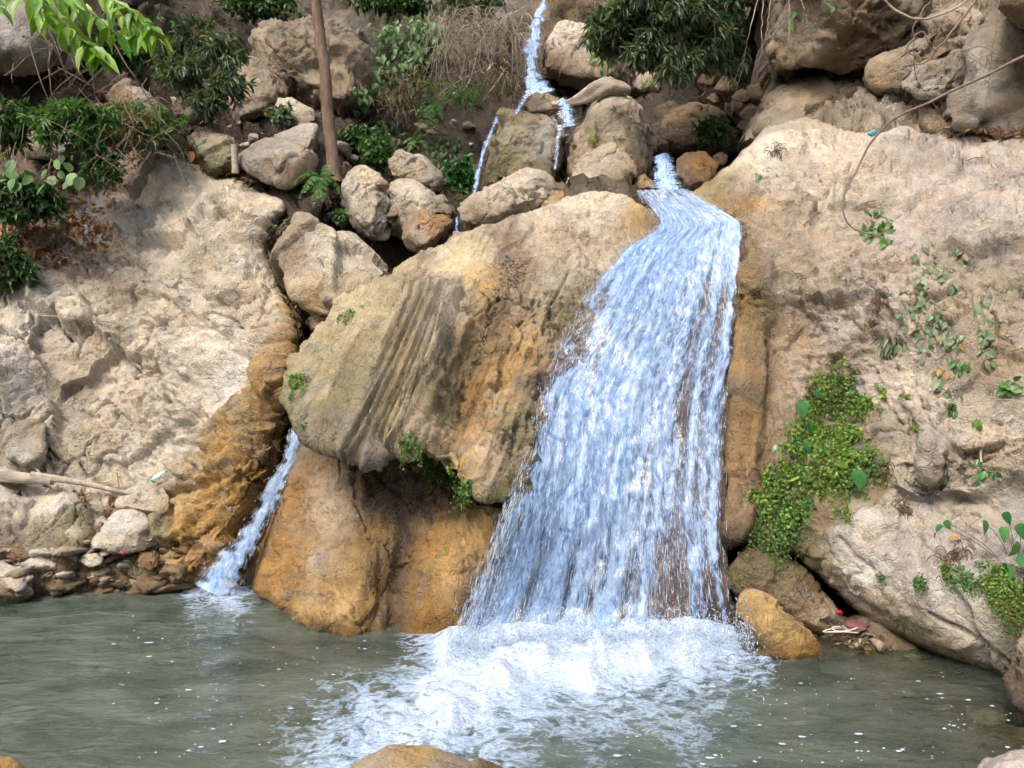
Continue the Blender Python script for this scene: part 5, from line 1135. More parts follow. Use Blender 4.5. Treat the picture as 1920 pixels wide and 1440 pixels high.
# drops thrown up where it strikes
n = 9000
bx = r_.uniform(840, 1400, n); by = np.where(bx < 1000, 1235 - (bx - 840) * 0.15, 1212)
d0 = CAMH * FPX / (by - 720)
pos = P(bx, by, d0); pos[:, 2] = np.abs(r_.normal(size=n)) * 0.13 + 0.02; pos[:, 1] -= r_.exponential(0.18, n)
dv = np.stack([r_.normal(size=n) * 0.5, -np.abs(r_.normal(size=n)) * 0.4, r_.normal(size=n) + 0.3], 1)
Vs, Fs = spindles(pos, dv, 0.01 + 0.05 * r_.random(n) ** 2, 0.002 + 0.004 * r_.random(n), 47)
tag(put('splash_drops', Vs, Fs, M['spray'], None, wf), kind='stuff')

def stream(label, pts, depth, cover=0.8, seed=1, nu=24, nv=120, lift=0.05, name='cascade', mat='chute', th=0, amp=0.03, ragged=1.0):
    p = interp_curve(pts, nv); c = p[:, :2]; w = smooth1(p[:, 2:3], 4)
    c = smooth1(c, 5); t = np.gradient(c, axis=0); t /= np.linalg.norm(t, axis=1, keepdims=True) + 1e-9
    nrm = np.stack([t[:, 1], -t[:, 0]], 1)
    rw = 1 + 0.35 * perlin(np.stack([np.linspace(0, 9, nv), np.full(nv, seed), np.zeros(nv)], 1), seed)[:, None]
    L = c - nrm * w * rw; R = c + nrm * w * (2 - rw)
    dl = depth if callable(depth) else (lambda x, y: np.interp(y, [q[1] for q in pts], [q[3] for q in pts]) + 0 * x)
    def cov(u, v, x, y):
        e_ = np.minimum(u, 1 - u) / 0.38 + ragged * 1.3 * perlin(np.stack([v * 18, u * 2.5, 0 * u + seed], 1), seed + 3)
        return np.clip(cover + 0.12 * perlin(np.stack([u * 4, v * 7, 0 * u], 1), seed + 4), 0, 1.2) * np.clip(e_, 0, 1)
    V, Q, flow, cv = sheet(L, R, dl, nu, nv, cov, seed, lift, amp, 0.04)
    root = empty(name, V[-1], label, 'waterfall')
    put('water_sheet', V, [Q], M[mat], dict(flow=flow, cover=cv), root)
    if th:
        Vs, Fs = threads(V.reshape(nv, nu, 3), cv.reshape(nv, nu), th, seed + 9, 0.02, 0.08, 0.0015, 0.003, 0.06)
        tag(put('water_threads', Vs, Fs, M['spray'], None, root), kind='stuff')
    return root
stream('narrow white chute running into the pool at the left', [(563, 790, 12, 8.55), (557, 815, 19, 8.45), (550, 860, 19, 8.36), (524, 905, 18, 8.30), (500, 950, 22, 8.26), (482, 985, 20, 8.22), (456, 1030, 26, 8.17), (432, 1060, 34, 8.13), (412, 1085, 42, 8.1), (400, 1110, 46, 8.08)], None, 0.74, 71, 40, 200, 0.03, th=2200, amp=0.05, ragged=1.0)
stream('narrow topmost waterfall dropping beside the pale rounded boulder', [(1020, 0, 7, 15.4), (1008, 40, 15, 15.0), (998, 80, 20, 14.6), (994, 120, 15, 14.2), (998, 145, 20, 13.7), (1006, 165, 34, 13.2), (1008, 178, 36, 13.0)], None, 0.70, 72, lift=0.25, th=200)
stream('thin trickle left of the small rock in the upper stream', [(992, 172, 8, 12.7), (978, 195, 8, 12.5), (968, 215, 6, 12.3)], None, 0.52, 73, 12, 50, 0.1)
stream('short blue-white spill right of the small rock in the upper stream', [(1052, 186, 11, 12.3), (1060, 205, 17, 12.1), (1067, 238, 20, 11.9)], None, 0.62, 74, 16, 60, 0.1, th=60)
stream('faint wet trickle below the short blue-white spill', [(1052, 236, 10, 11.9), (1046, 262, 9, 11.8), (1042, 320, 7, 11.5)], None, 0.42, 75, 14, 60, 0.05)
stream('thin trickle down the left side of the mossy block', [(932, 222, 6, 12.4), (920, 250, 7, 12.2), (905, 290, 7, 12.0), (896, 330, 7, 11.8), (890, 360, 9, 11.6)], None, 0.52, 76, 14, 80, 0.1, th=80)
stream('small blue cascade filling the gap right of the tall pointed boulder', [(1240, 290, 20, 11.3), (1244, 315, 27, 11.0), (1248, 335, 33, 10.8), (1250, 358, 42, 10.6)], None, 0.78, 77, 24, 60, 0.1, th=220, ragged=0.7)
stream('tiny spill between the wet brown boulder and the wedge-shaped boulder', [(858, 408, 5, 10.4), (855, 436, 7, 10.1)], None, 0.55, 79, 10, 30, 0.05)
# ------------------------------------------------------------------ leaves
def leaf_t(prof, fold=0.25, curl=0.25):
    """unit leaf: stalk at the origin, tip at +Y, upper side +Z; prof = (y, half width)"""
    V = []; F = []
    for y, w in prof:
        z = -curl * y * y
        V += [(-w, y, z + fold * w), (0, y, z), (w, y, z + fold * w)]
    for i in range(len(prof) - 1):
        a_, b_ = 3 * i, 3 * i + 3
        F += [(a_, a_ + 1, b_ + 1, b_), (a_ + 1, a_ + 2, b_ + 2, b_ + 1)]
    return np.array(V), np.array(F)
LT = dict(
    ovate=leaf_t([(0, 0.02), (0.1, 0.26), (0.32, 0.48), (0.6, 0.42), (0.85, 0.17), (1, 0.01)]),
    lance=leaf_t([(0, 0.05), (0.25, 0.42), (0.55, 0.5), (0.8, 0.28), (1, 0.01)], 0.35, 0.3),
    heart=leaf_t([(-0.1, 0.2), (0.02, 0.45), (0.2, 0.5), (0.5, 0.42), (0.8, 0.19), (1, 0.01)], 0.15, 0.2),
    round=leaf_t([(0, 0.12), (0.12, 0.38), (0.4, 0.52), (0.7, 0.45), (0.92, 0.22), (1, 0.05)], 0.12, 0.1),
    fan=leaf_t([(0, 0.04), (0.55, 0.42), (0.9, 0.5), (1.0, 0.2)], 0.2, 0.3),
    blade=leaf_t([(0, 0.5), (0.4, 0.45), (0.75, 0.25), (1, 0.02)], 0.2, 0.5),
    pinna=leaf_t([(0, 0.4), (0.4, 0.5), (1, 0.03)], 0.15, 0.2))
def nrmz(a_):
    return a_ / (np.linalg.norm(a_, axis=-1, keepdims=True) + 1e-9)
def frame(d, n_):
    d = nrmz(d); s_ = nrmz(np.cross(d, n_)); return s_, d, np.cross(s_, d)
class Fol:
    """many small leaves gathered into one foliage mesh"""
    def __init__(s): s.V = []; s.F = []; s.t = []; s.n = 0
    def add(s, kind, pos, d, n_, L, W, rg=None):
        T, F = LT[kind]; m = len(pos)
        if m == 0: return
        sd, d, up = frame(np.asarray(d, float), np.asarray(n_, float))
        L = np.broadcast_to(L, (m,)); W = np.broadcast_to(W, (m,))
        V = pos[:, None] + T[None, :, 0:1] * (W[:, None, None] * sd[:, None]) + T[None, :, 1:2] * (L[:, None, None] * d[:, None]) + T[None, :, 2:3] * (L[:, None, None] * up[:, None])
        s.V.append(V.reshape(-1, 3)); s.F.append((np.arange(m)[:, None, None] * len(T) + F[None]).reshape(-1, 4) + s.n)
        s.t.append(np.repeat((rg or rng).random(m), len(T))); s.n += m * len(T)
    def build(s, name, mat, parent, kind='stuff'):
        o = put(name, np.vstack(s.V), [np.vstack(s.F)], mat, dict(tint=np.concatenate(s.t)), parent)
        if kind: o['kind'] = kind
        return o
class Tub:
    def __init__(s): s.V = []; s.F = []; s.n = 0
    def add(s, pts, r0, r1, sides=5):
        p = np.asarray(pts, float); m = len(p)
        t = nrmz(np.gradient(p, axis=0)); ref = np.array([0.31, 0.2, 0.93])
        a_ = nrmz(np.cross(t, ref)); b_ = np.cross(t, a_)
        r = np.linspace(r0, r1, m)[:, None] if not hasattr(r0, '__len__') else np.asarray(r0)[:, None]
        V = np.concatenate([p + r * (math.cos(q) * a_ + math.sin(q) * b_) for q in np.linspace(0, 2 * math.pi, sides, endpoint=False)], 1).reshape(-1, 3)
        i, j = np.meshgrid(np.arange(m - 1), np.arange(sides), indexing='ij'); j2 = (j + 1) % sides
        s.V.append(V); s.F.append(np.stack([i * sides + j, i * sides + j2, (i + 1) * sides + j2, (i + 1) * sides + j], -1).reshape(-1, 4) + s.n); s.n += m * sides
        return s
    def build(s, name, mat, parent=None, kind=None, jit=0):
        o = put(name, np.vstack(s.V), [np.vstack(s.F)], mat, None, parent)
        if kind: o['kind'] = kind
        return o
_lm = {}
def leaf_mesh(kind, mat):
    if (kind, mat) not in _lm:
        T, F = LT[kind]; me = mesh_np('leaf', T, [F], dict(tint=np.zeros(len(T)))); me.materials.append(M[mat]); _lm[(kind, mat)] = me
    return _lm[(kind, mat)]
def leaf_obj(parent, kind, mat, pos, d, n_, L, W, name='leaf'):
    s_, d, u = frame(np.asarray(d, float), np.asarray(n_, float))
    o = link(name, leaf_mesh(kind, mat), None, parent)
    mt = Matrix(((s_[0] * W, d[0] * L, u[0] * L, pos[0] - parent.location.x), (s_[1] * W, d[1] * L, u[1] * L, pos[1] - parent.location.y), (s_[2] * W, d[2] * L, u[2] * L, pos[2] - parent.location.z), (0, 0, 0, 1)))
    o.matrix_local = mt
    return o
def curve(pts, n=24, wob=0.0, seed=0):
    """smooth 3-D line through points"""
    p = np.array(pts, float); m = len(p); out = []
    for i in range(m - 1):
        p0, p1, p2, p3 = p[max(i - 1, 0)], p[i], p[i + 1], p[min(i + 2, m - 1)]
        for t in np.linspace(0, 1, max(2, n // (m - 1)), endpoint=False):
            out.append(0.5 * ((2 * p1) + (-p0 + p2) * t + (2 * p0 - 5 * p1 + 4 * p2 - p3) * t * t + (-p0 + 3 * p1 - 3 * p2 + p3) * t ** 3))
    out.append(p[-1]); out = np.array(out)
    if wob: out = out + wob * np.stack([perlin(np.stack([np.arange(len(out)) * 0.13, np.full(len(out), seed + k * 7.7), np.zeros(len(out))], 1), seed) for k in range(3)], 1)
    return out
def pxcurve(pts, n=24, wob=0, seed=0): return curve([P(*q) for q in pts], n, wob, seed)
def rnd(r_, *s): return r_.normal(size=s)
UPV = np.array([0, 0, 1.0]); CAMV = np.array([0, -1.0, 0])

def shrub(name, label, base, cen, rad, shoots, whorls, L, W, mat, seed, kind='lance', sag=0.0, cat='shrub', inner=0.35, tipbias=0.55, stem='twig', per=3, thick=0.012, cut=None):
    """woody shrub: shoots from the base to a loose crown, leaves in whorls towards the tips"""
    r_ = np.random.default_rng(seed); base = np.array(base); cens = np.atleast_2d(np.array(cen)); rads = np.atleast_2d(np.array(rad))
    root = empty(name, base, label, cat); tb = Tub(); fo = Fol(); main = []
    for k in range(max(5, shoots // 9)):
        li = k % len(cens); cen, rad = cens[li], rads[li]
        v = nrmz(rnd(r_, 3)) * (0.3 + 0.4 * r_.random()); e_ = cen + v * rad
        c = curve([base + 0.05 * rnd(r_, 3), base * 0.45 + e_ * 0.55 + 0.12 * rad * rnd(r_, 3), e_], 12); main.append(c); tb.add(c, thick, thick * 0.45, 5)
    for k in range(shoots):
        li = k % len(cens); cen, rad = cens[li], rads[li]
        v = nrmz(rnd(r_, 3)) * (inner + (1 - inner) * r_.random() ** 0.5); tip = cen + v * rad
        tip = cen + (tip - cen) * (0.72 + 1.1 * abs(perlin(v[None] * 2.1 + seed * 0.37, seed)[0]))
        tip = tip + 0.3 * rad * perlin(tip[None] * 1.9, seed)[0]
        if cut is not None and not cut(tip): continue
        c0 = main[li + len(cens) * r_.integers((len(main) - 1 - li) // len(cens) + 1)]; b0 = c0[r_.integers(len(c0) // 2, len(c0))]
        m_ = 0.5 * (b0 + tip) + np.array([0, 0, 0.10 * rad[2]]) ; tip = tip + np.array([0, 0, -sag * rad[2] * r_.random()])
        c = curve([b0, m_, tip], 10); tb.add(c, thick * 0.4, thick * 0.15, 4)
        n = whorls; ts = tipbias + (1 - tipbias) * np.linspace(0, 1, n) ** 0.8
        ii = np.clip((ts * (len(c) - 1)).astype(int), 0, len(c) - 2); ax = nrmz(c[ii + 1] - c[ii])
        pos = np.repeat(c[ii] + (ts * (len(c) - 1) - ii)[:, None] * (c[ii + 1] - c[ii]), per, 0); axr = np.repeat(ax, per, 0)
        side = nrmz(np.cross(axr, rnd(r_, len(axr), 3))); sp = 0.45 + 0.5 * r_.random(len(axr))[:, None]
        d = nrmz(axr * (1.1 - sp) + side * sp + np.array([0, 0, -0.15]))
        fo.add(kind, pos, d, nrmz(UPV + 0.5 * rnd(r_, len(d), 3) + 0.4 * CAMV), L * (0.65 + 0.5 * r_.random(len(d))), W * (0.8 + 0.4 * r_.random(len(d))), r_)
    tb.build('stems', M[stem], root); fo.build('foliage', M[mat], root)
    return root

# grey-green willow-leaved shrubs
shrub('oleander_shrub', 'grey-green narrow-leaved shrub hanging down the bank at the upper left', P(395, 230, 11.9), [P(360, 60, 11.3), P(420, 95, 11.2), P(350, 130, 11.2), P(430, 155, 11.1), P(395, 190, 11.2), P(320, 100, 11.4)], [(0.4, 0.35, 0.35), (0.35, 0.3, 0.35), (0.35, 0.3, 0.3), (0.3, 0.3, 0.25), (0.3, 0.25, 0.2), (0.25, 0.25, 0.3)], 170, 6, 0.16, 0.026, 'oleander', 501, sag=0.25)
shrub('oleander_shrub', 'large grey-green narrow-leaved shrub overhanging the stream at the top, right of centre', P(1345, -60, 11.6), [P(1140, 45, 10.6), P(1200, 10, 10.4), P(1275, 20, 10.4), P(1350, 10, 10.8), P(1215, 95, 10.5), P(1270, 120, 10.5), P(1330, 70, 10.7), P(1160, 85, 10.8), P(1300, -90, 10.6), P(1400, -60, 10.7), P(1430, -140, 10.5)], [(0.36, 0.35, 0.33), (0.45, 0.4, 0.35), (0.5, 0.4, 0.4), (0.4, 0.4, 0.4), (0.33, 0.3, 0.26), (0.30, 0.3, 0.26), (0.35, 0.3, 0.33), (0.25, 0.2, 0.2), (0.7, 0.6, 0.5), (0.6, 0.6, 0.45), (0.8, 0.7, 0.5)], 540, 5, 0.17, 0.028, 'oleander', 502, sag=0.1, inner=0.3, thick=0.014, tipbias=0.7, per=4)
shrub('oleander_shrub', 'dusky narrow-leaved bush growing below the overhanging shrub, near the dark hollow', P(1400, 20, 12.0), P(1340, 75, 11.2), (0.55, 0.4, 0.55), 80, 6, 0.15, 0.024, 'oleander', 503, sag=0.4)
shrub('leafy_bush', 'dark green bush crowning the bank at the top left of the tree trunk', P(480, -10, 14.2), P(490, 10, 13.8), (0.75, 0.4, 0.35), 70, 6, 0.12, 0.05, 'dark_leaf', 504, 'ovate')
# understorey at the left
shrub('leafy_bush', 'bright green lance-leaved undergrowth below the overhanging branch at the left', P(140, 300, 10.3), P(130, 225, 9.9), (0.62, 0.35, 0.33), 90, 6, 0.13, 0.035, 'fern', 505, sag=0.3)
shrub('leafy_bush', 'dark green undergrowth at the left edge beside the dark hollow', P(10, 300, 10.3), P(5, 235, 10.0), (0.45, 0.3, 0.35), 60, 6, 0.12, 0.034, 'dark_leaf', 506)
shrub('leafy_bush', 'dense dark undergrowth under the round-leaved plant at the left edge', P(40, 430, 9.9), P(40, 375, 9.75), (0.65, 0.22, 0.35), 90, 6, 0.13, 0.045, 'dark_leaf', 507, 'ovate')
shrub('leafy_bush', 'thin straggling undergrowth sloping down toward the pale rock at the left', P(270, 265, 11.0), P(270, 225, 10.6), (0.65, 0.3, 0.28), 60, 6, 0.14, 0.02, 'fern', 508, sag=0.4)
shrub('leafy_bush', 'small grey-green bush beside the pale ledge rock, left of the tree trunk', P(530, 245, 11.7), P(527, 215, 11.4), (0.24, 0.2, 0.22), 26, 5, 0.10, 0.045, 'grey_leaf', 509, 'ovate', tipbias=0.6)
shrub('leafy_bush', 'tall leafy green bush behind the upright tan boulder', P(712, 330, 11.9), P(705, 285, 11.5), (0.32, 0.25, 0.40), 70, 6, 0.09, 0.05, 'broad', 510, 'ovate')
shrub('leafy_bush', 'low dark green bush at the foot of the bank right of the tree trunk', P(670, 290, 12.6), P(680, 262, 12.2), (0.42, 0.3, 0.28), 70, 6, 0.10, 0.045, 'dark_leaf', 511, 'ovate')
shrub('leafy_bush', 'rounded dark green tuft on the shaded boulder right of the upper stream', P(1338, 270, 12.0), P(1338, 252, 11.75), (0.32, 0.22, 0.22), 60, 6, 0.10, 0.03, 'dark_leaf', 512)
shrub('leafy_bush', 'small bright green tuft between the cream boulder and the upright tan one', P(640, 420, 10.3), P(643, 405, 10.15), (0.15, 0.1, 0.14), 34, 5, 0.05, 0.025, 'broad', 513, 'ovate', thick=0.005)
shrub('leafy_bush', 'dark leafy creeper on the wet bank left of the thin trickle', P(870, 350, 12.0), P(866, 330, 11.9), (0.2, 0.12, 0.28), 26, 5, 0.11, 0.07, 'heart', 514, 'heart', thick=0.005)
shrub('leafy_bush', 'shadowy undergrowth above the dry leaf litter at the left edge', P(20, 540, 9.9), P(15, 490, 9.65), (0.55, 0.2, 0.40), 60, 6, 0.11, 0.035, 'dark_leaf', 515)
shrub('leafy_bush', 'dusky leafy bush behind the bright branch, left of the grey-green shrub', P(250, 130, 12.6), P(240, 85, 12.0), (0.7, 0.3, 0.5), 80, 6, 0.14, 0.04, 'dark_leaf', 516)
shrub('leafy_bush', 'dark bush along the top edge between tree trunk and dry brush', P(720, 10, 14.9), P(740, 5, 14.4), (0.9, 0.3, 0.35), 70, 6, 0.13, 0.05, 'dark_leaf', 517, 'ovate')
shrub('leafy_bush', 'leafy scrub along the top edge above the dry brush', P(890, 0, 15.0), P(880, 5, 14.4), (0.7, 0.3, 0.3), 60, 6, 0.13, 0.03, 'oleander', 518)
shrub('leafy_bush', 'thin dusky undergrowth between the round-leaved plant and the pale slope', P(190, 360, 10.4), P(180, 310, 10.0), (0.5, 0.2, 0.3), 50, 5, 0.11, 0.03, 'dark_leaf', 519)
# ------------------------------------------------------------------ bright branch close to the viewer
r_ = np.random.default_rng(520)
br = empty('leafy_branch', P(-60, -60, 5.2), 'bright yellow-green leafy branch hanging into the top left corner', 'branch')
tb = Tub()
for pts, n in (([(20, -40, 5.2), (80, 5, 5.0), (145, 65, 4.9), (190, 105, 4.85)], 26), ([(140, -40, 5.2), (210, 0, 5.1), (260, 30, 5.05), (300, 75, 5.0)], 24), ([(-80, -50, 5.2), (40, -20, 5.1), (150, 0, 5.0)], 16), ([(60, -50, 5.3), (130, -5, 5.25), (180, 30, 5.2), (225, 70, 5.15)], 14), ([(-80, -30, 5.0), (-30, 0, 4.9), (5, 18, 4.9)], 4), ([(-60, -60, 5.6), (60, 10, 5.5), (120, 60, 5.5)], 12), ([(150, -50, 5.6), (230, 30, 5.5), (260, 75, 5.5)], 12)):
    c = pxcurve(pts, 24); tb.add(c, 0.006, 0.002, 5)
    n = int(n * 1.35)
    for k in range(n):
        t = 0.25 + 0.75 * (k + r_.random()) / n; i = int(min(t, 0.999) * (len(c) - 1)); ax = nrmz(c[i + 1] - c[i])
        sgn = 1 if k % 2 else -1
        d = nrmz(0.55 * ax + np.array([0.5 * sgn, -0.3 * r_.random(), -0.35 - 0.6 * r_.random()]) + 0.32 * rnd(r_, 3))
        L = r_.uniform(0.11, 0.20)
        leaf_obj(br, 'ovate', 'bright_leaf', c[i], d, nrmz(np.array([0.2 * sgn, -0.6, 0.7]) + 0.5 * rnd(r_, 3)), L, L * r_.uniform(0.36, 0.46))
tb.build('twigs', M['twig'], br)
# round-leaved plant low at the left edge
def stalked(label, base_px, leaves, mat, kind, seed, cat='plant', name='broadleaf_plant', stem='twig', facing=(0, -0.8, 0.5)):
    """leaves: (px, py, d, length m, droop)"""
    r_ = np.random.default_rng(seed); b = P(*base_px); root = empty(name, b, label, cat); tb = Tub()
    for px_, py_, d_, L in leaves:
        q = P(px_, py_, d_); tb.add(curve([b, 0.5 * (b + q) + np.array([0, -0.04, 0.05]), q], 8), 0.004, 0.002, 4)
        leaf_obj(root, kind, mat, q, nrmz(np.array([r_.normal() * 0.5, -0.25, -0.7])), nrmz(np.array(facing) + 0.55 * rnd(r_, 3)), L, L * r_.uniform(0.6, 0.85))
    tb.build('stems', M[stem], root); return root
r_ = np.random.default_rng(530)
stalked('round-leaved green plant low at the left edge above the dry leaves', (60, 350, 9.8), [(x, y, 9.35 + 0.15 * r_.random(), s_) for x, y, s_ in [(10, 292, .2), (24, 300, .18), (12, 318, .19), (45, 322, .17), (60, 330, .15), (88, 318, .13), (95, 330, .14), (104, 300, .14), (118, 292, .13), (125, 305, .14), (140, 325, .17), (150, 332, .18), (85, 345, .17), (70, 348, .13), (40, 345, .16), (110, 322, .12), (130, 340, .12), (25, 335, .15)]], 'broad', 'round', 531)
stalked('pair of yellowed leaves among the twigs at the left', (195, 300, 10.2), [(193, 285, 10.0, .10), (204, 276, 10.0, .09)], 'orange_leaf', 'ovate', 532)
# ------------------------------------------------------------------ broad-leaved vines on the bank
def leaf_vine(label, spots, mat, kind, L, seed, keys=None, out=0.08, stems=True, cat='vine', name='vine', down=0.75, asp=0.6):
    r_ = np.random.default_rng(seed); q0, n0 = hit(spots[0][0], spots[0][1], keys)
    root = empty(name, q0, label, cat); prev = None; tb = Tub(); line = []
    for k, s_ in enumerate(spots):
        q, n_ = hit(s_[0], s_[1], keys); q = np.array(q); n_ = np.array(n_); sz = (s_[2] if len(s_) > 2 else 1) * L * r_.uniform(0.75, 1.2)
        p_ = q + n_ * out * r_.random()
        d = nrmz(np.array([0.55 * r_.normal(), -0.25, -down + 0.35 * r_.normal()]))
        leaf_obj(root, kind, mat, p_, d, nrmz(n_ * 0.5 + np.array([0, -0.6, 0.5]) + 0.35 * rnd(r_, 3)), sz, sz * asp)
        tb.add(curve([q - n_ * 0.01, q + n_ * out * 0.3 + np.array([0, 0, 0.02]), p_], 5), 0.002, 0.0015, 4)
        line.append(q + n_ * 0.015)
    if stems and len(line) > 3:
        o_ = sorted(line, key=lambda v: -v[2]); st_ = max(1, len(o_) // 8)
        tb.add(curve(o_[::st_], 40), 0.004, 0.0025, 4)
    tb.build('stems', M['twig'], root); return root
def scatter_poly(poly, n, seed):
    r_ = np.random.default_rng(seed); p = np.array(poly, float); out = []
    while len(out) < n:
        q = p.min(0) + r_.random((n * 2, 2)) * np.ptp(p, axis=0); m = inside_poly(q[:, 0], q[:, 1], p); out += [tuple(v) for v in q[m]]
    return out[:n]
leaf_vine('dense broad-leaved vine draped over the bank above the ferns, left of the dry brush', scatter_poly([(700, 55), (735, 40), (790, 45), (840, 50), (865, 80), (840, 110), (800, 135), (770, 150), (730, 150), (700, 120)], 290, 541), 'broad', 'ovate', 0.15, 542, ['hill', 'b251'], 0.8)
leaf_vine('smaller trailing vine low on the bank below the dense vine', scatter_poly([(700, 120), (745, 150), (740, 175), (700, 165)], 50, 543), 'broad', 'ovate', 0.12, 544, ['hill', 'b251'], 0.2)
leaf_vine('sparse vine along the top of the bank, above the dry brush', scatter_poly([(790, 0), (870, 0), (940, 30), (930, 60), (850, 45), (800, 25)], 45, 545), 'dark_leaf', 'ovate', 0.13, 546, ['hill'], 0.25)
leaf_vine('leafy creeper on the wet rock between the fern bank and the thin trickle', scatter_poly([(825, 290), (850, 290), (860, 340), (835, 350), (822, 320)], 40, 547), 'broad', 'ovate', 0.10, 548, ['hill'], 0.12)
leaf_vine('bright green vine hanging below the big grey-green shrub', [(1118, 95), (1125, 105), (1135, 112), (1120, 115), (1132, 128), (1142, 120), (1128, 138), (1115, 88), (1140, 100), (1122, 125), (1148, 108), (1130, 148)], 'fern', 'ovate', 0.16, 549, None, 0.2)
leaf_vine('green vine sprays dangling in front of the dark hollow', [(1385, 10), (1400, 20), (1390, 35), (1405, 45), (1395, 60), (1410, 55), (1388, 68), (1398, 8), (1415, 30), (1380, 48)], 'fern', 'ovate', 0.15, 550, None, 0.4)
leaf_vine('few small bright leaves on the overhanging rock at the top right', [(1488, 22), (1495, 28), (1480, 50), (1475, 52), (1550, 8), (1560, 14)], 'fern', 'ovate', 0.11, 551, None, 0.15)
leaf_vine('dark small-leaved ivy spreading over the earth bank behind the boulder cluster', scatter_poly([(655, 235), (720, 215), (800, 255), (860, 262), (905, 330), (850, 350), (800, 300), (690, 310)], 150, 552), 'dark_leaf', 'ovate', 0.12, 553, ['hill'], 0.2)
leaf_vine('green creeper at the right foot of the brown blocky outcrop', scatter_poly([(655, 160), (700, 170), (690, 215), (665, 225)], 40, 554), 'broad', 'ovate', 0.11, 555, None, 0.12)
# ------------------------------------------------------------------ ferns
def fern(label, base, tips, seed, mat='fern', name='fern', pin=0.055, n=20, cat='fern'):
    r_ = np.random.default_rng(seed); b = np.array(base); root = empty(name, b, label, cat)
    for tip in tips:
        t3 = np.array(tip); m_ = 0.45 * b + 0.55 * t3 + np.array([0, -0.03, 0.28 * np.linalg.norm(t3 - b)])
        c = curve([b, m_, t3], 30); tb = Tub().add(c, 0.004, 0.001, 4)
        fr = tb.build('frond', M[mat if mat != 'dead' else 'dead'], root)
        fo = Fol(); ts = np.linspace(0.18, 0.99, n); ii = np.clip((ts * (len(c) - 1)).astype(int), 0, len(c) - 2)
        ax = nrmz(c[ii + 1] - c[ii]); pos = c[ii]; s_ = nrmz(np.cross(ax, UPV + 0.2 * CAMV)); ln = pin * np.sin(np.pi * np.clip(ts * 0.85 + 0.12, 0, 1)) * 1.3
        for sg in (-1, 1):
            fo.add('pinna', pos, nrmz(sg * s_ + 0.35 * ax + np.array([0, 0, -0.2])), nrmz(np.cross(s_, ax) * 1.0 + 0.15 * rnd(r_, len(ax), 3)), ln * (0.9 + 0.2 * r_.random(n)), np.full(n, pin * 0.22), r_)
        fo.build('pinnae', M[mat], fr, None)
    return root
def nearp(x, y, d, off=0.12):
    q, n_ = hit(x, y); return P(x, y, min(d, q.y - off))
def fpx(label, b, tips, seed, **k): return fern(label, nearp(*b, 0.02), [nearp(*t) for t in tips], seed, **k)
fpx('big green fern at the foot of the tree trunk', (603, 335, 10.2), [(545, 352, 10.2), (560, 372, 10.1), (588, 385, 10.0), (605, 378, 10.0), (575, 330, 10.3), (635, 350, 10.2), (642, 368, 10.1), (618, 312, 10.3), (570, 362, 10.0), (628, 330, 10.3), (596, 372, 10.0)], 561, pin=0.085)
fpx('dead rust-coloured fern hanging below the tree trunk', (603, 345, 10.45), [(612, 385, 10.1), (600, 392, 10.1), (625, 372, 10.15)], 562, mat='dead', pin=0.05)
fpx('bright fern hanging on the earth bank below the broad-leaved vine', (806, 205, 13.4), [(780, 215, 13.1), (785, 245, 13.0), (830, 225, 13.0), (820, 245, 13.0), (800, 250, 12.9), (790, 195, 13.2), (830, 205, 13.1), (810, 235, 12.9)], 563, pin=0.075)
fpx('upper dark fern on the earth bank under the vine', (790, 165, 13.7), [(770, 185, 13.4), (800, 190, 13.3), (820, 175, 13.4), (780, 150, 13.5), (830, 160, 13.4), (765, 165, 13.4)], 564, pin=0.08)
fpx('low fern beside the cream boulder at the top of the cluster', (785, 275, 12.3), [(755, 270, 12.0), (765, 285, 11.9), (800, 278, 12.0), (745, 255, 12.1), (790, 255, 12.1)], 565, pin=0.07)
fpx('fern on the left edge beside the dark hollow', (10, 215, 10.4), [(-20, 200, 10.1), (40, 205, 10.1), (50, 220, 10.0), (25, 240, 10.0), (-10, 235, 10.0)], 566, pin=0.07)
# grasses and dry stems
def tuft(label, base, spread, n, L, mat, seed, name='grass_tuft', cat='grass', droop=0.6, w=0.008, dirv=(0, -0.35, 0.8), kind='stuff'):
    r_ = np.random.default_rng(seed); base = np.array(base); root = empty(name, base, label, cat); V = []; fo = Fol()
    for k in range(n):
        p0 = base + rnd(r_, 3) * np.array(spread) * 0.4
        d = nrmz(np.array(dirv) + 0.6 * rnd(r_, 3)); ln = L * r_.uniform(0.5, 1.15)
        nseg = 4; p_ = p0.copy()
        for s_ in range(nseg):
            d2 = nrmz(d + np.array([0, 0, -droop * (s_ + 0.5) / nseg])); 
            fo.add('blade' if s_ == nseg - 1 else 'lance', p_[None], d2[None], nrmz(CAMV + 0.4 * UPV + 0.3 * rnd(r_, 3))[None], ln / nseg * 1.25, w, r_); p_ = p_ + d2 * ln / nseg; d = d2
    fo.build('blades', M[mat], root, kind); return root
tuft('dry straw-coloured grass among the undergrowth at the left', P(235, 240, 10.3), (0.5, 0.3, 0.3), 70, 0.42, 'straw', 571, w=0.012)
tuft('green grass leaning out over the pale slope at the upper left', P(290, 245, 10.7), (0.5, 0.2, 0.2), 50, 0.4, 'fern', 572, w=0.014, dirv=(0.5, -0.3, 0.5))
tuft('withered grass hanging on the bank between vine and ferns', P(770, 160, 13.6), (0.6, 0.2, 0.25), 60, 0.5, 'straw', 573, w=0.014, droop=1.2)
tuft('small grassy tuft on the tall pointed boulder', np.array(hit(1150, 212)[0]), (0.05, 0.03, 0.08), 26, 0.13, 'fern', 574, w=0.008, droop=0.9)
tuft('yellow-green tuft in the notch above the blunt cream boulder', np.array(hit(1108, 268)[0]), (0.08, 0.03, 0.05), 22, 0.12, 'maiden', 575, w=0.012)
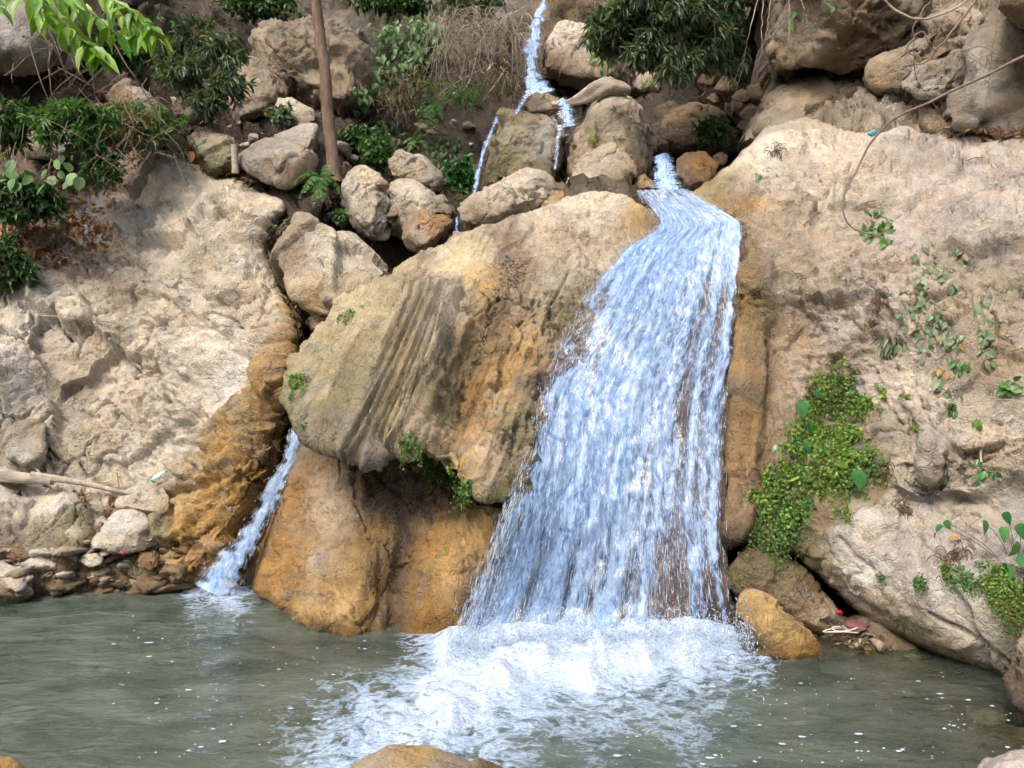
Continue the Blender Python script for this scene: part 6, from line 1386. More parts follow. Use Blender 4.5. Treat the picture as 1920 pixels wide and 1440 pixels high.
tuft('tiny yellow-green tuft near the right side of the tall pointed boulder', np.array(hit(1160, 262)[0]), (0.07, 0.03, 0.04), 16, 0.10, 'maiden', 576, w=0.012)
tuft('small green tuft at the right of the big grey-green shrub', P(1212, 162, 12.4), (0.1, 0.05, 0.06), 24, 0.14, 'maiden', 577, w=0.014)
tuft('brown withered tuft on the crest of the right-hand cliff', np.array(hit(1455, 288)[0]), (0.12, 0.05, 0.10), 50, 0.14, 'dead', 578, w=0.008, droop=1.0)
tuft('small green tuft below the withered one on the cliff crest', np.array(hit(1424, 338)[0]), (0.04, 0.03, 0.06), 18, 0.09, 'maiden', 579, w=0.01)
tuft('reddish dead tuft on the cliff face left of the climbing plants, upper one', np.array(hit(1652, 570)[0]), (0.10, 0.04, 0.08), 60, 0.12, 'dead', 580, w=0.007, droop=1.2)
tuft('brown dead tuft on the cliff face left of the climbing plants, lower one', np.array(hit(1636, 612)[0]), (0.07, 0.04, 0.10), 55, 0.12, 'dead', 581, w=0.007, droop=1.5)
tuft('dark dead fern hanging right of the fern patch', np.array(hit(1660, 890)[0]), (0.06, 0.04, 0.14), 60, 0.13, 'dead', 582, w=0.007, droop=1.8)
tuft('brown dead fern patch under the fern patch on the pale lower cliff', np.array(hit(1690, 955)[0]), (0.08, 0.04, 0.12), 60, 0.11, 'dead', 583, w=0.006, droop=1.6)
tuft('purplish dead fern beside the heart-leaved plant at the lower right', np.array(hit(1795, 1050)[0]), (0.16, 0.05, 0.16), 110, 0.12, 'dead', 584, w=0.007, droop=1.4)
tuft('hanging dry grass on the earth bank beside the ferns', P(740, 195, 13.2), (0.5, 0.15, 0.2), 60, 0.45, 'straw', 585, w=0.012, droop=1.4)
tuft('green grass on the bank below the dry brush', P(860, 185, 13.2), (0.7, 0.15, 0.15), 80, 0.35, 'fern', 586, w=0.014, droop=1.0)
tuft('mixed dry grass at the left foot of the topmost waterfall', P(950, 160, 13.6), (0.3, 0.15, 0.3), 60, 0.4, 'straw', 587, w=0.012, droop=1.2)
# dry brush: a tangle of leafless stems arching down the bank
r_ = np.random.default_rng(590)
db = empty('dry_brush', P(880, 60, 14.2), 'tangle of dry leafless stems arching down the bank left of the topmost waterfall', 'brush'); tb = Tub()
for k in range(150):
    x0 = r_.uniform(830, 970); y0 = r_.uniform(15, 90); x1 = x0 + r_.normal() * 45 - 15; y1 = y0 + r_.uniform(40, 120)
    dd = np.array([14.3, 13.6, 13.5]) + 0.25 * r_.normal()
    c = curve([P(x0, y0, dd[0]), P(0.6 * x0 + 0.4 * x1 + 20 * r_.normal(), y0 + 0.2 * (y1 - y0) - 15, dd[1]), P(x1, min(y1, 200), dd[2])], 12, 0.06, k)
    tb.add(c, 0.006 * r_.uniform(0.5, 1.5), 0.002, 4)
for pts in ([(960, 25, 14.0), (890, 70, 13.5), (800, 90, 13.3)], [(985, 15, 14.2), (930, 40, 13.6), (860, 60, 13.4)], [(950, 130, 13.6), (930, 155, 13.3), (905, 190, 13.2)], [(930, 120, 13.6), (870, 145, 13.3), (820, 180, 13.2)], [(900, 90, 13.6), (875, 160, 13.3), (835, 195, 13.2)]):
    tb.add(pxcurve(pts, 16, 0.05, 3), 0.012, 0.005, 5)
tb.build('stems', M['root'], db)
fo = Fol(); q = np.array([P(r_.uniform(840, 960), r_.uniform(20, 160), 13.5 + 0.3 * r_.normal()) for _ in range(420)])
fo.add('lance', q, rnd(r_, 420, 3) + np.array([0, 0, -0.6]), CAMV + 0.5 * rnd(r_, 420, 3), 0.09 + 0.06 * r_.random(420), 0.016, r_); fo.build('dry_leaves', M['straw'], db)
# ------------------------------------------------------------------ maidenhair fern patches
def maidenhair(label, poly, n, seed, keys, L=(0.10, 0.24), leaf=0.029, mat='maiden', out=0.10, name='maidenhair_fern'):
    r_ = np.random.default_rng(seed); sp = scatter_poly(poly, n, seed); q0, n0 = hit(*sp[0], keys)
    root = empty(name, q0, label, 'fern'); tb = Tub(); fo = Fol()
    fd = Fol()
    for x, y in sp:
        q, n_ = hit(x, y, keys); q = np.array(q); n_ = np.array(n_); ln = r_.uniform(*L)
        cl = perlin(q[None] * np.array([6.0, 6.0, 4.0]), seed)[0]
        deep = cl < 0.0
        if cl < -0.17: continue
        ln *= 0.9 + 1.8 * max(cl, 0)
        sd = nrmz(np.cross(n_, UPV)) * r_.normal() * 0.5
        c = curve([q, q + (n_ * (0.6 + 1.0 * max(cl, 0)) + sd * 0.7 + np.array([0, 0, 0.25])) * ln * 0.5, q + (n_ * (0.4 + 0.9 * max(cl, 0)) + sd * 0.8 + np.array([0, -0.05, -1.0])) * ln], 12)
        tb.add(c, 0.0015, 0.0008, 3)
        m_ = int(8 + ln * 80); t = np.linspace(0.12, 1.0, m_); ii = np.clip((t * (len(c) - 1)).astype(int), 0, len(c) - 2)
        ax = nrmz(c[ii + 1] - c[ii]); s2 = nrmz(np.cross(ax, n_[None] + 0.25 * rnd(r_, 1, 3))); sg = np.where(np.arange(m_) % 2, 1.0, -1.0)[:, None]
        wid = leaf * 1.05 * (1.15 - 0.85 * t)[:, None]
        pos = c[ii] + s2 * sg * wid * r_.uniform(0.3, 1.3, (m_, 1)) + rnd(r_, m_, 3) * 0.005
        (fd if deep else fo).add('fan', pos, nrmz(s2 * sg * 0.5 + ax * 0.7 + 0.25 * rnd(r_, m_, 3)), nrmz(np.cross(s2, ax) * np.sign(np.cross(s2, ax) @ n_)[:, None] + np.array([0, -0.3, 0.4]) + 0.3 * rnd(r_, m_, 3)), leaf * (1.25 - 0.6 * t) * r_.uniform(0.6, 1.35, m_), leaf * (1.2 - 0.6 * t) * r_.uniform(0.6, 1.3, m_), r_)
    tb.build('stems', M['dead'], root, 'stuff')
    if fo.V: fo.build('leaflets', M[mat], root)
    if fd.V: fd.build('shade_leaflets', M['fern'], root)  # darker inner leaflets paint the shade deep in the patch
    return root
CK = ['cliff']
maidenhair('upper part of the maidenhair fern patch, in the hollow of the right-hand cliff', [(1505, 735), (1535, 695), (1575, 690), (1608, 720), (1612, 770), (1600, 800), (1620, 850), (1560, 860), (1500, 850), (1478, 820), (1495, 770)], 150, 601, CK, (0.13, 0.28))
maidenhair('large lush maidenhair fern patch hanging on the right-hand cliff beside the column', [(1482, 815), (1530, 810), (1600, 800), (1630, 830), (1640, 880), (1615, 920), (1560, 915), (1510, 920), (1480, 900), (1470, 860)], 190, 602, CK, (0.14, 0.32))
maidenhair('lowest maidenhair fern patch trailing off the cliff right of the waterfall', [(1428, 885), (1460, 882), (1500, 910), (1525, 950), (1510, 990), (1470, 1030), (1435, 1032), (1405, 1000), (1412, 945)], 160, 603, CK, (0.13, 0.30))
maidenhair('yellowing maidenhair fern at the right of the fern patch', [(1595, 750), (1625, 745), (1630, 770), (1600, 785)], 26, 604, CK, (0.07, 0.13))
maidenhair('fringe of maidenhair fern under the lip of the layered boulder', [(752, 830), (775, 825), (800, 850), (840, 875), (880, 905), (892, 935), (870, 935), (830, 905), (790, 870)], 90, 605, ['centre', 'low'], (0.09, 0.17))
maidenhair('maidenhair fern below the heart-leaved plant at the lower right edge', [(1830, 1060), (1880, 1070), (1920, 1110), (1930, 1165), (1890, 1160), (1850, 1110)], 130, 606, CK, (0.08, 0.15), 0.02)
maidenhair('thin maidenhair fern around the purplish dead fern at the lower right', [(1755, 1055), (1800, 1070), (1850, 1090), (1830, 1120), (1780, 1090)], 50, 607, CK, (0.06, 0.11), 0.018)
maidenhair('small green fern tuft on the left tip of the layered boulder', [(540, 705), (565, 705), (575, 735), (548, 750)], 34, 608, ['centre', 'slope', 'hill'], (0.05, 0.11), 0.02)
maidenhair('tiny green fern at the top of the left chute', [(556, 785), (572, 785), (575, 800), (558, 802)], 12, 609, ['centre', 'slope', 'hill'], (0.05, 0.09), 0.018)
maidenhair('small green cress tuft in the crack of the pale lower cliff, left one', [(1648, 1078), (1690, 1085), (1680, 1100), (1652, 1095)], 26, 610, CK, (0.04, 0.08), 0.016)
maidenhair('small green cress tuft in the crack of the pale lower cliff, right one', [(1715, 1085), (1733, 1080), (1738, 1105), (1722, 1108)], 18, 611, CK, (0.04, 0.08), 0.016)
maidenhair('small fern on the cliff just below the fern patch', [(1570, 960), (1600, 965), (1610, 990), (1580, 985)], 10, 612, CK, (0.06, 0.12), 0.018)
maidenhair('little green moss-fern on the ridge above the left tip of the layered boulder', [(630, 590), (680, 570), (670, 585), (640, 612)], 20, 613, ['centre', 'b214'], (0.03, 0.06), 0.014)
# ------------------------------------------------------------------ climbing plants on the cliff
def around(x, y, rx, ry, n, seed):
    r_ = np.random.default_rng(seed); return [(x + rx * r_.normal() * 0.5, y + ry * r_.normal() * 0.5) for _ in range(n)]
def line_spots(pts, n, w, seed):
    r_ = np.random.default_rng(seed); c = interp_curve(pts, n); return [(a_ + w * r_.normal(), b_ + w * 0.5 * r_.normal()) for a_, b_ in c]
def clim(label, spots, L, seed, mat='grey_leaf', kind='ovate', **k):
    r2 = np.random.default_rng(seed + 5); spots = list(spots) + [(a_ + 8 * r2.normal(), b_ + 6 * r2.normal()) for a_, b_ in spots[::2]]
    return leaf_vine(label, spots, mat, kind, L, seed, CK, k.pop('out', 0.06), cat='plant', name='cliff_plant', **k)
clim('leafy rosette at the end of the long hanging vine on the cliff', around(1640, 432, 26, 30, 26, 621), 0.085, 622, 'broad', down=0.1)
clim('tall column of grey-green leaves climbing the cliff at the right', line_spots([(1725, 465), (1730, 510), (1715, 560), (1712, 600), (1730, 640), (1745, 655)], 62, 10, 623), 0.08, 624)
clim('grey-green plant curving right from the tall leaf column', line_spots([(1745, 560), (1765, 590), (1755, 610), (1740, 625)], 24, 9, 625), 0.075, 626)
clim('grey-green sprays low at the right of the tall leaf column', line_spots([(1770, 630), (1790, 640), (1805, 635), (1775, 650)], 22, 7, 627), 0.07, 628)
clim('upper grey-green sprig near the top of the leaf column', line_spots([(1770, 500), (1775, 530), (1785, 545)], 14, 7, 629), 0.075, 630)
clim('narrow grey-green plant climbing near the right edge', line_spots([(1842, 565), (1845, 600), (1848, 640), (1855, 680)], 30, 6, 631), 0.075, 632)
clim('leafy plant on the cliff below the leaf column', line_spots([(1775, 700), (1765, 720), (1770, 745)], 22, 9, 633), 0.08, 634)
clim('bushy little plant on the cliff right of the lower sprays', around(1808, 690, 20, 14, 16, 635), 0.075, 636, 'broad')
clim('small leaf rosette on the cliff near the right edge', around(1890, 725, 16, 12, 14, 637), 0.085, 638, 'broad', down=0.2)
clim('star-shaped leaf rosette in the middle of the right-hand cliff', around(1783, 765, 12, 10, 11, 639), 0.09, 640, 'broad', 'lance', asp=0.3)
clim('drooping narrow-leaved grey plant on the cliff above the fern patch', around(1670, 650, 20, 18, 26, 641), 0.12, 642, 'grey_leaf', 'lance', asp=0.2, down=0.9)
clim('trailing bluish-green plant near the pale root on the cliff', line_spots([(1835, 855), (1845, 875), (1840, 895)], 14, 7, 643), 0.07, 644, 'heart')
clim('tiny leafy sprig near the top of the right-hand cliff face', line_spots([(1790, 470), (1800, 490)], 9, 8, 645), 0.06, 646)
clim('pair of small sprigs at the upper right of the cliff face', [(1820, 490), (1826, 495), (1815, 498), (1885, 548), (1890, 545), (1880, 550)], 0.055, 647)
for i, (x, y) in enumerate([(1830, 795), (1712, 800), (1700, 745), (1655, 735), (1650, 770)]):
    clim(['small yellow-green sprig beside the crack right of the cliff centre', 'little yellow-green leaves at the right of the fern patch', 'small dark sprig under the leaf column', 'small sprig above the fern patch at its right', 'yellowish leaves beside the fern patch'][i], around(x, y, 9, 9, 7, 650 + i), 0.05, 660 + i, 'maiden')
# large heart leaves
leaf_vine('scattered dark heart-shaped leaves within the lush fern patch', [(1502, 727, 1), (1490, 778, 1.2), (1508, 790, 1), (1500, 810, 1.2), (1496, 842, 1.3), (1570, 838, 1.4), (1476, 848, 0.9), (1470, 862, 0.9), (1622, 878, 1.7), (1465, 875, 1), (1535, 850, 1)], 'heart', 'heart', 0.11, 671, CK, 0.22, True, 'vine', 'vine', 0.9, 0.75)
stalked('big heart-leaved plant at the lower right edge', (1900, 1080, 5.75), [(1772, 978, 5.75, .07), (1764, 985, 5.78, .07), (1846, 978, 5.7, .10), (1885, 962, 5.65, .09), (1882, 990, 5.65, .11), (1912, 985, 5.6, .12), (1908, 1020, 5.6, .12), (1912, 1045, 5.55, .12), (1885, 1058, 5.6, .11), (1898, 1065, 5.55, .12), (1880, 1085, 5.6, .09), (1918, 1085, 5.5, .11), (1905, 1105, 5.55, .09), (1895, 1110, 5.6, .09), (1925, 1010, 5.55, .12), (1930, 1060, 5.5, .12)], 'heart', 'heart', 672)
# ------------------------------------------------------------------ tree trunk, stake, vines and roots
tk = empty('tree', P(622, 320, 10.9), 'slender straight tree trunk rising left of centre', 'tree')
tb = Tub(); c = curve([P(629, 350, 10.75), P(626, 328, 10.85), P(620, 260, 10.9), P(611, 170, 10.9), P(600, 60, 10.9), P(588, -60, 10.9), P(570, -300, 10.95), P(560, -480, 11.0)], 60, 0.03, 4)
tb.add(c, np.interp(np.arange(len(c)), [0, 3, 10, len(c) - 1], [0.125, 0.10, 0.088, 0.06]), 0, 14); V = np.vstack(tb.V); cl = np.repeat(c, 14, 0); d_ = V - cl; al = np.repeat(np.arange(len(c)) * 0.13, 14); dn = nrmz(d_)
V = cl + d_ * (1 + 0.22 * perlin(np.stack([al * 1.6, dn[:, 0] * 1.2, dn[:, 1] * 1.2], 1), 682) + 0.12 * perlin(np.stack([al * 4, dn[:, 0] * 5, dn[:, 1] * 5], 1), 683))[:, None]
put('trunk', V, [np.vstack(tb.F)], M['bark'], None, tk)
tb = Tub(); fo = Fol(); r_ = np.random.default_rng(681)
for k in range(9):
    b0 = c[-1 - k * 2]; e_ = b0 + np.array([r_.normal() * 1.4, r_.normal() * 0.9, 0.6 + 0.6 * r_.random()]); cc2 = curve([b0, 0.5 * (b0 + e_) + np.array([0, 0, 0.25]), e_], 10); tb.add(cc2, 0.03, 0.008, 6)
    m_ = 130; t = r_.random(m_) * 0.7 + 0.3; pos = cc2[(t * 9).astype(int)] + rnd(r_, m_, 3) * 0.28
    fo.add('ovate', pos, rnd(r_, m_, 3) + np.array([0, 0, -0.5]), UPV + 0.6 * rnd(r_, m_, 3), 0.12, 0.06, r_)
tb.build('limbs', M['bark'], tk); fo.build('crown', M['broad'], tk)
tb = Tub(); tb.add(pxcurve([(441, 325, 10.7), (440, 300, 10.7), (439, 272, 10.7)], 8, 0.02, 2), 0.05, 0.045, 7)
tag(tb.build('wooden_stake', M['driftwood']), 'short weathered wooden stake left of the grey slab', 'stake')
def log(label, pts, rad, seed, mat='driftwood', name='driftwood_log', sides=16, knots=0.25):
    c = pxcurve(pts, 60); m = len(c); t = Tub().add(c, np.interp(np.linspace(0, 1, m), np.linspace(0, 1, len(rad)), rad), 0, sides)
    V = np.vstack(t.V); cl = np.repeat(c, sides, 0); d = V - cl; al = np.repeat(np.linspace(0, 1, m) * np.linalg.norm(c[-1] - c[0]), sides)
    q = np.stack([al * 2.2, *(nrmz(d).T[[0, 2]] * 1.6)], 1); q2 = np.stack([al * 3.0, *(nrmz(d).T[[0, 2]] * 7)], 1)
    V = cl + d * (1 + 1.3 * knots * fbm(q, 3, seed) + 0.16 * perlin(q2, seed + 3))[:, None]
    n = len(V); V = np.vstack([V, c[:1], c[-1:]]); k = np.arange(sides); k2 = (k + 1) % sides
    return tag(put(name, V, [np.vstack(t.F), np.stack([k2, k, np.full(sides, n)], 1), np.stack([n - sides + k, n - sides + k2, np.full(sides, n + 1)], 1)], M[mat]), label, 'log')
def vine_line(label, pts, r0, r1, seed, mat='twig', name='hanging_vine', cat='vine', wob=0.03, sides=6):
    return tag(Tub().add(pxcurve(pts, 60, wob, seed), r0, r1, sides).build(name, M[mat]), label, cat)
vine_line('long brown vine arching down across the right-hand cliff to the leafy rosette', [(2000, 85, 7.6), (1920, 106, 7.6), (1830, 150, 7.7), (1750, 185, 7.8), (1690, 215, 7.9), (1640, 258, 8.0), (1605, 320, 8.0), (1583, 372, 7.95), (1584, 408, 7.9), (1605, 433, 7.85), (1650, 442, 7.75)], 0.016, 0.007, 701)
vine_line('pale bare branch curving across the top right', [(1640, -20, 7.6), (1680, 20, 7.6), (1720, 34, 7.6), (1760, 28, 7.6), (1800, 10, 7.6), (1850, -25, 7.6)], 0.012, 0.009, 702, 'root')
vine_line('straight brown branch slanting down at the top right', [(1850, -25, 7.8), (1800, 40, 7.8), (1755, 95, 7.8), (1735, 118, 7.8), (1690, 126, 7.8)], 0.014, 0.005, 703)
vine_line('dark broken twig hooked over at the top right', [(1690, 105, 7.7), (1710, 75, 7.7), (1728, 62, 7.7), (1742, 78, 7.7), (1752, 96, 7.75)], 0.012, 0.007, 704)
vine_line('thin vine hanging down from the pale bare branch', [(1745, 0, 7.7), (1718, 40, 7.7), (1712, 90, 7.7), (1720, 150, 7.8), (1755, 200, 7.9)], 0.006, 0.004, 705)
vine_line('thin twig trailing right across the top right rocks', [(1700, 98, 8.0), (1760, 112, 8.0), (1830, 88, 8.0), (1890, 110, 8.0)], 0.005, 0.003, 706)
vine_line('thin upright twig near the right edge at the top', [(1872, -10, 8.0), (1866, 60, 8.0), (1855, 140, 8.1), (1850, 200, 8.1)], 0.004, 0.003, 707)
for i, pts in enumerate([[(1432, -10, 9.6), (1428, 50, 9.6), (1430, 100, 9.6)], [(1445, -10, 9.6), (1440, 40, 9.6), (1436, 70, 9.6)], [(1480, -10, 9.4), (1480, 40, 9.4), (1478, 85, 9.4)], [(1500, -10, 9.4), (1510, 30, 9.4), (1515, 45, 9.4)], [(1420, 0, 9.8), (1405, 60, 9.8), (1395, 110, 10.2), (1370, 220, 11.0)], [(1345, 130, 11), (1365, 165, 11), (1390, 120, 11), (1396, 105, 11)], [(1322, 160, 11), (1318, 178, 11), (1280, 185, 11)]]):
    vine_line(['thin vine dangling at the left end of the overhanging rock', 'short vine beside the one at the left end of the overhanging rock', 'thin straight vine hanging over the face of the overhanging rock', 'short stem over the face of the overhanging rock', 'long thin vine crossing the dark hollow', 'looped bare twig in front of the dark hollow', 'bent bare twig under the big grey-green shrub'][i], pts, 0.006, 0.003, 710 + i, 'root')
vine_line('pale root snaking down the cliff right of the fern patch', [(1832, 800, 6.32), (1845, 825, 6.3), (1838, 850, 6.28), (1842, 880, 6.22), (1820, 905, 6.25), (1815, 915, 6.3)], 0.014, 0.006, 720, 'root', 'root', 'root')
vine_line('short pale root on the upper right of the cliff', [(1858, 542, 6.9), (1862, 560, 6.85), (1856, 585, 6.8), (1862, 605, 6.8)], 0.008, 0.004, 721, 'root', 'root', 'root')
vine_line('thin root running sideways out of the frame on the cliff', [(1770, 752, 6.5), (1810, 757, 6.35), (1860, 752, 6.2), (1930, 750, 6.0)], 0.005, 0.003, 722, 'root', 'root', 'root')
log('weathered driftwood log on the slope at the left edge', [(-60, 878, 8.55), (0, 890, 8.45), (50, 898, 8.42), (98, 903, 8.40)], [0.07, 0.075, 0.06, 0.035], 723)
log('thin tapering driftwood pole continuing right of the log', [(60, 890, 8.42), (150, 905, 8.4), (230, 922, 8.42), (300, 932, 8.42)], [0.04, 0.035, 0.02, 0.01], 724, 'root')
vine_line('grey branch lying down the slope above the log', [(58, 858, 8.65), (70, 880, 8.6), (80, 905, 8.5), (100, 920, 8.45)], 0.022, 0.012, 725, 'driftwood', 'branch', 'branch')
log('dry grey log lying across the stream below the top waterfall', [(1035, 196, 12.2), (1075, 190, 12.1), (1110, 176, 12.0), (1145, 164, 11.95), (1180, 172, 12.0)], [0.04, 0.06, 0.11, 0.14, 0.06], 726, knots=0.6)
r_ = np.random.default_rng(730)
tw = empty('twig_tangle', P(150, 250, 9.6), 'tangle of bare brown twigs through the undergrowth at the left', 'brush'); tb = Tub()
for k in range(70):
    x0, y0 = r_.uniform(0, 330), r_.uniform(60, 300); x1, y1 = x0 + r_.normal() * 50, y0 + r_.uniform(20, 110); d0 = 9.2 + r_.random() * 0.8
    tb.add(pxcurve([(x0, y0, d0), ((x0 + x1) / 2 + 14 * r_.normal(), (y0 + y1) / 2, d0 - 0.15), (x1, min(y1, 385), d0)], 14, 0.05, k), 0.005, 0.002, 4)
for pts in ([(65, 45, 8), (100, 90, 8), (130, 150, 8.2)], [(10, 145, 8.5), (50, 105, 8.5), (90, 90, 8.5)], [(55, 80, 8.5), (70, 130, 8.5), (90, 185, 8.6), (120, 220, 8.8)], [(215, 85, 9), (250, 140, 9), (275, 180, 9.2)], [(150, 60, 9), (170, 130, 9), (180, 190, 9.2)]):
    tb.add(pxcurve(pts, 20, 0.04, 9), 0.008, 0.004, 5)
tb.build('stems', M['twig'], tw)
tb = Tub(); st = []
for i, (pts, lab) in enumerate([([(80, 596, 0), (140, 603, 0)], 'pale straw stick lying on the left slope'), ([(190, 606, 0), (235, 616, 0)], 'brown twig on the left slope right of the straw stick'), ([(1505, 425, 0), (1540, 402, 0)], 'short dark twig on the right-hand cliff top'), ([(1600, 395, 0), (1640, 380, 0)], 'dark stick on the cliff left of the leafy rosette'), ([(985, 495, 0), (1005, 485, 0)], 'small dark twig in the wet hollow of the layered boulder'), ([(1810, 305, 0), (1840, 300, 0)], 'thin twig on the cliff top near the right edge'), ([(222, 890, 0), (228, 925, 0)], 'thin upright twig beside the plastic bottle')]):
    q = [np.array(hit(a_, b_)[0]) + np.array([0, -0.03, 0.02]) for a_, b_, _ in pts]
    tag(Tub().add(curve([q[0], 0.5 * (q[0] + q[1]) + np.array([0, 0, 0.015]), q[1]], 8, 0.01, i), 0.008, 0.005, 5).build('stick', M['straw' if i == 0 else 'twig']), lab, 'stick')
# ------------------------------------------------------------------ fallen leaves
def litter(label, poly, n, L, mat, seed, keys, name='leaf_litter', kind='lance', asp=0.45):
    r_ = np.random.default_rng(seed); sp = scatter_poly(poly, n, seed); fo = Fol(); pos = []; nr = []
    for x, y in sp:
        q, n_ = hit(x, y, keys); pos.append(np.array(q) + np.array(n_) * (0.004 + 0.02 * r_.random())); nr.append(np.array(n_))
    pos = np.array(pos); nr = np.array(nr); d = nrmz(np.cross(nr, rnd(r_, n, 3)) + 0.3 * rnd(r_, n, 3)); l_ = L * r_.uniform(0.5, 1.3, n)
    fo.add(kind, pos, d, nrmz(nr + 0.4 * rnd(r_, n, 3)), l_, l_ * asp, r_)
    o = put(name, np.vstack(fo.V), [np.vstack(fo.F)], M[mat], dict(tint=np.concatenate(fo.t)))
    return tag(o, label, 'leaf litter', kind='stuff')
SL = ['slope', 'hill']
litter('brown leaf litter under the plants at the left edge', [(0, 380), (120, 400), (220, 420), (200, 470), (120, 500), (40, 520), (0, 560)], 520, 0.10, 'dry', 751, SL)
litter('dark leaf litter choking the gully between slope and cream boulder', [(500, 415), (540, 400), (560, 430), (540, 470), (545, 520), (570, 560), (585, 640), (560, 660), (548, 600), (505, 500), (495, 460)], 620, 0.07, 'litter', 752, SL)
litter('scattered dry leaves under the wooden stake', [(340, 280), (380, 300), (400, 330), (480, 340), (470, 350), (360, 320)], 60, 0.09, 'dry', 753, SL + ['b212'])
litter('dry leaves caught in the cleft by the left shore', [(165, 945), (215, 955), (235, 985), (200, 1000), (130, 920), (230, 930)], 50, 0.06, 'dry', 754, SL)
litter('dead leaves on the top of the right-hand cliff', [(1740, 235), (1920, 240), (1930, 275), (1830, 265), (1750, 250)], 70, 0.08, 'dry', 755, CK + ['b249', 'b246'])
litter('wet leaf debris in the hollow of the layered boulder', [(940, 490), (990, 480), (985, 520), (930, 580), (900, 680), (880, 690), (915, 590)], 200, 0.045, 'litter', 756, ['centre'])
litter('dead leaves and debris on the mud under the cliff', [(1540, 1180), (1600, 1170), (1640, 1195), (1680, 1220), (1620, 1232), (1570, 1215)], 90, 0.05, 'litter', 757, ['bed'])
litter('dry leaves and twigs scattered below the straggling undergrowth at the left', [(90, 285), (230, 270), (300, 290), (240, 350), (180, 420), (90, 400)], 260, 0.09, 'dry', 758, SL)
def fallen(label, x, y, L, mat, kind='ovate', asp=0.5, keys=None, seed=1):
    r_ = np.random.default_rng(seed); q, n_ = hit(x, y, keys); root = empty('fallen_leaf', np.array(q) + np.array(n_) * 0.015, label, 'leaf')
    n_ = np.array(n_); d = nrmz(np.cross(n_, rnd(r_, 3))); leaf_obj(root, kind, mat, np.array(root.location), d, nrmz(n_ + 0.3 * rnd(r_, 3)), L, L * asp, 'blade'); return root
for i, (lab, x, y, L, mat) in enumerate([('large curled brown leaf on the litter at the left', 112, 455, 0.22, 'dry'), ('rust-coloured leaf standing in the gap left of the stake', 360, 285, 0.25, 'dry'), ('orange leaf caught on the cliff above the purplish dead fern', 1798, 1015, 0.09, 'orange_leaf'), ('orange leaf on the mud under the cliff', 1630, 1218, 0.08, 'orange_leaf'), ('small bright green leaf stuck on the ochre rock, upper one', 838, 1025, 0.06, 'bright_leaf'), ('small bright green leaf stuck on the ochre rock, lower one', 837, 1040, 0.06, 'bright_leaf'), ('pale leaf in the wet hollow of the layered boulder', 958, 542, 0.09, 'straw'), ('yellow leaf near the left shore', 190, 1060, 0.07, 'orange_leaf'), ('tan leaf in the cleft by the left shore', 215, 945, 0.14, 'straw'), ('narrow green leaf hanging over the rubble at the left shore', 178, 1020, 0.16, 'maiden'), ('red-brown dead leaf on the litter below the brown tree leaves', 20, 540, 0.16, 'dry'), ('small brown leaf on the smooth shoulder of the left slope', 412, 505, 0.06, 'dry')]):
    fallen(lab, x, y, L, mat, seed=770 + i)
# ------------------------------------------------------------------ litter left by visitors
def lathe(prof, a_, b_, n=14):
    a_ = np.array(a_); b_ = np.array(b_); t = nrmz(b_ - a_); u = nrmz(np.cross(t, np.array([0.3, 0.1, 1]))); w = np.cross(t, u); Ln = np.linalg.norm(b_ - a_)
    V = np.array([[a_ + t * Ln * y + r * (math.cos(q) * u + math.sin(q) * w) for q in np.linspace(0, 6.2832, n, endpoint=False)] for y, r in prof]).reshape(-1, 3)
    i, j = np.meshgrid(np.arange(len(prof) - 1), np.arange(n), indexing='ij'); j2 = (j + 1) % n
    return V, [np.stack([i * n + j, i * n + j2, (i + 1) * n + j2, (i + 1) * n + j], -1).reshape(-1, 4)]
q0 = np.array(hit(288, 906, SL + ['b285'])[0]) + np.array([0, -0.05, 0.03]); q1 = np.array(hit(313, 889, SL + ['b285'])[0]) + np.array([0, -0.05, 0.03])
q1 = q0 + nrmz(q1 - q0) * 0.19
bt = empty('plastic_bottle', q0, 'clear plastic bottle with a green cap lying on the left slope above the orange rock', 'bottle')
V, F = lathe([(0, 0.0), (0.01, 0.022), (0.05, 0.027), (0.25, 0.027), (0.6, 0.027), (0.75, 0.024), (0.86, 0.012), (0.9, 0.011)], q0, q1); put('body', V, F, M['clear_plastic'], None, bt)
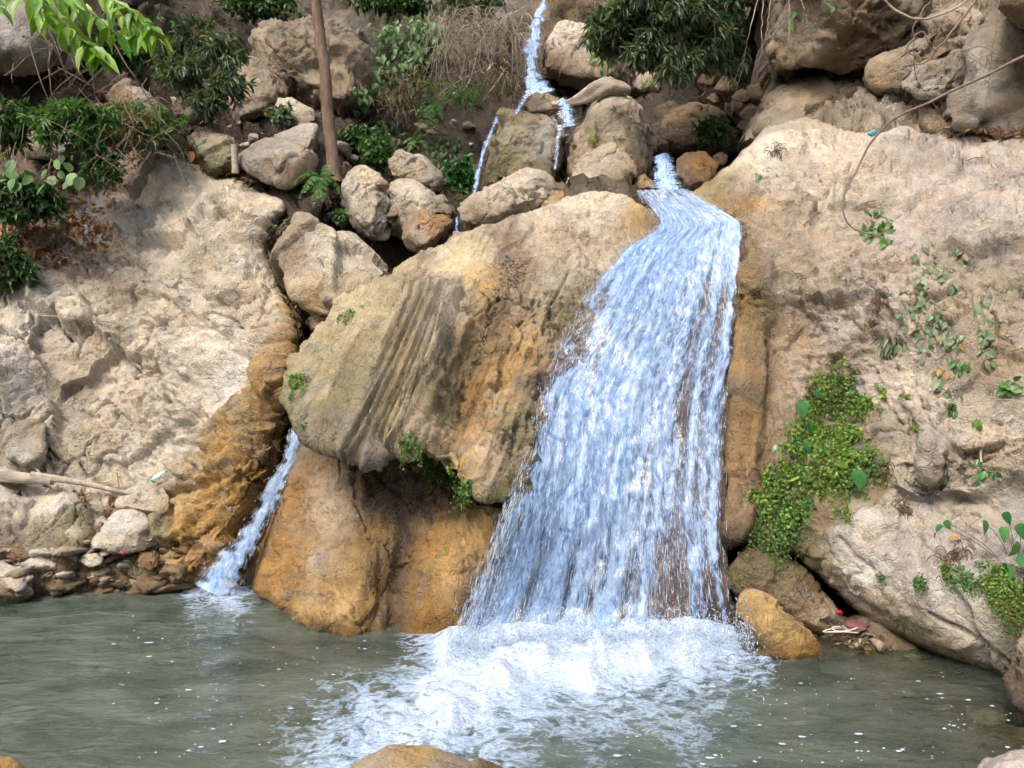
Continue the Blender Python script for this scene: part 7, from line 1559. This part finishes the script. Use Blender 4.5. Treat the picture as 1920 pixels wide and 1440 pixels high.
V, F = lathe([(0.30, 0.0278), (0.31, 0.0282), (0.57, 0.0282), (0.58, 0.0278)], q0, q1); put('wrapper', V, F, M['white_paper'], None, bt)
V, F = lathe([(0.87, 0.0), (0.875, 0.015), (0.885, 0.016), (0.985, 0.016), (1.0, 0.014), (1.0, 0.0)], q0, q1); put('cap', V, F, M['green_plastic'], None, bt)
V, F = lathe([(0.0, 0.0), (0.005, 0.0225), (0.05, 0.0275), (0.12, 0.0277)], q0, q1); put('base', V, F, M['green_plastic'], None, bt)
def crumple(label, x, y, s_, mat, seed, name, cat, keys=None, flat=0.5):
    D, F = ico(3); V = D * np.array([1, 0.8, flat]); V = V + D * (0.45 * facet(D * 1.6 + seed, seed) + 0.15 * perlin(D * 4, seed))[:, None]
    q, n_ = hit(x, y, keys); return tag(put(name, V * s_ + np.array(q) + np.array([0, -0.02, s_ * flat * 0.6]), [F], M[mat]), label, cat)
crumple('teal plastic scrap on top of the right-hand cliff', 1635, 254, 0.055, 'teal', 781, 'plastic_scrap', 'litter', CK)
crumple('red bottle cap in the rubble at the left shore', 232, 1037, 0.026, 'red', 782, 'bottle_cap', 'litter', None)
crumple('blue-white plastic scrap in the rubble at the left shore', 146, 1036, 0.04, 'white_paper', 783, 'plastic_scrap', 'litter', None)
crumple('red scrap in the shadow under the cliff', 1571, 1148, 0.03, 'red', 784, 'plastic_scrap', 'litter', None)
crumple('mauve rag on the mud under the cliff', 1605, 1178, 0.10, 'cloth', 785, 'rag', 'litter', None, 0.35)
q = np.array(hit(1575, 1198, ['bed'])[0]) + np.array([0, -0.05, 0.05]); t = np.linspace(0, 15, 90)
c = q + np.stack([0.11 * np.cos(t) * (1 + 0.18 * np.sin(t * 0.37)) + 0.008 * t - 0.05, 0.06 * np.sin(t) + 0.02 * np.sin(0.7 * t), 0.02 + 0.003 * t + 0.012 * np.sin(1.7 * t)], 1)
tag(Tub().add(c, 0.007, 0.007, 6).build('rope', M['rope']), 'loose coil of pale rope on the mud under the cliff', 'rope')
